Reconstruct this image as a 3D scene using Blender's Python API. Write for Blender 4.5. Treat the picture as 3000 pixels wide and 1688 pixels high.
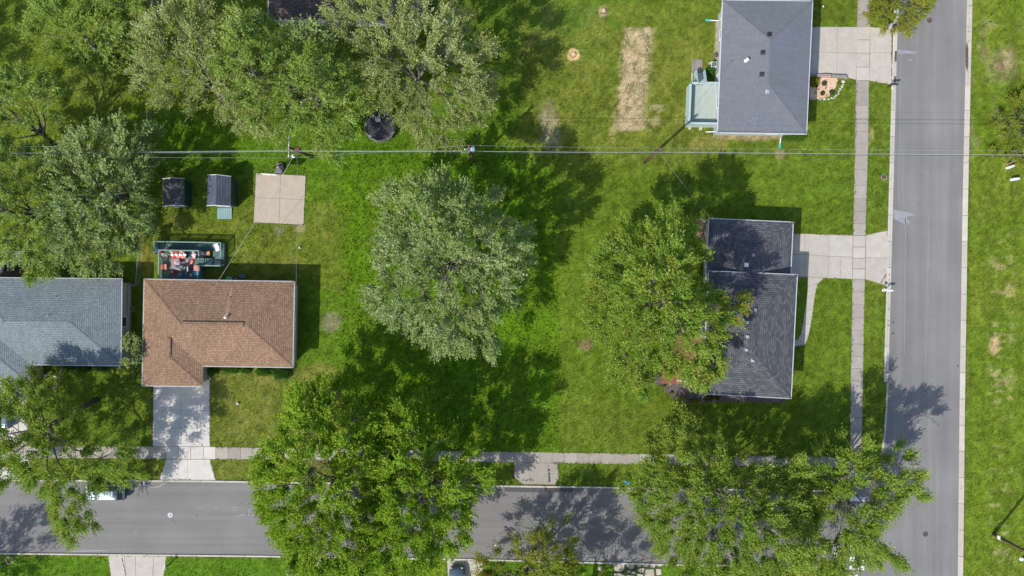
import bpy, bmesh, math, random
import numpy as np
from mathutils import Vector, Matrix
from mathutils.bvhtree import BVHTree

for o in list(bpy.data.objects): bpy.data.objects.remove(o)
S = bpy.context.scene
COL = S.collection

# ---------------------------------------------------------------- camera, sky, sun, exposure
CAMH = 84.0            # drone height in metres
PPM = 24.0             # photo pixels per metre on the ground
CX, CY = 1500.0, 844.0
cam = bpy.data.cameras.new('camera'); camo = bpy.data.objects.new('camera', cam); COL.objects.link(camo)
camo.location = (0, 0, CAMH); camo.rotation_euler = (0, 0, 0)
cam.sensor_width = 36.0; cam.lens = 18.0 / (1500.0 / (PPM * CAMH)); cam.clip_start = 0.5; cam.clip_end = 6000
S.camera = camo
S.render.resolution_x = 1024; S.render.resolution_y = 576
SUN_EL = math.radians(43.5)
SHX, SHY = 0.731, 0.682         # direction in which shadows fall (image right, image up)
w = bpy.data.worlds.new('World'); S.world = w; w.use_nodes = True
nt = w.node_tree; nt.nodes.clear()
sky = nt.nodes.new('ShaderNodeTexSky'); sky.sky_type = 'NISHITA'; sky.sun_disc = False
sky.sun_elevation = SUN_EL
sky.sun_rotation = math.atan2(-SHX, -SHY)
sky.air_density = 1.0; sky.dust_density = 1.2; sky.ozone_density = 1.0
bg = nt.nodes.new('ShaderNodeBackground'); bg.inputs['Strength'].default_value = 0.15
wo = nt.nodes.new('ShaderNodeOutputWorld')
nt.links.new(sky.outputs[0], bg.inputs[0]); nt.links.new(bg.outputs[0], wo.inputs[0])
sun = bpy.data.lights.new('sun', 'SUN'); sun.energy = 3.85; sun.angle = math.radians(0.55); sun.color = (1.0, 0.955, 0.88)
suno = bpy.data.objects.new('sun', sun); COL.objects.link(suno)
sd = Vector((SHX * math.cos(SUN_EL), SHY * math.cos(SUN_EL), -math.sin(SUN_EL)))
suno.rotation_euler = sd.to_track_quat('-Z', 'Y').to_euler(); suno.location = (-60, -60, 90)
S.view_settings.view_transform = 'Standard'; S.view_settings.look = 'None'
S.view_settings.gamma = 1.0; S.view_settings.use_curve_mapping = False
S.view_settings.exposure = 0.47

# ---------------------------------------------------------------- helpers
def W(px, py, z=0.0):
    """photo pixel -> world point on the horizontal plane at height z"""
    k = (CAMH - z) / CAMH / PPM
    return Vector(((px - CX) * k, (CY - py) * k, z))
def W2(px, py, z=0.0):
    v = W(px, py, z); return (v.x, v.y)

class MB:
    def __init__(s): s.v = []; s.f = []; s.m = []
    def add(s, vs, fs, mi=0):
        b = len(s.v); s.v += [tuple(v) for v in vs]
        for f in fs: s.f.append(tuple(b + i for i in f)); s.m.append(mi)
        return s
    def prism(s, poly, z0, z1, mi=0, bottom=True):
        """polygon (x,y) list extruded z0..z1"""
        a = sum(poly[i][0] * poly[(i + 1) % len(poly)][1] - poly[(i + 1) % len(poly)][0] * poly[i][1] for i in range(len(poly)))
        if a < 0: poly = poly[::-1]
        n = len(poly)
        vs = [(p[0], p[1], z0) for p in poly] + [(p[0], p[1], z1) for p in poly]
        fs = [tuple(range(n, 2 * n))] + [(i, (i + 1) % n, n + (i + 1) % n, n + i) for i in range(n)]
        if bottom: fs.append(tuple(range(n - 1, -1, -1)))
        return s.add(vs, fs, mi)
    def box(s, c, sx, sy, sz, rz=0, mi=0):
        """box centred in plan at c (z of c = bottom)"""
        ca, sa = math.cos(rz), math.sin(rz)
        P = []
        for dx, dy in ((-.5, -.5), (.5, -.5), (.5, .5), (-.5, .5)):
            x, y = dx * sx, dy * sy
            P.append((c[0] + x * ca - y * sa, c[1] + x * sa + y * ca))
        return s.prism(P, c[2], c[2] + sz, mi)
    def beam(s, a, b, wd, ht, mi=0, up=Vector((0, 0, 1))):
        a = Vector(a); b = Vector(b); d = (b - a).normalized()
        sd_ = d.cross(up)
        if sd_.length < 1e-4: sd_ = Vector((1, 0, 0))
        sd_.normalize(); u = sd_.cross(d).normalized()
        P = []
        for p in (a, b):
            for i, j in ((-.5, -.5), (.5, -.5), (.5, .5), (-.5, .5)):
                P.append(p + sd_ * wd * i + u * ht * j)
        return s.add(P, [(0, 3, 2, 1), (4, 5, 6, 7), (0, 1, 5, 4), (1, 2, 6, 5), (2, 3, 7, 6), (3, 0, 4, 7)], mi)
    def tube(s, pts, rad, n=6, mi=0, cap=True):
        pts = [Vector(p) for p in pts]
        if not hasattr(rad, '__len__'): rad = [rad] * len(pts)
        rings = []
        for i, p in enumerate(pts):
            d = (pts[min(i + 1, len(pts) - 1)] - pts[max(i - 1, 0)])
            if d.length < 1e-6: d = Vector((0, 0, 1))
            d.normalize()
            a = d.cross(Vector((0, 0, 1)) if abs(d.z) < .9 else Vector((1, 0, 0))).normalized(); b = d.cross(a)
            rings += [p + (a * math.cos(2 * math.pi * k / n) + b * math.sin(2 * math.pi * k / n)) * rad[i] for k in range(n)]
        fs = []
        for i in range(len(pts) - 1):
            for k in range(n):
                k2 = (k + 1) % n
                fs.append((i * n + k, (i + 1) * n + k, (i + 1) * n + k2, i * n + k2))
        if cap:
            fs.append(tuple(range(n))); L = (len(pts) - 1) * n; fs.append(tuple(L + n - 1 - k for k in range(n)))
        return s.add(rings, fs, mi)
    def cyl(s, c, r, h, n=20, mi=0, r2=None):
        return s.tube([Vector(c), Vector(c) + Vector((0, 0, h))], [r, r if r2 is None else r2], n, mi)
    def quad(s, a, b, c, d, mi=0): return s.add([a, b, c, d], [(0, 1, 2, 3)], mi)
    def ball(s, c, rx, ry, rz, nu=12, nv=8, mi=0, jit=0, rng=random):
        vs = []; fs = []
        for j in range(nv + 1):
            th = math.pi * j / nv
            for i in range(nu):
                ph = 2 * math.pi * i / nu; q = 1 + jit * (rng.random() - .5)
                vs.append((c[0] + rx * q * math.sin(th) * math.cos(ph), c[1] + ry * q * math.sin(th) * math.sin(ph), c[2] + rz * q * math.cos(th)))
        for j in range(nv):
            for i in range(nu):
                i2 = (i + 1) % nu
                fs.append((j * nu + i, (j + 1) * nu + i, (j + 1) * nu + i2, j * nu + i2))
        return s.add(vs, fs, mi)

def tag(o, label=None, cat=None, group=None, kind=None):
    if label: o['label'] = label
    if cat: o['category'] = cat
    if group: o['group'] = group
    if kind: o['kind'] = kind
    return o
def thing(name, loc, label=None, cat=None, group=None, kind=None):
    o = bpy.data.objects.new(name, None); o.empty_display_size = .3; COL.objects.link(o); o.location = loc
    return tag(o, label, cat, group, kind)
def origin(p):
    v = Vector((0, 0, 0))
    while p is not None: v += Vector(p.location); p = p.parent
    return v
def obj(name, mb, mats, parent=None, smooth=False, bevel=0, recalc=True):
    """link the collected shapes (world coordinates) as one mesh object"""
    me = bpy.data.meshes.new(name)
    off = origin(parent) if parent else Vector((0, 0, 0))
    ctr = None
    if parent is None:   # put the origin of a free mesh at its base
        xs = [v[0] for v in mb.v]; ys = [v[1] for v in mb.v]; zs = [v[2] for v in mb.v]
        ctr = Vector(((min(xs) + max(xs)) / 2, (min(ys) + max(ys)) / 2, min(zs))); off = ctr
    me.from_pydata([(v[0] - off.x, v[1] - off.y, v[2] - off.z) for v in mb.v], [], mb.f)
    if not isinstance(mats, (list, tuple)): mats = [mats]
    for m in mats: me.materials.append(m)
    if len(mats) > 1: me.polygons.foreach_set('material_index', mb.m)
    if recalc or bevel:
        bm = bmesh.new(); bm.from_mesh(me)
        bmesh.ops.recalc_face_normals(bm, faces=bm.faces)
        if bevel:
            es = [e for e in bm.edges if len(e.link_faces) == 2 and e.calc_face_angle(0) > .6]
            bmesh.ops.bevel(bm, geom=es, offset=bevel, segments=1, affect='EDGES', clamp_overlap=True)
        bm.to_mesh(me); bm.free()
    if smooth: me.polygons.foreach_set('use_smooth', [True] * len(me.polygons))
    o = bpy.data.objects.new(name, me); COL.objects.link(o)
    if parent: o.parent = parent
    else: o.location = ctr
    return o
def copy_tree(o, parent=None):
    c = o.copy(); COL.objects.link(c); c.parent = parent
    for ch in [x for x in o.children]: copy_tree(ch, c)
    return c
def retag(o, label, group=None):
    o['label'] = label
    if group: o['group'] = group
    return o

# ---------------------------------------------------------------- materials
def newmat(name):
    m = bpy.data.materials.new(name); m.use_nodes = True
    n = m.node_tree; b = n.nodes['Principled BSDF']
    return m, n, b
def L(n, a, b): n.links.new(a, b)
def ramp(n, fac, stops):
    r = n.nodes.new('ShaderNodeValToRGB'); e = r.color_ramp.elements
    while len(e) < len(stops): e.new(.5)
    for i, (p, c) in enumerate(stops): e[i].position = p; e[i].color = (c[0], c[1], c[2], 1)
    L(n, fac, r.inputs[0]); return r.outputs[0]
def noise(n, vec, scale, detail=4, rough=.55, dist=0):
    t = n.nodes.new('ShaderNodeTexNoise'); t.inputs['Scale'].default_value = scale
    t.inputs['Detail'].default_value = detail; t.inputs['Roughness'].default_value = rough; t.inputs['Distortion'].default_value = dist
    L(n, vec, t.inputs['Vector']); return t.outputs[0]
def mul(n, a, b, blend='MULTIPLY', fac=1.0):
    x = n.nodes.new('ShaderNodeMix'); x.data_type = 'RGBA'; x.blend_type = blend; x.inputs[0].default_value = fac
    for s_, v in ((6, a), (7, b)):
        if hasattr(v, 'links') or hasattr(v, 'is_linked'): L(n, v, x.inputs[s_])
        else: x.inputs[s_].default_value = (v[0], v[1], v[2], 1)
    return x.outputs[2]
def coords(n, world=True):
    if world: return n.nodes.new('ShaderNodeNewGeometry').outputs['Position']
    return n.nodes.new('ShaderNodeTexCoord').outputs['Object']
def bump(n, b, h, strength, dist):
    u = n.nodes.new('ShaderNodeBump'); u.inputs['Strength'].default_value = strength; u.inputs['Distance'].default_value = dist
    L(n, h, u.inputs['Height']); L(n, u.outputs[0], b.inputs['Normal'])
def g(v): return (v, v, v)
def mat(name, col, rough=.7, var=.12, scale=3.0, fine=0.0, spec=.3, metal=0, bumpd=0, rnd=0.0, stretch=None):
    """general surface: base colour with soft mottling and optional fine grain and per-object variation"""
    m, n, b = newmat(name)
    v = coords(n)
    if stretch:
        mp = n.nodes.new('ShaderNodeMapping'); mp.inputs['Scale'].default_value = stretch; L(n, v, mp.inputs[0]); v = mp.outputs[0]
    c = ramp(n, noise(n, v, scale, 5), [(.3, [x * (1 - var) for x in col]), (.7, [min(1, x * (1 + var)) for x in col])])
    if fine:
        c = mul(n, c, ramp(n, noise(n, v, scale * 9, 3, .7), [(.3, g(1 - fine)), (.7, g(1 + fine))]))
    if rnd:
        oi = n.nodes.new('ShaderNodeObjectInfo')
        c = mul(n, c, ramp(n, oi.outputs['Random'], [(0, g(1 - rnd)), (1, g(1 + rnd))]))
    L(n, c, b.inputs['Base Color'])
    b.inputs['Roughness'].default_value = rough; b.inputs['Specular IOR Level'].default_value = spec; b.inputs['Metallic'].default_value = metal
    if bumpd: bump(n, b, noise(n, v, scale * 8, 4, .7), .6, bumpd)
    return m

def mat_ground():
    m, n, b = newmat('grass')
    a = n.nodes.new('ShaderNodeAttribute'); a.attribute_name = 'col'
    v = coords(n)
    c = mul(n, a.outputs['Color'], (1.24, 1.30, .88))
    c = mul(n, c, ramp(n, noise(n, v, 13, 3, .7), [(.3, (.62, .67, .62)), (.7, (1.42, 1.34, 1.4))]))
    c = mul(n, c, ramp(n, noise(n, v, 6.0, 6, .75), [(.28, (.66, .70, .64)), (.5, g(1)), (.72, (1.38, 1.30, 1.4))]))
    c = mul(n, c, ramp(n, noise(n, v, .9, 4, .6), [(.3, (.90, .93, .9)), (.7, (1.1, 1.07, 1.1))]))
    L(n, c, b.inputs['Base Color']); b.inputs['Roughness'].default_value = .95; b.inputs['Specular IOR Level'].default_value = .02
    bump(n, b, noise(n, v, 6.5, 5, .8), 1.0, .12)
    return m
def mat_asphalt(name, base, dirv):
    m, n, b = newmat(name); v = coords(n)
    c = ramp(n, noise(n, v, .16, 4), [(.3, [x * .86 for x in base]), (.7, [x * 1.08 for x in base])])
    mp = n.nodes.new('ShaderNodeMapping'); mp.inputs['Scale'].default_value = (.03, .9, 1) if dirv == 'x' else (.9, .03, 1); L(n, v, mp.inputs[0])
    c = mul(n, c, ramp(n, noise(n, mp.outputs[0], 1.3, 4, .6), [(.3, g(.88)), (.7, g(1.09))]))
    c = mul(n, c, ramp(n, noise(n, v, 12, 4, .8), [(.25, g(.74)), (.75, g(1.24))]))
    t = noise(n, v, .7, 5, .7, 1.0)
    c = mul(n, c, ramp(n, t, [(.26, g(.72)), (.36, g(1))]))
    L(n, c, b.inputs['Base Color']); b.inputs['Roughness'].default_value = .85; b.inputs['Specular IOR Level'].default_value = .25
    bump(n, b, noise(n, v, 30, 3, .8), .5, .02)
    return m
def mat_concrete(name, base, rnd=.07, stain=.8):
    m, n, b = newmat(name); v = coords(n)
    c = ramp(n, noise(n, v, .9, 6, .65), [(.28, [x * .86 for x in base]), (.7, [x * 1.08 for x in base])])
    c = mul(n, c, ramp(n, noise(n, v, 11, 4, .75), [(.25, g(.84)), (.75, g(1.12))]))
    c = mul(n, c, ramp(n, noise(n, v, 2.3, 6, .75, 1.5), [(.27, (stain, stain * .95, stain * .88)), (.4, g(1))]))
    oi = n.nodes.new('ShaderNodeObjectInfo')
    c = mul(n, c, ramp(n, oi.outputs['Random'], [(0, g(1 - rnd)), (1, g(1 + rnd))]))
    L(n, c, b.inputs['Base Color']); b.inputs['Roughness'].default_value = .85; b.inputs['Specular IOR Level'].default_value = .25
    bump(n, b, noise(n, v, 20, 3, .8), .4, .02)
    return m
def mat_shingle(name, c1, c2, gap, row=.26, wid=.42, weather=.12, tint=None, contrast=1.0, line=1.0, streak=1.0):
    m, n, b = newmat(name)
    uv = n.nodes.new('ShaderNodeUVMap').outputs[0]
    br = n.nodes.new('ShaderNodeTexBrick'); L(n, uv, br.inputs['Vector'])
    br.offset = .5; br.squash = 1
    br.inputs['Color1'].default_value = (*c1, 1); br.inputs['Color2'].default_value = (*c2, 1); br.inputs['Mortar'].default_value = (*[.35 * x + .65 * y for x, y in zip(gap, c1)], 1)
    br.inputs['Scale'].default_value = 1; br.inputs['Brick Width'].default_value = wid; br.inputs['Row Height'].default_value = row
    br.inputs['Mortar Size'].default_value = row * .11; br.inputs['Mortar Smooth'].default_value = .4; br.inputs['Bias'].default_value = -.1
    c = br.outputs['Color']
    mp = n.nodes.new('ShaderNodeMapping'); mp.inputs['Scale'].default_value = (1 / wid * .5, 1 / row * .5, 1); L(n, uv, mp.inputs[0])
    c = mul(n, c, ramp(n, noise(n, mp.outputs[0], 2.1, 3, .8), [(.25, g(1 - .24 * contrast)), (.75, g(1 + .26 * contrast))]))
    v = coords(n)
    c = mul(n, c, ramp(n, noise(n, v, .35, 5, .6), [(.3, g(1 - weather)), (.7, g(1 + weather))]))
    mp2 = n.nodes.new('ShaderNodeMapping'); mp2.inputs['Scale'].default_value = (2.2, .25, 1); L(n, uv, mp2.inputs[0])
    c = mul(n, c, ramp(n, noise(n, mp2.outputs[0], 1.0, 4, .6), [(.3, g(1 - .07 * streak)), (.7, g(1 + .06 * streak))]))
    L(n, c, b.inputs['Base Color']); b.inputs['Roughness'].default_value = .9; b.inputs['Specular IOR Level'].default_value = .2
    # each course laps over the one below it: a saw-tooth relief up the slope
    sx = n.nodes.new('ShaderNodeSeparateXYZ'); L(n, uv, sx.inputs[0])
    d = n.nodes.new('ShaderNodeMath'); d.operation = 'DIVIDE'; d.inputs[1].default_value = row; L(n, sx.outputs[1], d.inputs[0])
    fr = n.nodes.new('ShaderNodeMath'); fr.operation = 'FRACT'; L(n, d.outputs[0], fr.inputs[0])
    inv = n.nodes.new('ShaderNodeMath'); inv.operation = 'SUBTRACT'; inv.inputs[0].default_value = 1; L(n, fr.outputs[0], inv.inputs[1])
    L(n, mul(n, c, ramp(n, fr.outputs[0], [(.0, g(1 - .26 * line)), (.26, g(1 - .19 * line)), (.36, g(1 + .05 * line))])), b.inputs['Base Color'])  # shadow line under each lapped course, painted into the base colour
    bump(n, b, inv.outputs[0], .6, .03)
    return m
def mat_leaf(name, trans=.42, rough=.55, spec=.12):
    m, n, b = newmat(name)
    a = n.nodes.new('ShaderNodeAttribute'); a.attribute_name = 'col'
    L(n, a.outputs['Color'], b.inputs['Base Color'])
    b.inputs['Roughness'].default_value = rough; b.inputs['Specular IOR Level'].default_value = spec
    tr = n.nodes.new('ShaderNodeBsdfTranslucent')
    c2 = mul(n, a.outputs['Color'], (1.25, 1.35, .5)); L(n, c2, tr.inputs[0])
    mx = n.nodes.new('ShaderNodeMixShader'); mx.inputs[0].default_value = trans
    L(n, b.outputs[0], mx.inputs[1]); L(n, tr.outputs[0], mx.inputs[2])
    out = [x for x in n.nodes if x.type == 'OUTPUT_MATERIAL'][0]; L(n, mx.outputs[0], out.inputs[0])
    return m
def mat_flat(name, col, rough=.5, spec=.4, metal=0): return mat(name, col, rough, .06, 4, 0, spec, metal)
def mat_glass(name, col=(.03, .035, .04)):
    m, n, b = newmat(name); v = coords(n)
    c = ramp(n, noise(n, v, 2.0, 2), [(.3, [x * .8 for x in col]), (.7, [x * 1.2 for x in col])]); L(n, c, b.inputs['Base Color'])
    b.inputs['Roughness'].default_value = .08; b.inputs['Specular IOR Level'].default_value = .8
    return m
def mat_mulch(name, c1, c2, scale=9):
    m, n, b = newmat(name); v = coords(n)
    t = n.nodes.new('ShaderNodeTexVoronoi'); t.inputs['Scale'].default_value = scale; L(n, v, t.inputs['Vector'])
    hs = n.nodes.new('ShaderNodeSeparateColor'); L(n, t.outputs['Color'], hs.inputs[0])
    c = ramp(n, hs.outputs[0], [(0, c1), (1, c2)])
    c = mul(n, c, ramp(n, noise(n, v, scale * 1.5, 4, .7), [(.3, g(.75)), (.7, g(1.2))]))
    L(n, c, b.inputs['Base Color']); b.inputs['Roughness'].default_value = .9
    bump(n, b, t.outputs['Distance'], 1, .05)
    return m

M = {}
M['grass'] = mat_ground()
M['asphalt_x'] = mat_asphalt('asphalt_street', (.178, .171, .165), 'x')
M['asphalt_y'] = mat_asphalt('asphalt_cross_street', (.192, .187, .180), 'y')
M['asphalt_dark'] = mat_asphalt('asphalt_sealed', (.085, .083, .085), 'x')
M['conc_old'] = mat_concrete('concrete_weathered', (.315, .287, .25), .10, .75)
M['conc_drive'] = mat_concrete('concrete_driveway', (.42, .388, .335), .06, .70)
M['conc_new'] = mat_concrete('concrete_bright', (.51, .485, .445), .03, .84)
M['conc_tan'] = mat_concrete('concrete_tan', (.40, .34, .275), .03, .9)
M['conc_kerb'] = mat_concrete('concrete_kerb', (.46, .425, .37), .10, .7)
M['paint'] = mat('road_paint', (.62, .62, .62), .8, .1, 2, .15)
M['worn_paint'] = mat('worn_paint', (.24, .245, .26), .85, .12, 1.5, .2)
M['tar'] = mat('sealer', (.20, .20, .21), .8, .1, 2, .1)
M['soil'] = mat_mulch('bare_soil', (.20, .14, .085), (.34, .25, .16), 7)
M['straw'] = mat_mulch('straw', (.38, .27, .13), (.62, .48, .28), 6)
M['stain'] = mat('dirt_stain', (.09, .07, .06), .9, .3, 3, .2)
M['rust'] = mat('rust_stain', (.22, .14, .08), .9, .3, 3, .2)
M['clod'] = mat('pale_clods', (.40, .33, .215), .9, .25, 6, .2)
M['weed'] = mat('weed_green', (.05, .08, .02), .9, .3, 8, .3)
M['roof_grey'] = mat_shingle('shingle_blue_grey', (.135, .165, .185), (.205, .23, .245), (.085, .10, .115), .22, .24, .08, contrast=.7)
M['roof_brown'] = mat_shingle('shingle_tan_brown', (.19, .120, .080), (.325, .208, .127), (.105, .070, .050), .21, .2, .10, contrast=.7)
M['roof_brown_light'] = mat_shingle('shingle_tan_faded', (.26, .165, .11), (.37, .25, .16), (.17, .12, .09), .25, .24, .05)
M['roof_slate'] = mat_shingle('shingle_slate', (.134, .146, .163), (.157, .167, .184), (.115, .123, .14), .16, .28, .05, contrast=.4, line=.4)
M['roof_slate_dark'] = mat_shingle('shingle_slate_new', (.132, .146, .174), (.158, .170, .198), (.105, .115, .138), .16, .28, .05, contrast=.4, line=.4)
M['roof_black'] = mat_shingle('shingle_charcoal', (.064, .067, .076), (.128, .131, .141), (.052, .054, .062), .25, .5, .04, contrast=.5, streak=.2)
M['roof_dull'] = mat_shingle('shingle_old_brown', (.10, .078, .075), (.15, .118, .11), (.06, .05, .05), .25, .28, .15)
M['roof_shed'] = mat_shingle('shingle_shed', (.062, .075, .10), (.092, .108, .14), (.035, .042, .06), .30, .9, .12, contrast=.5)
M['roof_shed2'] = mat_shingle('shingle_shed_faded', (.075, .072, .08), (.11, .105, .11), (.055, .053, .06), .22, .5, .25, contrast=.7)
M['white'] = mat_flat('white_trim', (.72, .74, .76), .45)
M['offwhite'] = mat_flat('off_white_siding', (.55, .57, .56), .6)
M['siding_green'] = mat_flat('pale_green_siding', (.30, .37, .35), .6)
M['siding_beige'] = mat_flat('beige_siding', (.33, .32, .27), .6)
M['brick_wall'] = mat_mulch('brick_wall', (.22, .12, .09), (.34, .22, .17), 4)
M['shed_green'] = mat_flat('dark_green_siding', (.02, .055, .04), .6)
M['deck_green'] = mat('deck_paint_teal', (.085, .15, .145), .7, .15, 2, .12, rnd=.10)
M['rail_green'] = mat('rail_paint_teal', (.16, .26, .235), .6, .1, 2, .08)
M['deck_grey'] = mat('deck_composite', (.36, .41, .375), .65, .05, 2, .05, rnd=.04)
M['rail_grey'] = mat('deck_rail_grey', (.36, .45, .44), .55, .05, 2)
M['ramp_grey'] = mat('ramp_paint', (.17, .27, .27), .7, .06, 2, .08, rnd=.06)
M['deck_brown'] = mat('deck_stain_brown', (.055, .04, .03), .75, .2, 2, .1, rnd=.15)
M['wood'] = mat('timber', (.24, .15, .09), .8, .2, 3, .2)
M['wood_grey'] = mat('timber_weathered', (.24, .22, .19), .8, .2, 3, .2, rnd=.12)
M['pole'] = mat('pole_wood', (.115, .062, .048), .85, .25, 5, .2)
M['bark'] = mat('bark', (.085, .072, .06), .9, .3, 5, .25, bumpd=.03)
M['bark_pale'] = mat('bark_pale', (.14, .125, .105), .9, .25, 5, .2, bumpd=.02)
M['twig'] = mat('dead_twig', (.34, .31, .28), .9, .2, 5, .1)
M['galv'] = mat_flat('galvanised_metal', (.42, .45, .47), .35, .5, .6)
M['wire'] = mat_flat('wire_pale', (.36, .40, .40), .5, .4, .2)
M['wire_dark'] = mat_flat('cable_dark', (.05, .055, .06), .6)
M['blue_grey'] = mat_flat('transformer_paint', (.22, .33, .42), .45)
M['black'] = mat_flat('black_plastic', (.025, .026, .03), .5)
M['black_net'] = mat_flat('black_mesh', (.035, .034, .042), .6)
M['grey_pad'] = mat('grey_vinyl', (.15, .14, .17), .5, .2, 3, .1)
M['iron'] = mat('cast_iron', (.085, .065, .06), .6, .2, 8, .2)
M['chalk'] = mat('chalk_painted_iron', (.46, .47, .47), .8, .25, 6, .3)
M['teal'] = mat_flat('green_plastic', (.05, .38, .29), .5)
M['red'] = mat('red_cloth', (.55, .06, .055), .8, .15, 4)
M['coral'] = mat('coral_cloth', (.62, .22, .16), .8, .12, 4)
M['pink'] = mat('pale_pink_cloth', (.62, .36, .32), .8, .1, 4)
M['cloth_white'] = mat('white_cloth', (.68, .68, .70), .8, .06, 4)
M['grey_cloth'] = mat('grey_canvas', (.13, .16, .20), .8, .2, 4, .1)
M['rug'] = mat_mulch('patterned_rug', (.28, .12, .10), (.30, .31, .36), 3)
M['rug_red'] = mat('rust_red_rug', (.20, .05, .035), .9, .35, 2.5, .2)
M['orange'] = mat_flat('orange_plastic', (.65, .22, .04), .6)
M['blue'] = mat_flat('bright_blue_plastic', (.02, .30, .62), .5)
M['car_blue'] = mat('car_blue', (.012, .09, .33), .25, .05, 1, 0, .6, .3)
M['car_silver'] = mat('car_silver', (.27, .34, .39), .3, .04, 1, 0, .6, .4)
M['car_pale'] = mat('car_pale_blue', (.16, .24, .32), .25, .04, 1, 0, .7, .4)
M['car_slate'] = mat('car_slate', (.09, .125, .17), .25, .04, 1, 0, .7, .4)
M['glass'] = mat_glass('car_glass'); M['pane'] = mat_glass('window_pane', (.05, .06, .07))
M['taillight'] = mat_flat('red_lens', (.35, .01, .02), .2); M['headlight'] = mat_flat('clear_lens', (.6, .62, .62), .15)
M['tyre'] = mat_flat('tyre_rubber', (.02, .02, .02), .8)
M['terracotta'] = mat('terracotta_pavers', (.25, .085, .065), .85, .15, 3, .2, rnd=.15)
M['mulch'] = mat_mulch('dark_mulch', (.055, .042, .045), (.15, .115, .115), 8)
M['gravel'] = mat_mulch('pink_tan_gravel', (.50, .28, .16), (.68, .53, .38), 7)
M['stone'] = mat('pale_field_stone', (.46, .44, .40), .85, .2, 4, .15, rnd=.25)
M['flag'] = mat('flagstone', (.42, .36, .29), .85, .12, 2, .12, rnd=.08)
M['paver'] = mat('edging_paver', (.27, .22, .19), .85, .15, 3, .15, rnd=.2)
M['leaf'] = mat_leaf('tree_leaf'); M['leaf_silver'] = mat_leaf('silver_maple_leaf', .38, .45, .2)
M['shrub'] = mat_leaf('shrub_leaf', .25, .55)
M['ac'] = mat_flat('beige_metal', (.46, .44, .42), .5)
# ---------------------------------------------------------------- ground sheet with real grass colours
nrng = np.random.default_rng(7)
def vnoise(X, Y, cell, seed):
    r = np.random.default_rng(seed); T = r.random((256, 256))
    x = X / cell + 1000; y = Y / cell + 1000
    xi = np.floor(x).astype(int); yi = np.floor(y).astype(int); fx = x - xi; fy = y - yi
    fx = fx * fx * (3 - 2 * fx); fy = fy * fy * (3 - 2 * fy)
    a = T[xi % 256, yi % 256]; b = T[(xi + 1) % 256, yi % 256]; c = T[xi % 256, (yi + 1) % 256]; d = T[(xi + 1) % 256, (yi + 1) % 256]
    return (a * (1 - fx) + b * fx) * (1 - fy) + (c * (1 - fx) + d * fx) * fy
def fbm(X, Y, cell, seed, o=4):
    s = 0; a = .5
    for i in range(o): s = s + a * vnoise(X, Y, cell / 2 ** i, seed + i * 17); a *= .5
    return s / (1 - .5 ** o)
def sst(x, a, b):
    t = np.clip((x - a) / (b - a), 0, 1); return t * t * (3 - 2 * t)

step = .21
xs = np.concatenate([[-2500, -700, -250, -110, -85], np.arange(-70, 70.01, step), [85, 110, 250, 700, 2500]])
ys = np.concatenate([[-2500, -700, -250, -100, -65], np.arange(-42, 42.01, step), [65, 100, 250, 700, 2500]])
GX, GY = np.meshgrid(xs, ys)
PX = CX + GX * PPM; PY = CY - GY * PPM           # photo pixels of every vertex
n1 = fbm(GX, GY, 6, 1); n2 = fbm(GX, GY, 1.6, 2); n3 = fbm(GX, GY, .5, 3, 3); n4 = fbm(GX, GY, 14, 4); n5 = fbm(GX, GY, 2.5, 9)
def col(c): return np.array(c)[None, None, :]
C = np.ones(GX.shape + (3,)) * col((.088, .125, .020))
def lay(mask, c, a=1.0):
    global C
    if c[2] > .08: c = (c[0] * .84, c[1] * .79, c[2] * 1.15)
    m = (np.clip(mask, 0, 1) * a)[..., None]; C = C * (1 - m) + col(c) * m
def rect(x0, y0, x1, y1, s=12, j=14):
    q = (n2 - .5) * j * 2
    return sst(PX + q, x0 - s, x0 + s) * (1 - sst(PX + q, x1 - s, x1 + s)) * sst(PY + q, y0 - s, y0 + s) * (1 - sst(PY + q, y1 - s, y1 + s))
def disc(cx, cy, r, s=.35, j=.5):
    d = np.hypot(PX - cx, PY - cy) / r + (n2 - .5) * j * 2; return 1 - sst(d, 1 - s, 1 + s)
def disc_e(cx, cy, rx, ry, s=.35, j=.5):
    d = np.hypot((PX - cx) / rx, (PY - cy) / ry) + (n2 - .5) * j * 2; return 1 - sst(d, 1 - s, 1 + s)
lay(sst(n1, .42, .62), (.100, .130, .024), .5)
lay(sst(n4, .5, .62), (.070, .115, .016), .5)
# lush unmown lot in the middle, with straight mown edges
lay(rect(1003, 425, 1636, 1330, 5, 5), (.074, .130, .012), .95)
lay(rect(400, 330, 1500, 500, 40, 40), (.062, .120, .010), .75)
lay(rect(1003, 500, 1636, 1330, 4, 4) * sst(n5, .5, .62), (.080, .150, .010), .7)
lay(rect(880, 450, 1010, 1120, 14, 18), (.075, .135, .014), .7)
lay(rect(1230, 0, 1560, 420, 60, 60), (.070, .120, .014), .5)
lay(rect(1600, 30, 1790, 175, 40, 50), (.052, .135, .030), .6)
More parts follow.
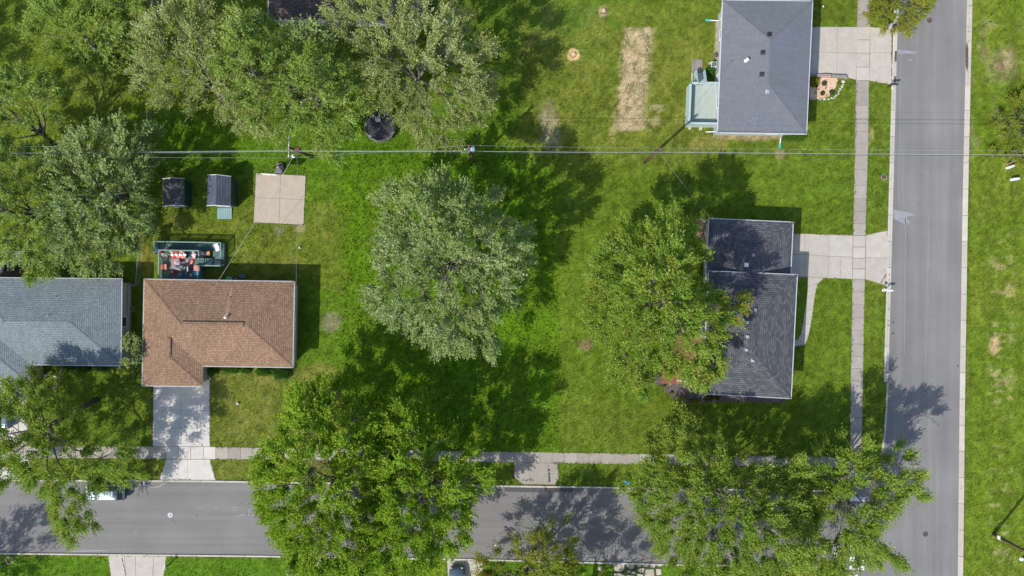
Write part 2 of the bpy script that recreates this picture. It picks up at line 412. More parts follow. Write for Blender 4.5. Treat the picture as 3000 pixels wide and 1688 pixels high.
# dry mown front yards, brownish
lay(rect(614, 1070, 1000, 1310, 10, 14), (.112, .122, .032), .7)
lay(rect(614, 1070, 1000, 1310, 10, 14) * sst(n2, .5, .7), (.16, .15, .062), .4)
lay(rect(632, 1345, 1000, 1405, 6, 6), (.12, .118, .038), .6)
lay(rect(420, 1345, 470, 1405, 6, 6), (.105, .11, .03), .6)
lay(rect(430, 620, 1000, 830, 40, 40), (.105, .115, .025), .6)
lay(rect(430, 620, 1000, 830, 40, 40) * sst(n2, .56, .7), (.15, .14, .05), .4)
lay(rect(200, 180, 360, 300, 40, 50), (.12, .13, .035), .5)
lay(disc(975, 945, 30), (.22, .20, .12), .7); lay(disc(820, 675, 14), (.22, .21, .13), .5); lay(disc(880, 668, 14), (.3, .26, .16), .6)
lay(rect(412, 720, 444, 800, 10, 8), (.20, .16, .05), .6)
# mown lawn right of the lot
lay(rect(1640, 430, 2500, 1320, 8, 6), (.082, .125, .017), .8)
lay(rect(1640, 1180, 2080, 1320, 40, 50), (.10, .122, .026), .5)
lay(rect(1850, 420, 2480, 480, 60, 40), (.105, .13, .024), .4)
# north-east yard, olive and patchy
lay(rect(1540, 60, 2110, 470, 60, 60), (.108, .125, .026), .7)
lay(rect(1560, 60, 2110, 470, 60, 60) * sst(n2, .5, .68), (.15, .145, .045), .45)
# straw strip, regular rows
wob = (n2 - .5) * 9 + (n3 - .5) * 9; sl = (PY - 78) * -.085
strip = sst(PX + wob, 1828 + sl - 12, 1828 + sl + 14) * (1 - sst(PX + wob, 1918 + sl * 1.1 - 26, 1918 + sl * 1.1 + 14)) * sst(PY + wob, 74, 86) * (1 - sst(PY + wob, 376, 388))
strip = strip * np.clip(.50 + .8 * sst(n3, .38, .56) * (.6 + .4 * sst(PY, 120, 300)) + .25 * sst(PY, 230, 330), 0, 1)
lay(strip, (.45, .35, .21), .85)
lay(disc_e(1925, 318, 20, 9, .4, 1.2) * sst(n3, .4, .6), (.40, .33, .2), .6); lay(disc_e(1905, 365, 30, 18, .4, .9) * sst(n3, .35, .6), (.44, .35, .2), .6)
lay(rect(1790, 300, 1800, 420, 12, 10) * sst(n3, .45, .6), (.45, .36, .18), .6)
lay(disc_e(1612, 375, 28, 60, .5, .7), (.28, .25, .14), .85)
lay(disc(1677, 163, 19, .25, .6), (.56, .42, .2)); lay(disc(1766, 34, 17, .3, .7), (.40, .33, .19), .9)
# bare earth along the slate house
lay(rect(2093, 60, 2112, 170, 4, 6), (.38, .28, .17), .9); lay(rect(2088, 388, 2285, 408, 5, 8), (.36, .27, .16), .85)
lay(rect(2010, 395, 2130, 440, 12, 30), (.22, .18, .08), .5); lay(disc(2285, 452, 14), (.33, .26, .15), .6)
lay(rect(2515, 350, 2600, 445, 20, 30) * sst(n2, .52, .62), (.32, .26, .12), .6)
# mulch-brown lines beside drives, weeds
lay(rect(445, 1110, 452, 1308, 3, 3), (.10, .06, .04), .8)
lay(disc(1720, 1015, 18, .4, 1), (.22, .17, .09), .8)
# verge east of the cross street: worn tan streaks in rows
lay(sst(PX, 2838, 2850), (.098, .145, .020), .85)
lay(sst(PX, 2838, 2850) * sst(n4, .45, .6), (.135, .155, .030), .5)
lay(disc(2938, 192, 44, .5, .8), (.22, .20, .10), .6); lay(disc(2932, 194, 10, .3, .5), (.22, .13, .09), .9); lay(disc_e(2952, 180, 12, 20, .5, 1), (.36, .3, .16), .6)
hs = vnoise(GX / 5, GY, .35, 77)
lay(sst(PX, 2885, 2915) * (1 - sst(PX, 2950, 2990)) * sst(PY, 640, 760) * sst(n2 * .45 + hs * .3 + n3 * .25, .53, .64), (.33, .28, .14), .55)
lay(rect(2855, 60, 3000, 480, 40, 60) * sst(n2, .52, .66), (.22, .20, .09), .5)
lay(disc_e(2912, 1010, 14, 22, .4, .8), (.50, .38, .2), .9)
# south lawns
lay(sst(PY, 1632, 1640) * (1 - sst(PX, 2700, 2740)), (.066, .135, .014), .85)
lay(rect(1030, 1640, 1310, 1760, 10, 10), (.10, .14, .02), .7)
lay(rect(2330, 1668, 2500, 1760, 10, 10), (.13, .14, .03), .7)
# mowing stripes
stx = (vnoise(GX + GY * .03, GY / 22, .62, 61) - .5) * 2 + (vnoise(GX + GY * .03, GY / 40, .9, 62) - .5); sty = (vnoise(GX / 22, GY - GX * .02, .62, 63) - .5) * 2 + (vnoise(GX / 40, GY, 1.0, 64) - .5)
zx = rect(1640, 480, 2080, 1320, 30, 10) + sst(PX, 2838, 2850); zy = rect(1900, 430, 2500, 700, 30, 10) + rect(2045, 0, 2520, 130, 10, 10) + rect(400, 560, 1000, 1300, 40, 20) * .6
C = C * (1 + .10 * (stx * zx + sty * zy))[..., None]
tuft = (n3 - .5) * .9 + (n2 - .5) * .28
C = C * (1 + np.clip(tuft, -.3, .35))[..., None] * (1 + nrng.normal(0, .12, GX.shape))[..., None]
far = np.maximum(sst(np.abs(GX), 66, 70), sst(np.abs(GY), 38.5, 42))[..., None]
C = C * (1 - far) + col((.088, .125, .020)) * far
C = np.clip(C, .004, .9)
ZZ = np.zeros(GX.shape)
lotm = rect(1003, 425, 1636, 1330, 5, 5)
me = bpy.data.meshes.new('ground')
nx, ny = len(xs), len(ys)
V = np.stack([GX, GY, ZZ], -1).reshape(-1, 3)
ii = (np.arange(ny - 1)[:, None] * nx + np.arange(nx - 1)[None, :]).reshape(-1)
F = np.stack([ii, ii + 1, ii + nx + 1, ii + nx], 1)
def np_mesh(me, V, F, colr=None):
    k = F.shape[1]
    me.vertices.add(len(V)); me.vertices.foreach_set('co', V.astype(np.float32).ravel())
    me.loops.add(F.size); me.loops.foreach_set('vertex_index', F.astype(np.int32).ravel())
    me.polygons.add(len(F)); me.polygons.foreach_set('loop_start', np.arange(0, F.size, k, dtype=np.int32)); me.polygons.foreach_set('loop_total', np.full(len(F), k, dtype=np.int32))
    me.update(calc_edges=True)
    if colr is not None:
        a = me.color_attributes.new('col', 'FLOAT_COLOR', 'POINT')
        a.data.foreach_set('color', np.concatenate([colr, np.ones((len(colr), 1))], 1).astype(np.float32).ravel())
np_mesh(me, V, F, C.reshape(-1, 3))
me.materials.append(M['grass'])
ground = bpy.data.objects.new('ground', me); COL.objects.link(ground)
tag(ground, 'level lawns and verges of mown and unmown green grass between the houses', kind='structure')

# ---------------------------------------------------------------- roads
def sheet(name, pts, z, m, parent=None, label=None, kind=None, zz=None):
    mb = MB(); vs = [(*W2(x, y), z) for x, y in pts]; mb.add(vs, [tuple(range(len(vs)))])
    o = obj(name, mb, m, parent)
    for p in o.data.polygons:
        if p.normal.z < 0: p.flip()
    return tag(o, label, kind=kind)
street_top = [(-3000, 1371), (0, 1409), (600, 1412), (1200, 1421), (1450, 1426), (1950, 1433), (2380, 1441), (2440, 1440), (2500, 1428), (2545, 1402), (2572, 1365), (2586, 1325), (2592, 1290)]
street_bot = [(2525, 1740), (2514, 1700), (2498, 1676), (2470, 1664), (2400, 1660), (2280, 1657), (1960, 1652), (1700, 1645), (1400, 1637), (760, 1627), (0, 1619), (-3000, 1600)]
st = sheet('street', street_top + [(2700, 1290), (2700, 1740)] + street_bot, .004, M['asphalt_x'], label='grey asphalt street running left to right along the bottom', kind='structure')
xl = [(2660, -3000), (2634, 0), (2629, 90), (2616, 600), (2602, 1120), (2598, 1220), (2592, 1300), (2588, 1330), (2575, 1800), (2560, 3500)]
xr = [(2788, 3500), (2804, 1740), (2806, 1688), (2811, 1200), (2820, 600), (2833, 0), (2900, -3000)]
sheet('cross_street', xl + xr, .008, M['asphalt_y'], label='grey asphalt cross street running top to bottom at the right', kind='structure')

def pathpts(pts, s):
    """resample a pixel polyline every s metres in world space"""
    P = [W(x, y) for x, y in pts]; out = [P[0]]; acc = 0
    for a, b in zip(P, P[1:]):
        d = (b - a).length
        if d < 1e-6: continue
        t = s - acc
        while t < d: out.append(a.lerp(b, t / d)); t += s
        acc = (d - (t - s))
    out.append(P[-1]); return out
def kerb(name, pts, width, side, label, seg=3.0, h=.11, fine=False):
    """kerb stones laid along a line; side=+1 widens to the left of travel"""
    root = thing(name, W(*pts[len(pts) // 2]), label, kind='structure')
    Q = pathpts(pts, seg)
    nn = []
    for i in range(len(Q)):
        d = (Q[min(i + 1, len(Q) - 1)] - Q[max(i - 1, 0)]).normalized(); nn.append(Vector((-d.y, d.x, 0)) * side)
    for i in range(len(Q) - 1):
        if (Q[i + 1] - Q[i]).length < .05: continue
        d = (Q[i + 1] - Q[i]).normalized() * .02
        a, b = Q[i] + d, Q[i + 1] - d
        mb = MB()
        if width > .4:   # gutter pan and raised kerb
            g_ = width * .55
            mb.prism([(a.x, a.y), (b.x, b.y), ((b + nn[i + 1] * g_).x, (b + nn[i + 1] * g_).y), ((a + nn[i] * g_).x, (a + nn[i] * g_).y)], 0, .03)
            a2, b2 = a + nn[i] * (g_ + .003), b + nn[i + 1] * (g_ + .003)
            wd = width - g_
            mb.prism([(a2.x, a2.y), (b2.x, b2.y), ((b2 + nn[i + 1] * wd).x, (b2 + nn[i + 1] * wd).y), ((a2 + nn[i] * wd).x, (a2 + nn[i] * wd).y)], 0, h)
        else:
            mb.prism([(a.x, a.y), (b.x, b.y), ((b + nn[i + 1] * width).x, (b + nn[i + 1] * width).y), ((a + nn[i] * width).x, (a + nn[i] * width).y)], 0, h)
        obj('kerb_stone', mb, M['conc_kerb'], root, bevel=.012)
    return root
kerb('kerb', [(-60, 1408)] + street_top[1:-1], .20, +1, 'thin concrete kerb on the north side of the street')
kerb('kerb', [(2530, 1760)] + street_bot[:-1][1:-1] + [(-60, 1618.5)], .19, +1, 'thin concrete kerb on the south side of the street')
kerb('kerb', [(2639, -60), (2634, 0), (2629, 90), (2616, 600), (2602, 1120)], .55, -1, 'wide concrete kerb and gutter on the west side of the cross street', 3.2)
kerb('kerb', [(2602, 1122), (2598, 1220), (2592, 1292), (2587, 1324)], .2, -1, 'narrow kerb at the rounded street corner')
kerb('kerb', [(2834, -60), (2833, 0), (2820, 600), (2811, 1200), (2806, 1688), (2805, 1760)], .60, +1, 'wide pale concrete kerb and gutter on the east side of the cross street', 3.2)

# painted marks and wear on the roads
def mark(name, pts, m, label, z=.0125): return sheet(name, pts, z, m, label=label, kind='structure')
mark('road_marking', [(2441, 1588), (2456, 1588), (2455, 1663), (2444, 1663), (2440, 1652)], M['paint'], 'white painted stop line before the corner')
mark('road_marking', [(2489, 1655), (2533, 1656), (2534, 1670), (2490, 1669)], M['paint'], 'lowest white painted crosswalk bar')
mark('road_marking', [(2488, 1632), (2533, 1633), (2533, 1647), (2488, 1646)], M['paint'], 'white painted crosswalk bar second from the bottom')
mark('road_marking', [(2489, 1600), (2532, 1601), (2532, 1615), (2489, 1614)], M['paint'], 'white painted crosswalk bar under the tree branches')
mark('road_marking', [(2490, 1455), (2534, 1456), (2534, 1469), (2490, 1468)], M['paint'], 'white painted crosswalk bar near the top kerb')
mark('pale_patch', [(2617, 614), (2640, 618), (2662, 622), (2676, 627), (2678, 633), (2660, 634), (2655, 640), (2666, 650), (2664, 658), (2650, 657), (2632, 648), (2618, 640)], M['worn_paint'], 'pale spill stain on the asphalt of the cross street')
mark('pale_patch', [(2630, 146), (2655, 148), (2684, 151), (2687, 155), (2682, 158), (2650, 157), (2640, 161), (2631, 157)], M['worn_paint'], 'pale streak on the asphalt by the upper driveway')
mark('pale_patch', [(2659, 172), (2668, 174), (2674, 181), (2666, 179)], M['worn_paint'], 'tiny pale mark on the asphalt below the streak')
mark('crack_seal', [(2652, 640), (2653.6, 640), (2650, 1040), (2648.6, 1040)], M['worn_paint'], 'long thin pale seam in the cross street left lane')
mark('crack_seal', [(2722, 610), (2723, 610), (2711, 1130), (2710, 1130)], M['worn_paint'], 'long thin pale seam down the middle of the cross street')
mark('crack_seal', [(2639, 165), (2640.3, 165), (2632, 600), (2630.8, 600)], M['worn_paint'], 'thin pale line beside the west kerb')
mark('asphalt_patch', [(1478, 1428), (1680, 1431), (1680, 1441), (1640, 1442), (1560, 1443), (1478, 1440)], M['asphalt_dark'], 'dark wet-looking asphalt strip along the north kerb')
mark('asphalt_patch', [(2240, 1440.5), (2378, 1442), (2374, 1460), (2300, 1452), (2240, 1454)], M['asphalt_dark'], 'dark dirty asphalt strip by the kerb under the trees')
mark('asphalt_patch', [(2408, 1659), (2412, 1645), (2430, 1642), (2438, 1662)], M['stain'], 'dark dirt patch at the south kerb before the stop line')
mark('dirt_patch', [(2446, 1664), (2466, 1660), (2478, 1655), (2484, 1664), (2480, 1672), (2470, 1668)], M['soil'], 'sandy dirt washed onto the asphalt at the corner')
mark('sealer_trace', [(195, 1617), (215, 1613), (240, 1612), (290, 1611), (315, 1612), (315, 1615), (280, 1616), (235, 1617)], M['worn_paint'], 'pale sealer curve along the south kerb')
mark('sealer_trace', [(432, 1421), (445, 1426), (462, 1425), (484, 1414), (486, 1416), (464, 1429), (444, 1429), (431, 1425)], M['worn_paint'], 'pale curved sealer trace beside the mailbox')
for a, b, c_ in (((690, 1514), (722, 1506), 1.6), ((722, 1506), (798, 1482), 1.2), ((728, 1500), (734, 1488), 1.6), ((738, 1510), (750, 1504), 1.6), ((720, 1504), (738, 1512), 1.4), ((750, 1504), (748, 1494), 1.3)):
    dx, dy = b[0] - a[0], b[1] - a[1]; l_ = math.hypot(dx, dy); ox, oy = -dy / l_ * c_, dx / l_ * c_
    mark('chalk_mark', [(a[0] - ox, a[1] - oy), (b[0] - ox, b[1] - oy), (b[0] + ox, b[1] + oy), (a[0] + ox, a[1] + oy)], M['worn_paint'], 'faint pale scrawl on the street asphalt left of the big tree')
for x_, y_, w_ in ((585, 1488, 9), (632, 1487, 8), (686, 1487, 10), (686, 1495, 9), (396, 1560, 6), (272, 1520, 18), (150, 1602, 4)):
    mark('chalk_mark', [(x_ - w_, y_ - 1), (x_ + w_, y_ - 1.4), (x_ + w_ * .8, y_ + 1), (x_ - w_ * .8, y_ + 1.2)], M['worn_paint'], 'short pale dash worn into the street surface')
rk = random.Random(21)
for (x0, y0, x1, y1, wj, nm, zz, mm) in ((2700, 1380, 2640, 1640, 14, 'crack', .0128, 'tar'), (2760, 60, 2752, 420, 4, 'crack', .0128, 'tar'), (2675, 700, 2690, 980, 4, 'crack', .0128, 'tar'), (60, 1512, 700, 1522, 3, 'crack', .0088, 'tar'), (1290, 1545, 1830, 1556, 3, 'crack', .0088, 'tar'), (640, 1560, 800, 1600, 4, 'crack', .0088, 'tar')):
    P0 = []
    for i in range(15):
        t_ = i / 14; P0.append((x0 + (x1 - x0) * t_ + rk.uniform(-1, 1) * wj * .35, y0 + (y1 - y0) * t_ + rk.uniform(-1, 1) * wj * .2))
    hw_ = .55; sd = (1, 0) if abs(y1 - y0) > abs(x1 - x0) else (0, 1)
    mb = MB()
    for a, b in zip(P0, P0[1:]): mb.add([(*W2(a[0] - hw_ * sd[0], a[1] - hw_ * sd[1]), zz), (*W2(b[0] - hw_ * sd[0], b[1] - hw_ * sd[1]), zz), (*W2(b[0] + hw_ * sd[0], b[1] + hw_ * sd[1]), zz), (*W2(a[0] + hw_ * sd[0], a[1] + hw_ * sd[1]), zz)], [(0, 1, 2, 3)])
    tag(obj('pavement_crack', mb, M[mm]), 'thin wandering crack in the asphalt', kind='structure')
for i in range(46):
    x_, y_ = (rk.uniform(2640, 2800), rk.uniform(10, 1600)) if i < 26 else (rk.uniform(20, 1850), rk.uniform(1432, 1612)); r_ = rk.uniform(.8, 2.4)
    mark('oil_spot', [(x_ + r_ * rk.uniform(.6, 1.2) * math.cos(a), y_ + r_ * rk.uniform(.6, 1.2) * math.sin(a)) for a in (0, 1, 2.1, 3.2, 4.3, 5.3)], M['asphalt_dark' if i % 3 else 'worn_paint'], 'small spot on the asphalt')
mark('oil_stain', [(2612, 944), (2617, 942), (2620, 945), (2616, 948)], M['stain'], 'upper of two small dark spots by the west kerb')
mark('oil_stain', [(2611, 975), (2618, 974), (2622, 977), (2616, 980), (2611, 978)], M['stain'], 'lower of two small dark spots by the west kerb')
mark('oil_stain', [(2803, 1070), (2806, 1068), (2809, 1073), (2805, 1076)], M['stain'], 'small dark spot near the east kerb')
sheet('gutter_stain', [(2832, 118), (2836, 140), (2836, 195), (2833, 212), (2829, 195), (2828, 150)], .035, M['stain'], label='long dark stain lying in the east gutter', kind='structure')
sheet('gutter_stain', [(2620, 150), (2627, 150), (2626, 180), (2620, 182)], .034, M['stain'], label='dark stain in the west gutter by the driveway', kind='structure')
sheet('gutter_stain', [(2619, 225), (2625, 224), (2624, 250), (2619, 250)], .034, M['stain'], label='dark stain in the west gutter above the black mailbox', kind='structure')

# ---------------------------------------------------------------- slabs
def slab(root, pts, m, h=.03, gap=.022, name='slab'):
    """one concrete slab with its own edges: pixel polygon shrunk by half the joint"""
    P = [Vector(W2(*p)) for p in pts]
    a = sum(P[i].x * P[(i + 1) % len(P)].y - P[(i + 1) % len(P)].x * P[i].y for i in range(len(P)))
    if a < 0: P = P[::-1]
    out = []
    for i in range(len(P)):
        p0, p1, p2 = P[i - 1], P[i], P[(i + 1) % len(P)]
        d1 = (p1 - p0).normalized(); d2 = (p2 - p1).normalized()
        n1_ = Vector((-d1.y, d1.x)); n2_ = Vector((-d2.y, d2.x)); bs = (n1_ + n2_)
        k = bs.length_squared
        out.append(p1 + bs * (2 * gap / k if k > .3 else gap))
    mb = MB().prism([(p.x, p.y) for p in out], 0, h + random.uniform(-.004, .004))
    return obj(name, mb, m, root)
random.seed(3)
def lerp2(pts, y, axis=1):
    """interpolate along a guide line"""
    o = 1 - axis
    for a, b in zip(pts, pts[1:]):
        if a[axis] <= y <= b[axis]: return a[o] + (b[o] - a[o]) * (y - a[axis]) / (b[axis] - a[axis])
    a, b = (pts[0], pts[1]) if y < pts[0][axis] else (pts[-2], pts[-1])
    return a[o] + (b[o] - a[o]) * (y - a[axis]) / (b[axis] - a[axis])
jb = thing('joint_bed', W(2525, 700), 'dark soil and weeds in the joints under the slabs', kind='structure')
def bed(pts, m='soil', z=.004):
    mb = MB(); mb.add([(*W2(x, y), z) for x, y in pts], [tuple(range(len(pts)))])
    o = obj('joint', mb, M[m], jb)
    for p in o.data.polygons:
        if p.normal.z < 0: p.flip()
SL = [(2515, -400), (2513, 0), (2508, 240), (2505, 450), (2501, 600), (2491, 1200), (2489, 1338)]
SR = [(2556, -400), (2551, 0), (2546, 240), (2543, 450), (2538, 600), (2526, 1200), (2524, 1338)]
swv = thing('sidewalk', W(2520, 700), 'concrete sidewalk running top to bottom beside the cross street', kind='structure')
ysj = [-110, -72, -34, 4, 42, 79, 117, 156, 197, 236, 272, 309, 347, 385, 422, 457, 497, 543, 582, 620, 656, 690, 724, 757, 788, 818, 855, 893, 930, 968, 1008, 1044, 1080, 1116, 1152, 1188, 1224, 1262, 1300, 1337]
bed([(lerp2(SL, -110), -110), (lerp2(SR, -110), -110), (2538, 600), (2524, 1337), (2489, 1337), (2501, 600)])
for a, b in zip(ysj, ysj[1:]):
    xl0, xl1, xr0, xr1 = lerp2(SL, a), lerp2(SL, b), lerp2(SR, a), lerp2(SR, b)
    m_ = M['conc_drive'] if (79 <= a < 236 or 690 <= a < 818) else M['conc_old']
    slab(swv, [(xl0, a), (xr0, a), (xr1, b), (xl1, b)], m_)
HT = [(-200, 1305), (0, 1306), (600, 1309), (1430, 1323), (1930, 1330), (2524, 1339)]
HB = [(-200, 1341), (0, 1342), (600, 1345), (1430, 1354), (1930, 1361), (2524, 1371)]
swh = thing('sidewalk', W(1000, 1330), 'concrete sidewalk running left to right above the street', kind='structure')
bed([(-190, 1305), (600, 1309), (1430, 1323), (2524, 1339), (2524, 1371), (1430, 1354), (600, 1345), (-190, 1341)])
xj = list(range(-190, 488, 37))
xj[-1] = 487
for a, b in list(zip(xj, xj[1:])) + [(487, 523), (523, 559), (559, 596), (596, 632)]:
    slab(swh, [(a, lerp2(HT, a, 0)), (b, lerp2(HT, b, 0)), (b, lerp2(HB, b, 0)), (a, lerp2(HB, a, 0))], M['conc_new'] if a >= 487 else M['conc_old'])
x = 632
while x < 2510:
    b = min(x + 36.5, 2522)
    slab(swh, [(x, lerp2(HT, x, 0)), (b, lerp2(HT, b, 0)), (b, lerp2(HB, b, 0)), (x, lerp2(HB, x, 0))], M['conc_old']); x = b
slab(swh, [(2490, 1372), (2524, 1373), (2545, 1399), (2500, 1424), (2478, 1424)], M['conc_old'], name='ramp_slab')

def drive(name, label, slabs, m, outline=None, extra=None):
    c = slabs[0]; cx = sum(p[0] for p in c) / len(c); cy = sum(p[1] for p in c) / len(c)
    root = thing(name, W(cx, cy), label, kind='structure')
    if outline: bed(outline)
    for i, s_ in enumerate(slabs): slab(root, s_, m if not isinstance(m, list) else m[i], gap=.011 if m is M['conc_new'] else .022)
    return root
# brown-roof house driveway
ys_ = [1088, 1117, 1155, 1202, 1254, 1308]
sl_ = [[(590, 1088), (613, 1088), (613, 1117), (590, 1117)]]
for a, b in zip(ys_[1:], ys_[2:]): sl_ += [[(450 - (a - 1117) * .012, a), (531, a), (531, b), (450 - (b - 1117) * .012, b)], [(531, a), (614, a), (615, b), (531, b)]]
drive('driveway', 'bright concrete driveway in front of the brown-roofed house', sl_ + [[(487, 1346), (550, 1346), (550, 1408), (467, 1408)], [(550, 1346), (615, 1346), (632, 1408), (550, 1408)]], M['conc_new'], [(446, 1110), (615, 1088), (616, 1346), (634, 1409), (465, 1409), (487, 1345)])
# slate-roof house driveway
drive('driveway', 'wide weathered concrete driveway of the slate-grey roofed house', [
    [(2300, 79), (2376, 79), (2376, 152), (2300, 152)], [(2376, 79), (2453, 79), (2452, 155), (2376, 152)], [(2453, 79), (2512, 79), (2511, 156), (2452, 155)],
    [(2300, 152), (2376, 152), (2374, 226), (2300, 226)], [(2376, 152), (2452, 155), (2450, 220), (2374, 218)], [(2452, 155), (2511, 156), (2508, 234), (2480, 226), (2450, 220)],
    [(2549, 79), (2596, 84), (2612, 100), (2612, 155), (2549, 155)], [(2549, 155), (2612, 155), (2612, 247), (2576, 242), (2546, 236)]], M['conc_drive'],
    [(2300, 78), (2600, 80), (2614, 100), (2613, 249), (2546, 237), (2508, 235), (2480, 227), (2300, 226)])
# charcoal-roof house driveway
drive('driveway', 'concrete driveway of the charcoal-roofed house with flared apron', [
    [(2300, 684), (2357, 685), (2357, 746), (2300, 745)], [(2357, 685), (2429, 688), (2428, 751), (2357, 746)], [(2429, 688), (2499, 690), (2498, 754), (2428, 751)],
    [(2300, 745), (2357, 746), (2357, 811), (2300, 810)], [(2357, 746), (2428, 751), (2425, 815), (2357, 811)], [(2428, 751), (2464, 753), (2462, 816), (2425, 815)], [(2464, 753), (2498, 754), (2497, 818), (2462, 816)],
    [(2537, 690), (2562, 683), (2600, 676), (2601, 757), (2536, 755)], [(2536, 755), (2601, 757), (2600, 838), (2570, 828), (2535, 818)]], M['conc_drive'],
    [(2300, 683), (2500, 689), (2537, 689), (2602, 675), (2602, 840), (2535, 819), (2300, 811)])
fp = thing('footpath', W(2370, 900), 'narrow curved concrete path from driveway to the charcoal-roofed house', kind='structure')
lf = [(2366, 812), (2367, 840), (2364, 870), (2358, 910), (2352, 950), (2346, 980), (2337, 995), (2322, 999)]
rt = [(2413, 815), (2395, 832), (2388, 862), (2382, 905), (2375, 950), (2368, 985), (2358, 1010), (2322, 1016)]
for i in range(len(lf) - 1): slab(fp, [lf[i], rt[i], rt[i + 1], lf[i + 1]], M['conc_drive'], gap=.012)
# old apron by the vacant lot
drive('apron', 'old cracked driveway apron crossing the verge of the vacant lot', [
    [(1508, 1354), (1549, 1355), (1553, 1418), (1530, 1418), (1513, 1404), (1505, 1395)], [(1549, 1355), (1606, 1356), (1608, 1420), (1553, 1418)], [(1606, 1356), (1633, 1357), (1637, 1385), (1636, 1402), (1626, 1419), (1608, 1420)]], M['conc_old'],
    [(1508, 1354), (1633, 1357), (1637, 1402), (1626, 1420), (1530, 1419), (1505, 1395)])
# south driveways
drive('driveway', 'tan cracked concrete driveway south of the street at the left', [
    [(317, 1626), (365, 1627), (372, 1760), (336, 1760)], [(365, 1627), (397, 1628), (400, 1760), (372, 1760)], [(397, 1628), (450, 1629), (446, 1760), (400, 1760)], [(450, 1629), (487, 1630), (470, 1760), (446, 1760)]], M['conc_drive'],
    [(316, 1626), (488, 1630), (470, 1760), (335, 1760)])
drive('driveway', 'white concrete driveway under the big bright green tree', [[(837, 1632), (896, 1633), (896, 1760), (848, 1760)], [(896, 1633), (955, 1634), (940, 1760), (896, 1760)]], M['conc_new'], [(837, 1632), (955, 1634), (940, 1760), (848, 1760)])
drive('driveway', 'pale concrete driveway with a parked car south of the street', [[(1309, 1641), (1362, 1642), (1362, 1800), (1322, 1800)], [(1362, 1642), (1416, 1644), (1404, 1800), (1362, 1800)]], M['conc_drive'], [(1309, 1641), (1416, 1644), (1404, 1800), (1322, 1800)])
drive('driveway', 'concrete driveway beside the grey-roofed house', [[(-80, 1120), (40, 1120), (40, 1210), (-80, 1210)], [(40, 1120), (76, 1120), (76, 1210), (40, 1210)], [(-80, 1210), (40, 1210), (40, 1306), (-80, 1306)], [(40, 1210), (76, 1210), (82, 1306), (40, 1306)], [(-80, 1342), (86, 1342), (92, 1407), (-80, 1407)]], M['conc_new'], [(-80, 1120), (76, 1120), (92, 1407), (-80, 1407)])
# basketball court slab
ct = thing('concrete_pad', W(820, 580), 'square tan concrete basketball pad in four quarters', kind='structure')
bed([(749, 507), (897, 514), (890, 660), (742, 653)], 'stain')
for q in ([(750, 508), (822, 511.5), (820, 582), (747, 580)], [(822, 511.5), (896, 515), (893, 586), (820, 582)], [(747, 580), (820, 582), (818, 655), (743, 652)], [(820, 582), (893, 586), (890, 655), (884, 659), (818, 655)]):
    slab(ct, q, M['conc_tan'], .05, .015)
# crazy paving
fg = thing('stone_paving', W(1860, 1680), 'crazy paving of pale flagstones in green moss', 'paving', kind='structure')
rf = random.Random(12)
bed([(1793, 1648), (1938, 1651), (1944, 1750), (1800, 1750)], 'weed')
cells = [[(1797, 1654), (1812, 1652), (1830, 1653), (1829, 1668), (1818, 1676), (1800, 1673)], [(1834, 1654), (1846, 1654), (1845, 1661), (1836, 1664)], [(1849, 1654), (1860, 1654), (1856, 1666), (1845, 1668), (1841, 1663)],
         [(1866, 1655), (1878, 1655), (1876, 1662), (1866, 1661)], [(1872, 1665), (1888, 1664), (1885, 1678), (1873, 1677), (1866, 1670)], [(1905, 1654), (1921, 1655), (1918, 1664), (1905, 1662)], [(1925, 1653), (1937, 1654), (1936, 1662), (1926, 1660)],
         [(1798, 1678), (1815, 1679), (1829, 1684), (1832, 1700), (1800, 1702)], [(1838, 1670), (1849, 1672), (1845, 1680), (1836, 1677)], [(1851, 1673), (1863, 1675), (1860, 1682), (1848, 1683)], [(1892, 1668), (1915, 1667), (1917, 1684), (1912, 1702), (1890, 1698), (1888, 1680)],
         [(1921, 1666), (1937, 1667), (1939, 1685), (1923, 1686)], [(1836, 1684), (1858, 1686), (1862, 1700), (1840, 1703)], [(1866, 1681), (1884, 1683), (1884, 1700), (1868, 1702)], [(1920, 1690), (1940, 1690), (1940, 1715), (1918, 1712)], [(1800, 1706), (1860, 1707), (1858, 1735), (1802, 1735)], [(1866, 1706), (1914, 1708), (1916, 1735), (1866, 1736)],
         [(1882, 1655), (1900, 1655), (1899, 1662), (1884, 1661)], [(1890, 1663), (1904, 1666)]][:-1]
for c_ in cells: slab(fg, c_, M['flag'], .035, .03, 'flagstone')
# dirt and weeds in the gaps beside the west gutter
ds = thing('gap_dirt', W(2602, 760), 'brown dirt and weeds between driveway aprons and gutter', kind='structure')
for pts in ([(2599, 676), (2603, 674), (2604, 706), (2601, 706)], [(2578, 830), (2592, 806), (2599, 800), (2598, 808), (2588, 818), (2582, 830)]):
    mb = MB(); mb.add([(*W2(x_, y_), .042) for x_, y_ in pts], [tuple(range(len(pts)))]); obj('dirt', mb, M['rust'], ds)
mb = MB()
for i in range(60):
    y_ = rf.uniform(100, 250); x_ = 2613.5 + rf.uniform(-1.5, 1.5); c_ = W(x_, y_, .04); mb.ball(c_, rf.uniform(.04, .12), rf.uniform(.05, .2), .06, 5, 3)
for i in range(26):
    t_ = rf.random(); x_ = rf.choice([1515 + t_ * 50, 1608 + rf.uniform(-1, 2)]); y_ = 1407 + rf.uniform(-3, 3) if x_ < 1600 else 1370 + t_ * 45; mb.ball(W(x_, y_, .03), rf.uniform(.05, .16), rf.uniform(.05, .16), .07, 5, 3)
for i in range(22):
    t_ = rf.random(); mb.ball(W(356 + t_ * 14, 1630 + t_ * 60, .03), rf.uniform(.03, .07), rf.uniform(.05, .12), .05, 5, 3)
tag(obj('weed_clumps', mb, M['weed']), 'small weeds growing in the concrete cracks', kind='stuff')
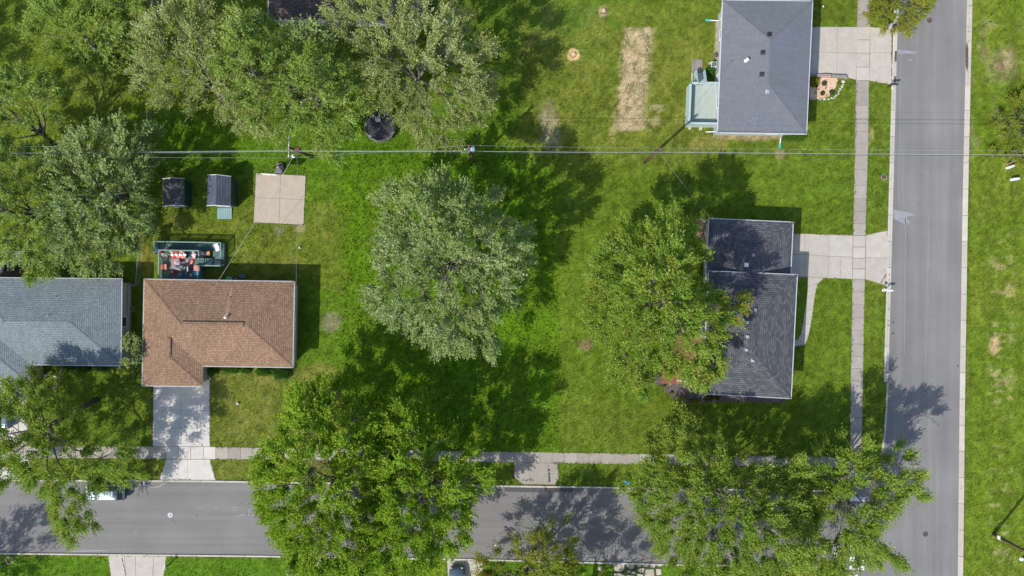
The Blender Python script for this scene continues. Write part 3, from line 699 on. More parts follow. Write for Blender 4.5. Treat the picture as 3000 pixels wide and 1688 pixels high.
# ---------------------------------------------------------------- houses
def add_uv(o, ze):
    me = o.data; uvl = me.uv_layers.new(name='UVMap')
    for p in me.polygons:
        n = p.normal
        h = Vector((n.x, n.y, 0))
        if h.length < .05: h = Vector((0, 1, 0))
        h.normalize(); t = Vector((-h.y, h.x, 0)); s = math.sqrt(max(1e-6, 1 - n.z ** 2)) or 1
        for li in p.loop_indices:
            v = me.vertices[me.loops[li].vertex_index].co
            up = -v.dot(h) / max(n.z, .2) if n.z > .2 else v.z
            uvl.data[li].uv = (v.dot(t) + 37.3, up + 51.7)
class House:
    def __init__(s, name, label, quad, ze, pitch, roofmat, wallmat, kind, wing=None, trim='white', inset=.42, ext=0, capmat=None):
        s.ze, s.pitch = ze, pitch
        Q = [Vector(W2(x, y, ze)) for x, y in quad]      # TL, TR, BR, BL
        s.Q = Q; s.Wd = ((Q[1] - Q[0]).length + (Q[2] - Q[3]).length) / 2; s.D = ((Q[3] - Q[0]).length + (Q[2] - Q[1]).length) / 2
        Wd, D = s.Wd, s.D
        c = (Q[0] + Q[1] + Q[2] + Q[3]) / 4
        s.root = thing(name, (c.x, c.y, 0), label, 'house')
        if kind == 'L':
            wb, De = wing; a = D / 2
            faces = [[(0, 0), (Wd, 0), (Wd - a, a), (a, a)], [(Wd, 0), (Wd, D), (Wd - a, a)], [(wb, D), (Wd, D), (Wd - a, a), (a, a), (wb / 2, D - wb / 2)],
                     [(0, 0), (a, a), (wb / 2, D - wb / 2), (wb / 2, De - wb / 2), (0, De)], [(wb, D), (wb / 2, D - wb / 2), (wb / 2, De - wb / 2), (wb, De)], [(0, De), (wb, De), (wb / 2, De - wb / 2)]]
            H = lambda u, v: max(min(u, Wd - u, v, D - v), min(u, wb - u, De - v))
            out = [(0, 0), (Wd, 0), (Wd, D), (wb, D), (wb, De), (0, De)]
            caps = [((0, 0), (a, a)), ((Wd, 0), (Wd - a, a)), ((Wd, D), (Wd - a, a)), ((a, a), (wb / 2, D - wb / 2)), ((0, De), (wb / 2, De - wb / 2)), ((wb, De), (wb / 2, De - wb / 2))]
            s.vents = [((a + .2, a), (Wd - a - .2, a)), ((wb / 2, D - wb / 2 + .15), (wb / 2, De - wb / 2 - .1))]
            wl = [(inset, inset), (Wd - inset, inset), (Wd - inset, D - inset), (wb - inset, D - inset), (wb - inset, De - inset), (inset, De - inset)]
        elif kind == 'hipV':
            a = Wd / 2
            faces = [[(0, 0), (Wd, 0), (a, a)], [(Wd, 0), (Wd, D), (a, D - a), (a, a)], [(Wd, D), (0, D), (a, D - a)], [(0, D), (0, 0), (a, a), (a, D - a)]]
            H = lambda u, v: min(u, Wd - u, v, D - v); out = [(0, 0), (Wd, 0), (Wd, D), (0, D)]
            caps = [((0, 0), (a, a)), ((Wd, 0), (a, a)), ((0, D), (a, D - a)), ((Wd, D), (a, D - a)), ((a, a), (a, D - a))]; s.vents = []
            wl = [(inset, inset), (Wd - inset, inset), (Wd - inset, D - inset), (inset, D - inset)]
        elif kind == 'hipH':
            a = D / 2
            faces = [[(0, 0), (Wd, 0), (Wd - a, a), (a, a)], [(Wd, 0), (Wd, D), (Wd - a, a)], [(Wd, D), (0, D), (a, a), (Wd - a, a)], [(0, D), (0, 0), (a, a)]]
            H = lambda u, v: min(u, Wd - u, v, D - v); out = [(0, 0), (Wd, 0), (Wd, D), (0, D)]
            caps = [((0, 0), (a, a)), ((Wd, 0), (Wd - a, a)), ((0, D), (a, a)), ((Wd, D), (Wd - a, a)), ((a, a), (Wd - a, a))]; s.vents = []
            wl = [(inset, inset), (Wd - inset, inset), (Wd - inset, D - inset), (inset, D - inset)]
        elif kind == 'garage':
            a = Wd / 2; Dx = D + ext
            faces = [[(0, 0), (Wd, 0), (a, a)], [(Wd, 0), (Wd, Dx), (a, Dx), (a, a)], [(0, Dx), (0, 0), (a, a), (a, Dx)]]
            H = lambda u, v: min(u, Wd - u, v); out = [(0, 0), (Wd, 0), (Wd, Dx), (0, Dx)]
            caps = [((0, 0), (a, a)), ((Wd, 0), (a, a)), ((a, a), (a, Dx))]; s.vents = []
            wl = [(inset, inset), (Wd - inset, inset), (Wd - inset, Dx), (inset, Dx)]
        s.H = H; s.wl = wl
        mb = MB()
        for f in faces: mb.add([s.P(u, v, ze + pitch * H(u, v)) for u, v in f], [tuple(range(len(f)))])
        s.polys = [[Vector(x) for x in mb.v][i] for i in range(0)]
        vs = [Vector(v) for v in mb.v]; s.bvh = BVHTree.FromPolygons(vs, mb.f)
        s.roof = obj('roof', mb, M[roofmat], s.root, recalc=False)
        for p in s.roof.data.polygons:
            if p.normal.z < 0: p.flip()
        s.roof.data.update(); add_uv(s.roof, ze)
        sb = MB().prism([s.P2(u, v) for u, v in out], ze - .17, ze - .012); obj('soffit', sb, M[trim], s.roof)
        for A, B in caps:
            cb = MB()
            n_ = max(1, int(math.dist(A, B) / .3))
            for i in range(n_):
                t0, t1 = i / n_, (i + 1.0) / n_
                ua, va = A[0] + (B[0] - A[0]) * t0, A[1] + (B[1] - A[1]) * t0; ub, vb = A[0] + (B[0] - A[0]) * t1, A[1] + (B[1] - A[1]) * t1
                a3 = s.P(ua, va, ze + pitch * H(ua, va) + .012); b3 = s.P(ub, vb, ze + pitch * H(ub, vb) + .03)
                d = (b3 - a3); sd_ = d.cross(Vector((0, 0, 1))).normalized() * .16; dz = Vector((0, 0, -.035))
                cb.add([a3 - sd_ + dz, a3, a3 + sd_ + dz, b3 - sd_ + dz, b3, b3 + sd_ + dz], [(0, 1, 4, 3), (1, 2, 5, 4)])
            ro = obj('ridge_cap', cb, M[capmat or roofmat], s.roof, recalc=False)
            for p in ro.data.polygons:
                if p.normal.z < 0: p.flip()
            ro.data.update(); add_uv(ro, ze)
        n = len(out); s.out = out
        for i in range(n):
            if kind == 'garage' and i == 2: continue
            A = s.P(*out[i], ze - .05); B = s.P(*out[(i + 1) % n], ze - .05)
            d = (B - A).normalized(); nn = Vector((d.y, -d.x, 0)) ; nn = nn if (A + nn * .5 - Vector((c.x, c.y, 0))).length > (A - nn * .5 - Vector((c.x, c.y, 0))).length else -nn
            gb = MB(); o1 = nn * .005; o2 = nn * .085
            for o_, hh in ((nn * .012, .10), (nn * .082, .09)):
                gb.beam(A + o_ - d * .05, B + o_ + d * .05, .016, hh)
            gb.beam(A + nn * .047 - Vector((0, 0, .05)), B + nn * .047 - Vector((0, 0, .05)), .09, .012)
            obj('gutter', gb, M['white'] if trim == 'white' else M[trim], s.root)
        obj('wall', MB().prism([s.P2(u, v) for u, v in wl], 0, ze - .172), M[wallmat], s.root)
    def P2(s, u, v):
        a, b = u / s.Wd, v / s.D; Q = s.Q
        p = (Q[0] * (1 - a) + Q[1] * a) * (1 - b) + (Q[3] * (1 - a) + Q[2] * a) * b
        return (p.x, p.y)
    def P(s, u, v, z): return Vector((*s.P2(u, v), z))
    def hit(s, px, py):
        d = (W(px, py, 0) - Vector((0, 0, CAMH))).normalized()
        r = s.bvh.ray_cast(Vector((0, 0, CAMH)), d)
        return r[0], (r[1] if r[1] is None or r[1].z > 0 else -r[1])
    def on_wall(s, i, t, wd, z0, ht, name='window', door=False):
        """window or door on wall i at fraction t"""
        n = len(s.wl); A = s.P(*s.wl[i], 0); B = s.P(*s.wl[(i + 1) % n], 0); d = (B - A).normalized()
        nn = Vector((d.y, -d.x, 0)); c = s.P(s.Wd / 2, s.D / 2, 0)
        if (A.lerp(B, .5) + nn * .3 - c).length < (A.lerp(B, .5) - nn * .3 - c).length: nn = -nn
        p = A.lerp(B, t); rz = math.atan2(d.y, d.x)
        f = MB()
        for off in (-wd / 2, wd / 2): f.box(p + d * off + nn * .02 + Vector((0, 0, z0)), .09, .09, ht, rz)
        for zz in (z0 - .01, z0 + ht - .07): f.box(p + nn * .021 + Vector((0, 0, zz)), wd + .1, .1, .08, rz)
        fo = obj(name, f, M['white'], s.root)
        g_ = MB().box(p + nn * .012 + Vector((0, 0, z0 + .02)), wd - .06, .05, ht - .06, rz)
        obj('door_panel' if door else 'pane', g_, M['offwhite'] if door else M['pane'], fo)
    def vent_box(s, px, py, sz, m, h=.16, name='roof_vent', sh=1.0):
        p, nrm = s.hit(px, py)
        if p is None: return
        mb = MB(); t = nrm.cross(Vector((0, 0, 1))).normalized() if nrm.z < .999 else Vector((1, 0, 0)); u = nrm.cross(t)
        def P_(a, b, c): return p + t * a + u * b + nrm * c
        k = sz / 2
        mb.add([P_(-k * 1.25, -k * 1.25, .005), P_(k * 1.25, -k * 1.25, .005), P_(k * 1.25, k * 1.25, .005), P_(-k * 1.25, k * 1.25, .005), P_(-k * 1.25, -k * 1.25, .02), P_(k * 1.25, -k * 1.25, .02), P_(k * 1.25, k * 1.25, .02), P_(-k * 1.25, k * 1.25, .02)],
               [(4, 5, 6, 7), (0, 1, 5, 4), (1, 2, 6, 5), (2, 3, 7, 6), (3, 0, 4, 7)])
        mb.add([P_(-k * .8, -k * .8, .02), P_(k * .8, -k * .8, .02), P_(k * .8, k * .8, .02), P_(-k * .8, k * .8, .02), P_(-k, -k, h), P_(k, -k, h), P_(k, k, h), P_(-k, k, h), P_(-k * .8, -k * .8, h + .03), P_(k * .8, -k * .8, h + .03), P_(k * .8, k * .8, h + .03), P_(-k * .8, k * .8, h + .03)],
               [(8, 9, 10, 11), (4, 5, 9, 8), (5, 6, 10, 9), (6, 7, 11, 10), (7, 4, 8, 11), (0, 1, 5, 4), (1, 2, 6, 5), (2, 3, 7, 6), (3, 0, 4, 7)])
        return obj(name, mb, m, s.roof)
    def pipe(s, px, py, r, h, m, cap=None, name='vent_pipe'):
        p, nrm = s.hit(px, py)
        mb = MB().cyl(p - Vector((0, 0, .1)), r, h + .1, 12)
        if cap: mb.cyl(p + Vector((0, 0, h)), r * 1.6, .05, 14).cyl(p + Vector((0, 0, h + .05)), r * 1.6, .06, 14, r2=r * .4)
        mb.cyl(p - Vector((0, 0, .05)), r * 1.9, .1, 12, r2=r * 1.2)
        return obj(name, mb, m, s.roof)
    def ridge_vent(s, m):
        for A, B in s.vents:
            a3 = s.P(*A, s.ze + s.pitch * s.H(*A) + .10); b3 = s.P(*B, s.ze + s.pitch * s.H(*B) + .10)
            mb = MB(); d = (b3 - a3); sd_ = d.cross(Vector((0, 0, 1))).normalized()
            for sg in (-1, 1): mb.add([a3, b3, b3 + sd_ * .26 * sg - Vector((0, 0, .05)), a3 + sd_ * .26 * sg - Vector((0, 0, .05))], [(0, 1, 2, 3)])
            for sg in (-1, 1): mb.add([a3 + sd_ * .26 * sg - Vector((0, 0, .05)), b3 + sd_ * .26 * sg - Vector((0, 0, .05)), b3 + sd_ * .26 * sg - Vector((0, 0, .19)), a3 + sd_ * .26 * sg - Vector((0, 0, .19))], [(0, 1, 2, 3)])
            o = obj('ridge_vent', mb, m, s.roof, recalc=False)
            for p in o.data.polygons:
                if p.normal.z < -.1: p.flip()
            o.data.update(); add_uv(o, s.ze)
def patch(h, pts, m, name='shingle_patch'):
    vs = []
    for x_, y_ in pts:
        p, n_ = h.hit(x_, y_)
        if p is None: return
        vs.append(p + n_ * .012)
    mb = MB(); mb.add(vs, [tuple(range(len(vs)))])
    o = obj(name, mb, m, h.roof, recalc=False)
    for p in o.data.polygons:
        if p.normal.z < 0: p.flip()
    o.data.update(); add_uv(o, h.ze)

px = lambda v, z: v / PPM * (CAMH - z) / CAMH
brown = House('house', 'L-shaped house with tan-brown shingle roof behind the teal deck', [(423, 819), (862, 826), (857, 1076), (418, 1070)], 2.9, .31, 'roof_brown', 'siding_beige', 'L', (px(176, 2.9), px(310, 2.9)))
brown.ridge_vent(M['roof_brown'])
patch(brown, [(657, 926), (670, 927), (682, 842), (676, 842)], M['roof_brown_light'], 'faded_streak')
brown.pipe(663, 930, .09, .35, M['white'], cap=True)
brown.pipe(675, 871, .04, .22, M['black'])
for i, t, wd in ((2, .25, 1.6), (2, .62, 1.6), (1, .5, 1.2), (0, .45, 1.5), (5, .5, 1.0)): brown.on_wall(i, t, wd, 1.0, 1.2)
brown.on_wall(4, .45, 4.8, .02, 2.2, 'garage_door', True)
grey = House('house', 'L-shaped house with blue-grey shingle roof at the left edge', [(-84, 814), (356, 818), (353, 1071), (-90, 1066)], 2.9, .31, 'roof_grey', 'siding_beige', 'L', (px(178, 2.9), px(312, 2.9)))
grey.pipe(143, 925, .06, .3, M['galv']); grey.pipe(168, 868, .035, .22, M['black'])
for i, t, wd in ((1, .5, 1.2), (2, .3, 1.6), (2, .7, 1.6), (0, .6, 1.4)): grey.on_wall(i, t, wd, 1.0, 1.2)
grey.on_wall(4, .45, 4.8, .02, 2.2, 'garage_door', True)
slate = House('house', 'house with large slate-grey hipped roof at the top right', [(2118, 1), (2380, 4), (2362, 392), (2103, 388)], 3.3, .29, 'roof_slate', 'siding_green', 'hipV')
patch(slate, [(2326, 72), (2335, 64), (2336, 90), (2318, 108), (2310, 150), (2296, 150), (2290, 134), (2272, 142), (2270, 172), (2257, 180), (2258, 120), (2288, 92), (2304, 90)], M['roof_slate_dark'])
patch(slate, [(2170, 352), (2190, 342), (2225, 340), (2252, 336), (2254, 350), (2288, 352), (2300, 364), (2312, 384), (2276, 386), (2262, 366), (2212, 362), (2172, 372)], M['roof_slate_dark'])
for p_ in ((2254, 101), (2235, 154), (2232, 218), (2249, 268)): slate.vent_box(*p_, .42, M['galv'] if p_[1] > 250 else M['black'], .14)
slate.pipe(2186, 178, .12, .45, M['white'], cap=True)
for i, t, wd in ((3, .25, 1.4), (3, .8, 1.2), (2, .3, 1.2), (1, .75, 1.8)): slate.on_wall(i, t, wd, 1.1, 1.2)
slate.on_wall(1, .38, 4.8, .02, 2.3, 'garage_door', True)
slate.on_wall(3, .45, .95, .05, 2.1, 'back_door', True)
black = House('house', 'two-level house with charcoal shingle roofs beside the large tree', [(2077, 795), (2335, 806), (2317, 1167), (2060, 1153)], 4.0, .29, 'roof_black', 'siding_beige', 'hipV')
garage = House('garage_wing', 'lower garage wing with charcoal shingle roof at the upper end', [(2078, 641), (2323, 652), (2316, 800), (2070, 793)], 2.8, .27, 'roof_black', 'siding_beige', 'garage', ext=1.3)
garage.root['label'] = 'lower garage wing with charcoal shingle hip roof'
# the wing is attached to the house: hang its parts under the same house
for ch in list(garage.root.children):
    loc = Vector(garage.root.location) - Vector(black.root.location); ch.parent = black.root; ch.location = Vector(ch.location) + loc
bpy.data.objects.remove(garage.root); garage.root = black.root
for p_ in ((2190, 945), (2190, 986), (2187, 1025)): black.vent_box(*p_, .28, M['galv'], .2)
for p_ in ((2213, 908), (2206, 1057)): black.vent_box(*p_, .3, M['galv'], .16)
garage.vent_box(2187, 776, .38, M['white'], .2); garage.vent_box(2207, 748, .26, M['galv'], .2)
for i, t, wd in ((1, .3, 1.5), (1, .75, 1.5), (2, .5, 1.4), (3, .3, 1.6)): black.on_wall(i, t, wd, 1.4, 1.2)
old = House('house', 'old house with weathered purple-brown roof at the top edge under the trees', [(790, -215), (1250, -210), (1246, 62), (786, 58)], 3.0, .31, 'roof_dull', 'offwhite', 'hipH')

# downspouts running out onto the lawn
def downspout(h, pts, zs, label, m='white', end=True):
    P_ = [W(x_, y_, z_) for (x_, y_), z_ in zip(pts, zs)]
    r = thing('downspout', (P_[-1].x, P_[-1].y, 0), label, 'downspout')
    mb = MB()
    for a, b in zip(P_[:-1] if end else P_, P_[1:-1] if end else P_[1:]): mb.beam(a, b, .10, .08)
    obj('pipe', mb, M[m], r)
    if end:
        e = MB().beam(P_[-2], P_[-1], .26, .10); obj('splash_end', e, M['teal'], r)
downspout(slate, [(2115, 50), (2108, 61), (2080, 60), (2067, 59)], [3.1, .25, .12, .08], 'white downspout with green end on the west side of the slate-roofed house')
downspout(slate, [(2292, 393), (2287, 405), (2285, 421), (2284, 434)], [3.1, .3, .12, .08], 'white downspout with green end on the south side of the slate-roofed house')
downspout(slate, [(2104, 381), (2094, 386), (2068, 387)], [3.1, .3, .1], 'white downspout lying below the slate-roofed house deck', end=False)
downspout(black, [(2060, 1122), (2056, 1130), (2048, 1164)], [3.2, .4, .08], 'grey downspout in the mulch bed by the charcoal-roofed house', 'galv', end=False)
downspout(grey, [(128, 1100), (150, 1100), (166, 1105), (186, 1106)], [.9, .35, .2, .12], 'white drain pipe lying over the curved edging by the grey-roofed house', end=False)

# ---------------------------------------------------------------- sheds
def shed(quad, ze, h_r, rm, label, facing=True):
    Q = [Vector(W2(x_, y_, ze)) for x_, y_ in quad]; TL, TR, BR, BL = Q
    c = sum(Q, Vector((0, 0))) / 4; r = thing('shed', (c.x, c.y, 0), label, 'shed', 'garden sheds')
    ins = lambda k: [(p + (c - p).normalized() * k) for p in Q]
    Wl = ins(.18); zr = ze + h_r
    mb = MB().prism([(p.x, p.y) for p in Wl], .02, ze - .02); wo_ = obj('wall', mb, M['shed_green'], r)
    mt, mbm = (TL + TR) / 2, (BL + BR) / 2
    rb = MB(); v3 = lambda p, z: (p.x, p.y, z)
    for A, B, C_, D_ in ((TL, mt, mbm, BL), (mt, TR, BR, mbm)):
        za = (ze, zr, zr, ze) if A is TL else (zr, ze, ze, zr)
        rb.add([v3(A, za[0]), v3(B, za[1]), v3(C_, za[2]), v3(D_, za[3]), v3(A, za[0] - .05), v3(B, za[1] - .05), v3(C_, za[2] - .05), v3(D_, za[3] - .05)],
               [(0, 1, 2, 3), (7, 6, 5, 4), (0, 4, 5, 1), (1, 5, 6, 2), (2, 6, 7, 3), (3, 7, 4, 0)])
    ro = obj('roof', rb, M[rm], r); add_uv(ro, ze)
    for a, b, e in ((Wl[0], Wl[1], mt), (Wl[3], Wl[2], mbm)):
        m_ = (a + b) / 2; obj('gable', MB().add([v3(a, ze - .02), v3(b, ze - .02), v3(m_, zr - .1)], [(0, 1, 2)]), M['shed_green'], r)
    for a, b in ((BL, BR), (TL, TR)):
        m_ = (a + b) / 2; tb = MB()
        tb.beam(v3(a, ze - .02), v3(m_, zr - .02), .05, .14); tb.beam(v3(m_, zr - .02), v3(b, ze - .02), .05, .14); obj('trim', tb, M['white'], r)
    a, b = Wl[3], Wl[2]; d = (b - a).normalized(); nn = Vector((d.y, -d.x)) 
    if (a + nn - c).length < (a - nn - c).length: nn = -nn
    for sg in (-.5, .5):
        p = (a + b) / 2 + d * sg * .78 + nn * .03
        db = MB().box((p.x, p.y, .08), .72, .05, ze - .25, math.atan2(d.y, d.x)); do = obj('door', db, M['offwhite'], r)
        q = p - d * sg * .5 + nn * .04; obj('handle', MB().box((q.x, q.y, 1.0), .04, .04, .16, 0), M['black'], do)
    return r
shed([(477, 524), (540, 523), (540, 602), (476, 605)], 2.1, .6, 'roof_shed2', 'smaller dark green shed with faded brownish roof under the tree')
shed([(609, 513), (677, 517), (676, 604), (606, 603)], 2.3, .75, 'roof_shed', 'larger dark green shed with blue-black ribbed roof and a ramp')
rp = thing('ramp', W(658, 628), 'teal-grey board ramp leading to the larger shed', 'ramp')
for i in range(7):
    x0 = 637 + i * 6.05; a, b = W(x0, 642, .03), W(x0, 610, .18); c_, d_ = W(x0 + 5.7, 642, .03), W(x0 + 5.7, 610, .18)
    mb = MB(); dz = Vector((0, 0, .03)); mb.add([a, c_, d_, b, a + dz, c_ + dz, d_ + dz, b + dz], [(4, 5, 6, 7), (0, 1, 5, 4), (1, 2, 6, 5), (2, 3, 7, 6), (3, 0, 4, 7)]); obj('board', mb, M['ramp_grey'], rp)

# ---------------------------------------------------------------- decks
def boards(root, quad, z, m, n, along='v', th=.04, gap=.012):
    """deck boards between quad corners TL,TR,BR,BL (world xy at z)"""
    TL, TR, BR, BL = [Vector(q) for q in quad]
    if along == 'u': TL, TR, BR, BL = BL, TL, TR, BR
    wdt = (TR - TL).length; g_ = gap / wdt
    for i in range(n):
        a, b = i / n + g_ / 2, (i + 1) / n - g_ / 2
        P_ = [TL.lerp(TR, a), TL.lerp(TR, b), BL.lerp(BR, b), BL.lerp(BR, a)]
        obj('board', MB().prism([(p.x, p.y) for p in P_], z - th, z + random.uniform(-.003, .003)), m, root)
def railing(root, pts, z0, zt, m, capw=.14, pitch_=.13, mcap=None, panel=False):
    """baluster rail along world xy points"""
    cb = MB()
    for a, b in zip(pts, pts[1:]): cb.beam((*a, zt), (*b, zt), capw, .04)
    obj('rail_cap', cb, mcap or m, root)
    for a, b in zip(pts, pts[1:]):
        a, b = Vector(a), Vector(b); L_ = (b - a).length; d = (b - a) / L_; rz = math.atan2(d.y, d.x)
        bb = MB()
        if panel: bb.beam((*a, (z0 + zt) / 2), (*b, (z0 + zt) / 2), .05, zt - z0 - .02)
        else:
            k = int(L_ / pitch_)
            for i in range(1, k): p = a.lerp(b, i / k); bb.box((p.x, p.y, z0), .04, .04, zt - z0 - .02, rz)
            bb.beam((*a, z0 + .08), (*b, z0 + .08), .04, .05)
        o = obj('panel' if panel else 'balusters', bb, m, root)
    for p in [pts[0], pts[-1]] + list(pts[1:-1]):
        obj('post', MB().box((p[0], p[1], 0), .1, .1, zt + .03), m, root)
# slate house deck: solid-sided
sdk = thing('deck', W(2065, 300), 'pale grey-green raised deck with solid sides behind the slate-roofed house', 'deck')
zf, zt = 1.0, 1.9
TLd, BLd = Vector(W2(2024, 243, zt)), Vector(W2(2019, 361, zt)); TRd = Vector(W2(2112, 243, zt)); BRd = Vector(W2(2106, 362, zt))
boards(sdk, [TLd, TRd, BRd, BLd], zf, M['deck_grey'], 26)
st_a, st_b = TLd.lerp(TRd, .24), TLd.lerp(TRd, .52)
for a, b in ((TLd, BLd), (BLd, BRd), (TLd, st_a), (st_b, TRd)):
    d = (b - a).normalized(); mb = MB().beam((*a, zt / 2), (*b, zt / 2), .10, zt - .04); obj('side_panel', mb, M['rail_grey'], sdk)
    obj('rail_cap', MB().beam((*(a - d * .05), zt), (*(b + d * .05), zt), .24, .04), M['rail_grey'], sdk)
up = (TLd - BLd).normalized()
for i in range(6):
    z_ = zf - (i + 1) * zf / 7; a = st_a + up * (.10 + i * .28); b = st_b + up * (.10 + i * .28)
    obj('stair_tread', MB().prism([(a.x, a.y), (b.x, b.y), ((b + up * .25).x, (b + up * .25).y), ((a + up * .25).x, (a + up * .25).y)], z_ - .04, z_), M['rail_grey'], sdk)
for s_ in (st_a, st_b):
    e = s_ + up * 1.85; mb = MB(); sd_ = (TRd - TLd).normalized() * .05
    mb.add([(*(s_ - sd_), .05), (*(e - sd_), .0), (*(e - sd_), .9), (*(s_ - sd_), 1.88), (*(s_ + sd_), .05), (*(e + sd_), .0), (*(e + sd_), .9), (*(s_ + sd_), 1.88)], [(0, 1, 2, 3), (7, 6, 5, 4), (0, 4, 5, 1), (1, 5, 6, 2), (2, 6, 7, 3), (3, 7, 4, 0)])
    obj('stair_rail', mb, M['rail_grey'], sdk)
    obj('rail_cap', MB().beam((*s_, 1.9), (*e, .92), .16, .04), M['rail_grey'], sdk)
sp = thing('patio', W(2040, 190), 'small tan board patio at the foot of the deck stairs', kind='structure')
for i in range(6): slab(sp, [(2027 + i * 5.2, 174), (2032 + i * 5.2, 174), (2030.5 + i * 5.2, 212), (2025.5 + i * 5.2, 212)], M['wood_grey'], .04, .008, 'board')
slab(sp, [(2025, 213), (2031, 213), (2029, 238), (2024, 238)], M['conc_drive'], .03)
for q in ([(2017, 372), (2025, 372), (2024, 380), (2016, 380)], [(2048, 372), (2057, 372), (2056, 382), (2047, 382)]): tag(obj('stepping_stone', MB().prism([W2(*p) for p in q], 0, .05), M['flag']), 'small square stepping stone below the pale deck, %s one' % ('left' if q[0][0] < 2030 else 'right'), 'paving stone', 'stepping stones below the deck')
ac = thing('air_conditioner', W(2087, 193), 'beige air conditioning unit with round black fan by the slate-roofed house', 'air conditioner')
c_ = W(2087, 194)
obj('case', MB().box(c_, .72, .72, .74, -.04), M['ac'], ac, bevel=.05)
obj('fan_grille', MB().cyl(c_ + Vector((0, 0, .745)), .27, .02, 24), M['black'], ac)
fb = MB()
for k in range(5): a = k * 1.257; fb.beam(c_ + Vector((0, 0, .775)), c_ + Vector((.24 * math.cos(a), .24 * math.sin(a), .775)), .03, .01)
obj('fan_guard', fb, M['ac'], ac); obj('pad', MB().box(c_ - Vector((0, 0, 0)), .9, .9, .05, -.04), M['conc_drive'], ac)
kt = thing('kettle_grill', W(2092, 168), 'brownish round covered grill beside the wall', 'grill'); c_ = W(2092, 168)
obj('bowl', MB().ball(c_ + Vector((0, 0, .75)), .3, .3, .2), M['iron'], kt, True); lb = MB()
for k in range(3): a = k * 2.09; lb.tube([c_ + Vector((.28 * math.cos(a), .28 * math.sin(a), 0)), c_ + Vector((.1 * math.cos(a), .1 * math.sin(a), .65))], .02, 5)
obj('leg', lb, M['galv'], kt)

# teal deck of the brown-roofed house
tdk = thing('deck', W(540, 770), 'dark teal two-level deck with railings and colourful furniture', 'deck')
ZL, ZH = .45, 1.15
def q4(x0, y0, x1, y1, z): return [Vector(W2(x0, y0, z)), Vector(W2(x1, y0, z)), Vector(W2(x1, y1, z)), Vector(W2(x0, y1, z))]
boards(tdk, q4(468, 714, 657, 734, ZL), ZL, M['deck_green'], 54)
boards(tdk, q4(624, 734.5, 657, 781, ZL), ZL, M['deck_green'], 9)
boards(tdk, q4(470, 735, 583, 820, ZH), ZH, M['deck_green'], 24, 'u')
boards(tdk, q4(583.5, 756, 598, 777, ZH), ZH, M['deck_green'], 6, 'u')
for i in range(4):
    x0 = 599 + i * 6.3; z_ = ZH - (i + 1) * .14; obj('stair_tread', MB().prism([W2(x0, 757, z_), W2(x0 + 5, 757, z_), W2(x0 + 5, 777, z_), W2(x0, 777, z_)], z_ - .04, z_), M['rail_green'], tdk)
for i in range(5):
    x0 = 467 - (i + 1) * 3.4; z_ = ZL - i * .09; obj('stair_tread', MB().prism([W2(x0, 714, z_), W2(x0 + 3.1, 714, z_), W2(x0 + 3.1, 742, z_), W2(x0, 742, z_)], z_ - .04, z_), M['deck_green'], tdk)
skirt = MB()
for a, b, z_ in (((657, 714), (657, 781), ZL), ((624, 781), (657, 781), ZL), ((583, 781), (583, 820), ZH), ((583, 778), (624, 778), ZH * .6)):
    skirt.beam((*W2(*a, z_), z_ / 2), (*W2(*b, z_), z_ / 2), .05, z_ - .06)
obj('skirting', skirt, M['deck_green'], tdk)
railing(tdk, [W2(451, 742, 1.45), W2(451, 708, 1.45), W2(515, 709, 1.45), W2(580, 710, 1.45), W2(646, 712, 1.45), W2(646, 754, 1.45)], .3, 1.45, M['rail_green'])
railing(tdk, [W2(464, 815, 2.1), W2(464.5, 774, 2.1), W2(465, 733, 2.1), W2(523, 734, 2.1), W2(581, 735, 2.1), W2(582, 750, 2.1)], ZH, 2.1, M['rail_green'])
railing(tdk, [W2(645, 779, 1.45), W2(581, 778, 1.9)], ZL, 1.5, M['rail_green'])
railing(tdk, [W2(579, 780, 2.1), W2(578, 815, 2.1)], ZH, 2.1, M['rail_green'])
def cushion(c, sx, sy, sz, rz, m, parent, name='cushion'):
    return obj(name, MB().box(c, sx, sy, sz, rz), m, parent, bevel=min(sz, sx, sy) * .3)
def T(x_, y_, z_=ZH): return W(x_, y_, z_)
sofa = thing('outdoor_sofa', T(525, 744), 'long outdoor sofa with red and white cushions against the deck rail', 'sofa')
obj('frame', MB().box(T(525, 745, ZH), 2.1, .85, .32), M['black'], sofa)
for i, c_ in enumerate(('pink', 'red', 'pink')): cushion(T(507 + i * 14.5, 738.5, ZH + .35), .56, .2, .42, -.25, M[c_], sofa)
for i in range(4): cushion(T(506 + i * 12, 746.5, ZH + .36), .42, .30, .16, -.4, M['cloth_white'], sofa, 'pillow')
for i, c_ in enumerate(('red', 'coral', 'coral')): cushion(T(510 + i * 14, 753, ZH + .33), .56, .36, .14, 0, M[c_], sofa, 'seat_cushion')
ch = thing('armchair', T(478, 745), 'red cushioned armchair in the corner of the teal deck', 'armchair')
obj('frame', MB().box(T(480, 745, ZH), .75, .75, .3, -.6), M['black'], ch)
cushion(T(474.5, 738, ZH + .34), .55, .3, .34, -.15, M['red'], ch); cushion(T(479.5, 746, ZH + .32), .5, .4, .14, -.6, M['cloth_white'], ch, 'seat_cushion'); cushion(T(486, 751, ZH + .2), .5, .28, .14, .6, M['coral'], ch, 'foot_cushion')
ch = thing('armchair', T(571, 748), 'coral and white cushioned armchair near the stair post', 'armchair')
obj('frame', MB().box(T(571, 747, ZH), .75, .8, .3, -.6), M['black'], ch)
cushion(T(572, 742, ZH + .34), .6, .24, .34, -.7, M['pink'], ch); cushion(T(568, 749, ZH + .33), .5, .28, .12, -.6, M['cloth_white'], ch, 'seat_cushion'); cushion(T(569, 755, ZH + .3), .4, .3, .12, -.5, M['coral'], ch, 'foot_cushion')
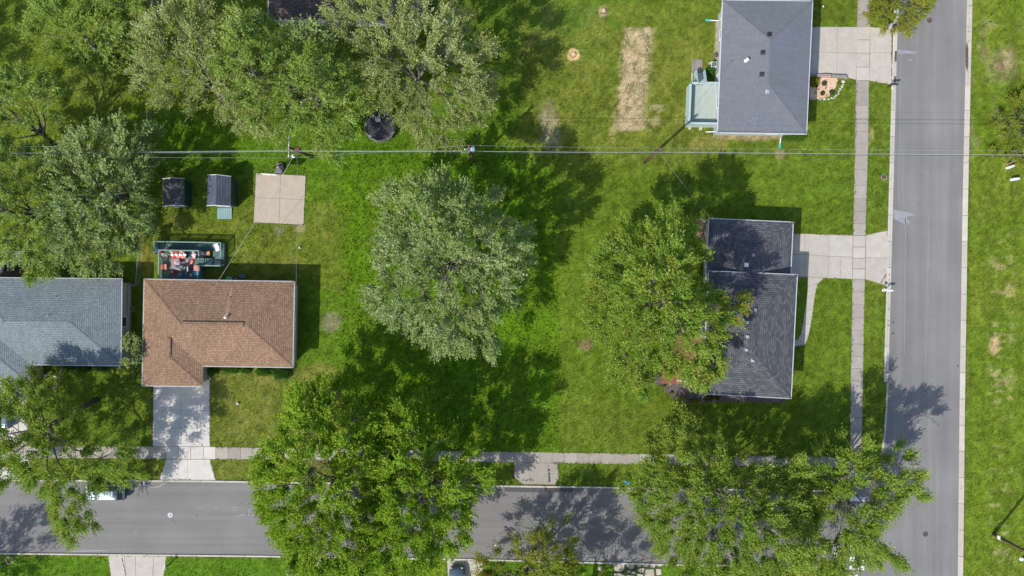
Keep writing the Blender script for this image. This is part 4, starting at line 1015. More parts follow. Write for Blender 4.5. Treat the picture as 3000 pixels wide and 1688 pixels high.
rg = obj('rug', MB().prism([W2(500, 758, ZH), W2(553, 758, ZH), W2(553, 790, ZH), W2(500, 790, ZH)], ZH + .005, ZH + .02), M['rug']); tag(rg, 'patterned grey and red rug on the teal deck', 'rug')
rg = obj('rug', MB().prism([W2(499, 792, ZH), W2(522, 792, ZH), W2(522, 806, ZH), W2(499, 806, ZH)], ZH + .005, ZH + .02), M['rug_red']); tag(rg, 'small rust-red mat at the lower left of the teal deck', 'rug')
rg = obj('rug', MB().prism([W2(554, 760, ZH), W2(572, 759, ZH), W2(570, 778, ZH), W2(554, 779, ZH)], ZH + .005, ZH + .02), M['rug_red']); tag(rg, 'rust-red mat by the armchair near the stairs', 'rug')
tb = thing('patio_table', T(516, 768), 'square glass-topped table with a bowl on the teal deck', 'table'); obj('tabletop', MB().box(T(515, 768, ZH + .55), .95, .8, .03, .1), M['rug'], tb)
for sx in (-.4, .4):
    for sy in (-.33, .33): obj('leg', MB().box(T(515, 768, ZH) + Vector((sx, sy, 0)), .05, .05, .55), M['black'], tb)
pl = obj('plate', MB().cyl(T(514, 770, ZH + .585), .17, .03, 16), M['pink']); tag(pl, 'round pinkish plate on the patio table', 'plate')
# folded umbrella fanned over the deck
um = thing('patio_umbrella', T(527, 784), 'dark grey patio umbrella lying half folded on the deck', 'umbrella')
cn = T(536, 778, ZH + .9); mb = MB(); K = 9; tip = [T(500 + i * 4.8, 789 + (i % 2) * 3 - abs(i - 4) * .9, ZH + .35 + .1 * (i % 2)) for i in range(K)]
for i in range(K - 1): mb.add([cn, tip[i], tip[i + 1]], [(0, 1, 2)])
obj('canopy', mb, M['grey_cloth'], um, recalc=False); pb = MB()
pb.tube([T(505, 784, ZH + .7), T(524, 793, ZH + .75)], .03, 6); obj('pole', pb, M['wood'], um)
pb = MB().tube([T(508, 783, ZH + .72), T(530, 792, ZH + .76)], .03, 6); obj('rib', pb, M['cloth_white'], um)
for (x_, y_, m_, lb_) in ((481.5, 782, 'coral', 'coral plastic storage stool by the left rail of the deck'), (578, 786, 'coral', 'coral stool under the right rail of the deck'), (578, 802, 'blue', 'bright blue crate under the right rail of the deck')):
    s_ = thing('storage_box', T(x_, y_), lb_, 'storage box'); obj('body', MB().box(T(x_, y_, ZH), .5, .62 if m_ != 'blue' else .45, .4), M[m_], s_, bevel=.03)
    obj('lid', MB().box(T(x_, y_, ZH + .402), .54, .66 if m_ != 'blue' else .49, .05), M[m_], s_)
pt = thing('potted_plant', T(492, 740.5), 'round pale green plant in a pot between the red cushions', 'plant'); obj('pot', MB().cyl(T(492, 741, ZH), .2, .35, 14, r2=.26), M['black'], pt)
POT_PLANT = pt
gr = thing('gas_grill', W(598, 742, ZL), 'black lidded grill beside an orange-topped stand on the walkway', 'grill'); obj('cabinet', MB().box(W(598, 742.5, ZL), .55, .5, .75), M['black'], gr)
obj('lid', MB().ball(W(597, 742.5, ZL + .78), .3, .26, .18, 12, 6), M['grey_pad'], gr, True); obj('side_shelf', MB().box(W(609.5, 742, ZL + .72), .4, .5, .04), M['wood_grey'], gr)
o_ = obj('flower_tray', MB().box(W(611, 741, ZL + .765), .34, .34, .1), M['orange']); tag(o_, 'orange tray on the grill side shelf', 'tray')
sf = thing('lounge_chair', W(636, 724, ZL), 'white draped lounge chair in the corner of the deck walkway', 'chair'); obj('frame', MB().box(W(636, 725, ZL), .55, 1.0, .3, .5), M['galv'], sf)
cushion(W(636, 721, ZL + .32), .5, .62, .12, .45, M['cloth_white'], sf); cushion(W(638, 731, ZL + .32), .5, .4, .1, .5, M['cloth_white'], sf, 'foot_cushion')
hp = thing('hose_reel', W(643, 771, ZL), 'small grey hose reel at the lower right of the deck', 'hose reel'); obj('drum', MB().tube([W(638, 771, ZL + .3), W(648, 771, ZL + .3)], .26, 14), M['grey_pad'], hp); obj('frame', MB().box(W(643, 771, ZL), .5, .5, .08), M['black'], hp)
bn = thing('patio_bench', T(550, 788), 'low black bench with white slat on the deck', 'bench'); obj('seat', MB().box(T(550, 788, ZH + .4), .35, .7, .05, .05), M['black'], bn); obj('slat', MB().box(T(549, 788, ZH + .455), .08, .55, .02, .05), M['cloth_white'], bn)
for sx in (-.12, .12): obj('leg', MB().box(T(550, 788, ZH) + Vector((sx, 0, 0)), .04, .5, .4), M['black'], bn)
chr_ = thing('patio_chair', T(527, 808), 'dark blue patio chair near the house wall', 'chair'); obj('seat', MB().box(T(527, 806, ZH + .4), .5, .5, .06), M['grey_cloth'], chr_, bevel=.01); obj('backrest', MB().box(T(525, 810.5, ZH + .45), .5, .06, .5), M['grey_cloth'], chr_)
for sx in (-.2, .2):
    for sy in (-.2, .2): obj('leg', MB().box(T(527, 806, ZH) + Vector((sx, sy, 0)), .04, .04, .4), M['black'], chr_)
for x_, y_, sx_, sy_, rz_, m_, lb_ in ((532, 757, .7, .28, .1, 'red', 'long red cushion lying on the deck rug'), (563, 768, .5, .3, 1.1, 'coral', 'orange-pink cushion beside the red mat'), (506, 797, .3, .3, .2, 'coral', 'small coral pouf by the rust-red mat'), (547, 800, .34, .5, .3, 'grey_cloth', 'dark blue cushion on the lower deck'), (561, 806, .3, .3, .3, 'pink', 'pale pink pouf near the house wall')):
    o_ = obj('cushion', MB().box(T(x_, y_, ZH + .03), sx_, sy_, .16, rz_), M[m_], None, bevel=.03); tag(o_, lb_, 'cushion')
# bins and clutter behind the brown house
for x_, y_, m_, lb_ in ((673, 817, 'teal', 'green watering can clutter behind the brown-roofed house'), (712, 809, 'deck_green', 'dark teal round bin behind the brown-roofed house')):
    b_ = thing('garden_bin', W(x_, y_), lb_, 'bin'); obj('body', MB().cyl(W(x_, y_), .2, .55, 14, r2=.26), M[m_], b_); obj('lid', MB().cyl(W(x_, y_, .555), .28, .05, 14), M[m_], b_)
mv = thing('lawn_mower', W(697, 815), 'black lawn mower parked behind the brown-roofed house', 'lawn mower'); c_ = W(697, 816)
obj('deck_body', MB().box(c_ + Vector((0, 0, .12)), .75, .5, .2), M['black'], mv, bevel=.05); obj('engine', MB().cyl(c_ + Vector((0, 0, .325)), .16, .16, 12), M['grey_pad'], mv)
for sx in (-.3, .3):
    for sy in (-.27, .27): obj('wheel', MB().tube([c_ + Vector((sx, sy - .03, .1)), c_ + Vector((sx, sy + .03, .1))], .1, 12), M['tyre'], mv)
hb = MB(); hb.tube([c_ + Vector((-.35, -.2, .3)), c_ + Vector((-1.0, -.2, .9)), c_ + Vector((-1.0, .2, .9)), c_ + Vector((-.35, .2, .3))], .015, 5); obj('handle', hb, M['galv'], mv)

# grey house back patio, brown
bp = thing('deck', W(40, 790), 'dark brown wooden deck behind the grey-roofed house', 'deck')
boards(bp, q4(-60, 778, 84, 820, .25), .25, M['deck_brown'], 14, 'u'); boards(bp, q4(-60, 735, 84, 777, .22), .22, M['wood_grey'], 14, 'u')
railing(bp, [W2(73, 768, 1.1), W2(73, 806, 1.1)], .25, 1.1, M['wood'], .1)
for x_, y_, a_ in ((42, 788, .1), (20, 765, 1.2)):
    c_ = W(x_, y_, .25); k_ = thing('patio_chair', c_, 'tan framed chair on the brown deck, %s' % ('nearer the house' if y_ > 780 else 'beside the blue table'), 'chair', 'chairs on the brown deck')
    obj('seat', MB().box(c_ + Vector((0, 0, .4)), .55, .5, .04, a_), M['wood_grey'], k_); obj('backrest', MB().box(c_ + Vector((0, .26, .44)), .55, .05, .45, a_), M['wood_grey'], k_)
    for sx in (-.22, .22):
        for sy in (-.2, .2): obj('leg', MB().box(c_ + Vector((sx, sy, 0)), .04, .04, .4), M['wood'], k_)
    for sx in (-.29, .29): obj('armrest', MB().box(c_ + Vector((sx, 0, .6)), .06, .5, .04), M['straw'] if False else M['wood'], k_)
c_ = W(18, 757, .25); tb = thing('patio_table', c_, 'blue-topped patio table on the brown deck', 'table'); obj('tabletop', MB().box(c_ + Vector((0, 0, .7)), 1.0, .6, .04), M['car_pale'], tb); obj('pedestal', MB().cyl(c_, .08, .7, 10), M['black'], tb)
for x_ in (6, 18): o_ = obj('cushion', MB().box(W(x_, 765, .7), .3, .3, .12, .3), M['red'], None, bevel=.03); tag(o_, 'dark red cushion beside the blue table, %s one' % ('left' if x_ == 6 else 'right'), 'cushion', 'red cushions on the brown deck')
c_ = W(3, 786, .25); wl_ = thing('spa_tub', c_, 'white rounded tub at the left edge of the brown deck', 'tub'); obj('body', MB().cyl(c_, .42, .5, 18, r2=.46), M['white'], wl_); obj('cover', MB().cyl(c_ + Vector((0, 0, .505)), .36, .04, 18), M['car_pale'], wl_)

# side wall strip, gate and small shed fittings by the grey house
gt = thing('side_fence', W(377, 930), 'long low white rail beside the grey-roofed house wall', 'fence')
for i in range(7):
    y_ = 840 + i * 34; obj('post', MB().box(W(377 - i * .6, y_), .09, .09, .85), M['rail_grey'], gt)
obj('rail', MB().beam(W(377, 838, .82), W(373.5, 1046, .82), .1, .12), M['rail_grey'], gt); obj('rail', MB().beam(W(377, 838, .3), W(373.5, 1046, .3), .06, .1), M['rail_grey'], gt)
hr = thing('hose_reel', W(384, 905), 'white round hose reel by the grey-roofed house', 'hose reel'); mb = MB()
for k in range(12):
    a0, a1 = k * math.pi / 6, (k + 1) * math.pi / 6; c_ = W(384, 905, .5)
    mb.tube([c_ + Vector((.3 * math.cos(a0), .38 * math.sin(a0), 0)), c_ + Vector((.3 * math.cos(a1), .38 * math.sin(a1), 0))], .02, 5)
obj('hoop', mb, M['galv'], hr); obj('stand', MB().box(W(384, 905), .1, .1, .5), M['galv'], hr)
# chain-link fence
def chain(pts, h, label, group=None):
    r = thing('chain_link_fence', W(*pts[0]), label, 'fence', group)
    P_ = [W(x_, y_) for x_, y_ in pts]; mesh_ = MB()
    for a, b in zip(P_, P_[1:]):
        L_ = (b - a).length; k = max(1, round(L_ / 2.6))
        for i in range(k + 1): obj('post', MB().cyl(a.lerp(b, i / k), .03, h + .04, 8), M['galv'], r)
        obj('top_rail', MB().tube([a + Vector((0, 0, h)), b + Vector((0, 0, h))], .022, 6), M['galv'], r)
        n_ = int(L_ / .16)
        for i in range(n_):
            for s_ in (0, 1):
                t0 = i / n_; t1 = min(1, t0 + h / L_ * .5); z0, z1 = (0.03, h) if s_ else (h, .03)
                mesh_.beam(a.lerp(b, t0) + Vector((0, 0, z0)), a.lerp(b, t1) + Vector((0, 0, z1)), .010, .010, up=Vector((1, 0, 0)))
    o = obj('wire_mesh', mesh_, M['galv'], r, recalc=False); o['kind'] = 'stuff'
chain([(447, 330), (430, 500), (424, 650), (421, 710), (413, 835)], 1.2, 'chain-link fence between the two left back yards')
chain([(413, 835), (383, 838)], 1.2, 'short chain-link fence panel reaching the grey-roofed house')

# brick edging curve near the grey house front
ed = thing('brick_edging', W(170, 1080), 'curved tan brick edging on the lawn by the grey-roofed house', 'edging')
arc = [(190, 1070), (183, 1080), (178, 1092), (176, 1106), (176, 1116), (172, 1126), (165, 1134), (156, 1139), (146, 1140), (137, 1136)]
Q_ = pathpts(arc, .34)
for a, b in zip(Q_, Q_[1:]):
    d = (b - a)
    if d.length < .1: continue
    c_ = (a + b) / 2; obj('brick', MB().box((c_.x, c_.y, 0), d.length * .92, .26, .16 + random.uniform(0, .03), math.atan2(d.y, d.x)), M['paver'], ed)
stp = thing('entrance_steps', W(108, 1090), 'front steps with white slatted rail at the grey-roofed house', 'steps')
for i in range(3): obj('step', MB().prism([W2(98 + i * 5, 1078), W2(103 + i * 5, 1078), W2(103 + i * 5, 1108), W2(98 + i * 5, 1108)], 0, .5 - i * .16), M['conc_drive'], stp)
for i in range(7): obj('slat', MB().box(W(113, 1082 + i * 3.6, 0), .42, .05, .75), M['white'], stp)
stp = thing('entrance_steps', W(602, 1085), 'grey board steps beside the garage of the brown-roofed house', 'steps')
for i in range(4): obj('step', MB().prism([W2(597 + i * 4.5, 1077), W2(601 + i * 4.5, 1077), W2(601 + i * 4.5, 1104), W2(597 + i * 4.5, 1104)], 0, .42 - i * .09), M['wood_grey'], stp)
kb = thing('bicycle', W(611, 1107), 'small child bicycle leaning by the brown-roofed house steps', 'bicycle')
for x_ in (606, 618):
    c_ = W(x_, 1110, .22); mb = MB()
    for k in range(12):
        a0, a1 = k * math.pi / 6, (k + 1) * math.pi / 6; mb.tube([c_ + Vector((.2 * math.cos(a0), .06 * math.sin(a0), .2 * math.sin(a0))), c_ + Vector((.2 * math.cos(a1), .06 * math.sin(a1), .2 * math.sin(a1)))], .02, 5)
    obj('wheel', mb, M['tyre'], kb)
obj('frame', MB().tube([W(606, 1110, .25), W(610, 1109, .5), (W(615, 1109, .5)), W(618, 1110, .25), W(611, 1110, .24), W(610, 1109, .5)], .02, 6), M['teal'], kb)
obj('handlebar', MB().tube([W(615, 1105, .62), W(616, 1113, .62)], .018, 6), M['galv'], kb); obj('saddle', MB().box(W(609, 1109, .55), .2, .1, .05), M['black'], kb)

# terracotta patio, mulch bed of the charcoal-roofed house
pv = thing('patio', W(1998, 1070), 'red paved patio mostly hidden under the tree beside the charcoal-roofed house', kind='structure')
for i in range(9):
    for j in range(12):
        x0, y0 = 1938 + i * 13.6, 985 + j * 11.6
        if x0 < 1950 and j < 3: continue
        slab(pv, [(x0, y0), (x0 + 13.6, y0 + .4), (x0 + 13.6, y0 + 12), (x0, y0 + 11.6)], M['terracotta'], .05, .008, 'paver')
mb = MB(); pts = [(1924, 1060), (1922, 1090), (1918, 1115), (1930, 1130), (1945, 1146), (1962, 1160), (1982, 1172), (2005, 1180), (2030, 1183), (2060, 1183), (2100, 1176), (2300, 1180), (2300, 1165), (2080, 1150), (2064, 1060)]
mb.prism([W2(*p) for p in pts], 0, .02); tag(obj('mulch_bed', mb, M['mulch']), 'curved bed of dark mulch around the charcoal-roofed house corner', kind='structure')
mb = MB(); tag(obj('soil_patch', MB().prism([W2(*p) for p in [(2036, 640), (2076, 642), (2074, 720), (2040, 700)]], 0, .015), M['soil']), 'bare soil strip by the garage wing under the branches', kind='structure')
rl = thing('white_railing', W(2020, 1117), 'white railing along the lower edge of the red patio', 'railing')
obj('rail', MB().beam(W(1984, 1114, .95), W(2056, 1123, .95), .09, .07), M['white'], rl)
for i in range(13): obj('baluster', MB().box(W(1984 + i * 6, 1115 + i * .75), .05, .05, .93), M['white'], rl)

# gravel flower bed of the slate-roofed house
gb_ = [(2370, 226), (2452, 230), (2454, 240), (2450, 250), (2444, 262), (2432, 278), (2420, 286), (2405, 290), (2372, 292)]
tag(obj('gravel_bed', MB().prism([W2(*p) for p in gb_], 0, .05), M['gravel']), 'flower bed of pinkish gravel beside the upper driveway', kind='structure')
tag(obj('soil_bed', MB().prism([W2(*p) for p in [(2346, 224), (2369, 226), (2371, 293), (2346, 292)]], 0, .03), M['mulch']), 'dark soil strip between the gravel bed and the slate-roofed house', kind='structure')
tm = thing('timber_wall', W(2420, 224), 'low weathered timber retaining wall above the gravel bed', 'wall')
for a, b, w_, h_ in (((2372, 222), (2434, 223.5), .34, .34), ((2436, 224), (2478, 226), .34, .40), ((2478, 226), (2479, 232), .25, .3)):
    obj('timber', MB().beam(W(*a, h_ / 2), W(*b, h_ / 2), w_, h_), M['wood_grey'], tm)
pb = thing('planter_box', W(2421, 221), 'small pinkish brick planter on the timber wall', 'planter')
for a, b in (((2408, 219), (2434, 220)), ((2408, 224), (2434, 225)), ((2408, 219), (2408, 224)), ((2434, 220), (2434, 225))): obj('side', MB().beam(W(*a, .46), W(*b, .46), .06, .12), M['pink'], pb)
rs = random.Random(5)
ring = [(2404, 291, .17, .11), (2415.5, 290, .22, .13), (2428, 291, .15, .09), (2437, 287, .16, .12), (2447, 283, .14, .1), (2450, 279.5, .11, .1), (2456.5, 275, .14, .15), (2457.5, 268, .12, .14), (2462, 261, .16, .14), (2467, 254, .13, .15), (2470.5, 239, .24, .21), (2384, 291, .2, .1), (2444, 288, .1, .1), (2470, 248, .1, .1)]
srt = thing('stone_border', W(2440, 285), 'ring of pale rounded stones along the curved edge of the gravel bed', 'stone border')
for x_, y_, a_, b_ in ring:
    mb = MB(); mb.ball(W(x_, y_, .06), a_, b_, .12, 9, 6, jit=.25, rng=rs); obj('stone', mb, M['stone'], srt, True)
for x0, y0, x1, y1 in ((2398, 263, 2404, 259), (2418.5, 260, 2428.5, 252), (2451, 245, 2456, 240), (2420, 282, 2424, 279)):
    sl__ = thing('solar_light', W(x0, y0), {2398: 'leftmost small dark garden light at the edge of the gravel bed', 2418.5: 'small dark garden light in the middle of the gravel bed', 2451: 'rightmost small dark garden light near the white stone', 2420: 'lowest small dark garden light near the stone border'}[x0], 'garden light', 'garden lights in the gravel bed'); obj('stake', MB().cyl(W(x0, y0, .05), .025, .3, 6), M['iron'], sl__); obj('lamp_head', MB().cyl(W(x0, y0, .35), .07, .07, 10), M['iron'], sl__)
o_ = obj('gazing_ball', MB().ball(W(2389.5, 272, .2), .1, .1, .12), M['car_pale'], smooth=True); tag(o_, 'small pale blue ball in the soil strip by the slate-roofed house', 'garden ornament')
# ---------------------------------------------------------------- utility poles and wires
def upole(base, top, h, label, r0=.19, r1=.13):
    A, B = W(*base), W(*top, h); r = thing('utility_pole', A, label, 'utility pole', 'utility poles along the back lots')
    obj('pole', MB().tube([A, A.lerp(B, .5), B], [r0, (r0 + r1) / 2, r1], 10), M['pole'], r, True); return r, A, B
p1, a1, b1 = upole((913, 460), (850, 433), 8.6, 'leaning brown utility pole with orange-topped lamp bracket and long crossarm')
obj('crossarm', MB().beam(W(847.5, 399, 8.7), W(845, 463, 8.7), .12, .12), M['wood_grey'], p1)
for y_ in (404, 426, 458): obj('insulator', MB().cyl(W(847, y_, 8.76), .06, .18, 8), M['white'], p1)
c_ = W(872, 438, 7.6); obj('transformer', MB().cyl(c_ - Vector((0, 0, .6)), .28, .8, 14), M['iron'], p1); obj('transformer_cap', MB().cyl(c_ + Vector((0, 0, .203)), .16, .08, 12), M['orange'], p1)
obj('lamp_arm', MB().tube([W(868, 446, 7.6), W(861, 455, 7.7)], .035, 6), M['galv'], p1); obj('lamp_head', MB().ball(W(860, 457.5, 7.5), .22, .22, .2, 14, 8), M['white'], p1, True); obj('lamp_cap', MB().cyl(W(860, 457.5, 7.7), .09, .08, 10), M['iron'], p1)
p2, a2, b2 = upole((1388, 474), (1373, 427), 9.4, 'brown utility pole with blue-grey transformer above the back lawn')
c_ = W(1385, 437, 8.2); obj('transformer', MB().cyl(c_ - Vector((0, 0, .7)), .27, .85, 16), M['blue_grey'], p2); obj('transformer_lid', MB().cyl(c_ + Vector((0, 0, .153)), .28, .06, 16, r2=.2), M['blue_grey'], p2)
for sx in (-.1, .12): obj('bushing', MB().cyl(c_ + Vector((sx, -.05, .21)), .04, .2, 8), M['white'], p2)
obj('crossarm', MB().beam(W(1362, 438, 8.4), W(1378, 434, 8.4), .09, .09), M['wood_grey'], p2); obj('insulator', MB().cyl(W(1362, 438, 8.4), .06, .16, 8), M['white'], p2)
obj('insulator', MB().cyl(W(1354, 446.5, 8.0), .06, .14, 8), M['white'], p2); obj('arm', MB().beam(W(1354, 447, 8.0), W(1377, 446, 8.0), .05, .05), M['galv'], p2)
p3, a3_, b3_ = upole((1889, 476), (1936, 435), 8.9, 'plain brown utility pole west of the pale deck')
obj('bracket', MB().beam(W(1890, 446, 8.3), W(1942, 447, 8.3), .05, .05), M['galv'], p3)
for x_ in (1890, 1914, 1922, 1941): obj('insulator', MB().cyl(W(x_, 446.5, 8.3), .055, .13, 8), M['galv'], p3)
def wire(name, pts, rad, m, label, sag=.35, n=14, group=None):
    mb = MB()
    for a, b in zip(pts, pts[1:]):
        A, B = W(*a[:2], a[2]), W(*b[:2], b[2]); P_ = []
        for i in range(n + 1):
            t = i / n; p = A.lerp(B, t); p.z -= 4 * sag * t * (1 - t); P_.append(p)
        mb.tube(P_, rad, 5, cap=False)
    return tag(obj(name, mb, m, recalc=False), label, 'power line', group)
G_ = 'wires strung between the utility poles'
wire('power_line', [(-500, 452, 8.0), (850, 443, 8.0), (1380, 443, 8.0), (1935, 446, 8.2), (3300, 455, 8.4)], .024, M['wire'], 'thickest pale cable running right across the picture', .25, group=G_)
wire('power_line', [(-500, 450, 8.2), (850, 440.5, 8.2), (1378, 441, 8.2)], .014, M['wire'], 'pale cable just above the thick cable, left half', .3, group=G_)
wire('power_line', [(-500, 456, 7.4), (850, 446, 7.4), (1380, 446, 7.4), (1935, 448, 7.6), (3300, 458, 7.6)], .022, M['wire_dark'], 'dark cable just below the thick pale cable', .3, group=G_)
wire('power_line', [(-500, 455, 8.9), (846, 463, 8.9), (1373, 426, 9.4), (1935, 434, 8.9), (3300, 444, 9.2)], .008, M['wire'], 'thin topmost wire crossing from the crossarm foot to the second pole', .2, group=G_)
wire('power_line', [(-300, 425, 8.6), (240, 430, 8.6)], .02, M['wire'], 'grey cable emerging under the left tree', .2, group=G_)
wire('service_cable', [(860, 457, 7.6), (632, 834, 3.7)], .015, M['wire'], 'service cable from first pole down to the brown roof', .35)
wire('service_cable', [(870, 450, 7.8), (868, 760, 6.6), (858, 1180, 5.6)], .008, M['wire'], 'thin cable running down past the right side of the brown-roofed house', .3)
wire('service_cable', [(1377, 432, 8.4), (1425, 345, 7.6), (1640, -20, 7.4)], .018, M['wire_dark'], 'service cable from second pole up to the top edge', .15)
wire('service_cable', [(1932, 447, 8.3), (2135, 185, 4.2)], .012, M['wire_dark'], 'thin service cable from third pole to the slate roof', .3)
wire('service_cable', [(1935, 449, 8.3), (2080, 640, 3.4)], .010, M['wire'], 'hair-thin cable from third pole to the garage wing', .3)
def mast(h, x_, y_, ht, label):
    p, n_ = h.hit(x_, y_); r = obj('service_mast', MB().tube([p - Vector((0, 0, .1)), p + Vector((0, 0, ht)), p + Vector((.1, .06, ht + .06))], .035, 7), M['galv'], h.root); return r
mast(brown, 626, 836, .9, ''); mast(slate, 2132, 190, .8, ''); mast(grey, 114, 832, .9, '')
p4 = thing('utility_pole', W(2911, 1565), 'brown utility pole with white notice plate on the east verge', 'utility pole')
A_, B_ = W(2911, 1565), W(3040, 1636, 8.8); obj('pole', MB().tube([A_, A_.lerp(B_, .5), B_], [.2, .17, .14], 10), M['pole'], p4, True)
q_ = A_.lerp(B_, .17); obj('notice_plate', MB().beam(q_ + Vector((-.2, .02, -.25)), q_ + Vector((-.2, .02, .3)), .42, .03, up=Vector((1, 0, 0))), M['white'], p4)
obj('conduit', MB().tube([A_ + Vector((-.17, .12, 0)), A_.lerp(B_, .16) + Vector((-.17, .12, 0))], .05, 6), M['iron'], p4)
sg = thing('street_sign_post', W(2849, 89), 'thin dark post with small head on the east verge at the top', 'sign post')
obj('post', MB().tube([W(2849, 89), W(2898, 65, 2.7)], .028, 6), M['iron'], sg); obj('head', MB().ball(W(2901, 63.5, 2.75), .16, .11, .08, 10, 6), M['black'], sg, True)
for (x_, y_, rz, lb_) in ((2956, 489, .35, 'white rounded utility pedestal beside a short rusty post, upper one of the pair'), (2969, 525, .08, 'white rounded utility pedestal, lower one of the pair on the east verge')):
    r = thing('utility_pedestal', W(x_, y_), lb_, 'utility box', 'white utility pedestals on the east verge'); c_ = W(x_ - 1, y_ + 1)
    mb = MB(); ca, sa = math.cos(rz), math.sin(rz); ol = []
    for k in range(16):
        a = k * math.pi / 8; ex = (.28 if math.cos(a) > 0 else -.28) ; u, v = ex + .14 * math.cos(a), .15 * math.sin(a); ol.append((c_.x + u * ca - v * sa, c_.y + u * sa + v * ca))
    mb.prism(ol, 0, .62); obj('cabinet', mb, M['white'], r, bevel=.03); obj('lid', MB().prism([(c_.x + (p[0] - c_.x) * .8, c_.y + (p[1] - c_.y) * .8) for p in ol], .622, .66), M['offwhite'], r)
    obj('base', MB().box(c_, .8, .4, .06, rz), M['galv'], r)
r = thing('marker_post', W(2952, 481), 'short rusty red post leaning beside the upper white pedestal', 'post'); obj('post', MB().tube([W(2951, 482), W(2976, 470, 1.5)], [.11, .10], 8), M['wood'], r); obj('cap', MB().cyl(W(2951, 482, .02), .13, .08, 8), M['coral'], r)
r = thing('service_pole', W(2988, 1638), 'small white capped post at the right edge near the bottom', 'post'); obj('post', MB().box(W(2990, 1638), .2, .2, 1.0), M['teal'], r); obj('cap', MB().cyl(W(2992, 1638, 1.003), .24, .18, 12, r2=.16), M['white'], r)

# ---------------------------------------------------------------- mailboxes
def mailbox(x_, y_, rz, body, label, post='wood', L_=.5, extra=None, h=1.05, tube_=None):
    r = thing('mailbox', W(x_, y_), label, 'mailbox'); B = W(x_, y_)
    obj('post', MB().box(B, .1, .1, h, rz), M[post], r)
    ca, sa = math.cos(rz), math.sin(rz)
    def Pm(u, v, z): return (B.x + u * ca - v * sa, B.y + u * sa + v * ca, z)
    mb = MB(); n = 7; ringa = []; prof = [(-.1, 0)] + [(-.1 * math.cos(k * math.pi / (n - 1)), .14 + .1 * math.sin(k * math.pi / (n - 1))) for k in range(n)] + [(.1, 0)]
    for u in (-L_ * .3, L_ * .7): ringa += [Pm(u, a, h + b) for a, b in prof]
    k = len(prof); fs = [(i, (i + 1) % k, k + (i + 1) % k, k + i) for i in range(k)] + [tuple(range(k)), tuple(range(2 * k - 1, k - 1, -1))]
    mb.add(ringa, fs); obj('box', mb, M[body], r); obj('flag', MB().box(Pm(L_ * .3, -.12, h + .1), .16, .015, .12, rz), M['red'], r)
    obj('door', MB().box(Pm(L_ * .7 + .01, 0, h + .02), .015, .17, .2, rz), M['galv' if body != 'white' else 'white'], r)
    if tube_: obj('newspaper_tube', MB().box(Pm(.1, 0, h - .18), .5, .14, .14, rz), M[tube_], r)
    return r
mailbox(438, 1404, -math.pi / 2, 'galv', 'grey metal mailbox at the kerb beside the bright concrete driveway', 'wood')
mb_ = mailbox(2601, 255, -.02, 'black', 'large black mailbox at the kerb below the upper driveway', 'black', .85)
obj('reflector', MB().box(W(2614, 259, 1.32), .16, .2, .02), M['cloth_white'], mb_)
w_ = mailbox(2588, 851, -.03, 'white', 'white mailbox with round white planter post by the lower driveway apron', 'white', .7)
obj('post_cap', MB().cyl(W(2589, 850, 1.22), .2, .1, 16), M['white'], w_); obj('cap_stripe', MB().box(W(2589.5, 850, 1.325), .1, .3, .02, .2), M['red'], w_)
mailbox(498, 1652, math.pi / 2, 'galv', 'grey mailbox by the tan driveway on the south side', 'black', .5)
mailbox(1888, 1660, math.pi / 2 + .2, 'galv', 'old grey mailbox by the crazy paving at the bottom', 'wood', .5) if False else None
mailbox(1688, 1658, 2.0, 'galv', 'weathered grey mailbox in the grass left of the crazy paving', 'wood', .5) if False else None
mailbox(2486, 1676, 0.5, 'white', 'white mailbox at the street corner near the crosswalk', 'wood', .6, h=1.2)
mr = mailbox(24, 1645, math.pi + .6, 'black', 'black mailbox in a small round stone ring at the bottom left', 'black', .7)
rr = thing('stone_ring', W(29, 1641), 'small round ring of pinkish stones around the black mailbox', 'edging')
for k in range(14):
    a = k * 2 * math.pi / 14; c_ = W(29 + 9.5 * math.cos(a), 1641 + 10 * math.sin(a)); obj('stone', MB().box(c_, .2, .14, .1, -a + math.pi / 2), M['paver'], rr)
tag(obj('boulder', MB().ball(W(1759, 1667, .12), .24, .36, .26, 10, 7, jit=.2, rng=rs), M['stone'], smooth=True), 'pale upright boulder in the grass left of the crazy paving', 'rock')
# street name sign at the corner
ns = thing('street_name_sign', W(2592, 1334), 'thin post with green street-name blade at the rounded corner', 'street sign'); obj('post', MB().cyl(W(2592, 1331), .03, 2.7, 8), M['galv'], ns)
obj('blade', MB().beam(W(2600, 1312, 2.6), W(2600.5, 1327, 2.6), .02, .2, up=Vector((0, 0, 1))), M['teal'], ns); obj('blade', MB().beam(W(2596, 1334, 2.85), W(2612, 1334.5, 2.85), .02, .2), M['teal'], ns)

# ---------------------------------------------------------------- covers and drains
def manhole(name, x_, y_, r_, z, m, label, ring=None):
    root = thing(name, W(x_, y_, z), label, 'manhole cover'); c_ = W(x_, y_, z)
    obj('frame', MB().cyl(c_, r_ * 1.18, .012, 28), ring or M['stain'], root); obj('cover', MB().cyl(c_ + Vector((0, 0, .0125)), r_, .012, 28), m, root)
    obj('rib_ring', MB().cyl(c_ + Vector((0, 0, .025)), r_ * .62, .006, 24), m, root); obj('centre_plate', MB().cyl(c_ + Vector((0, 0, .0315)), r_ * .3, .006, 16), M['iron'] if m is not M['iron'] else M['stain'], root)
manhole('manhole_cover', 2723, 60, .33, .010, M['iron'], 'round dark manhole cover in the cross street near the top', M['tar'])
manhole('manhole_cover', 2711, 1565, .33, .010, M['iron'], 'round dark manhole cover in the cross street near the corner', M['tar'])
manhole('manhole_cover', 499, 1509, .30, .006, M['chalk'], 'round whitish manhole cover in the street below the bright driveway', M['worn_paint'])
manhole('manhole_cover', 2590, 519, .30, .03, M['iron'], 'round rusty access cover in a tan concrete ring in the grass verge', M['conc_tan'])
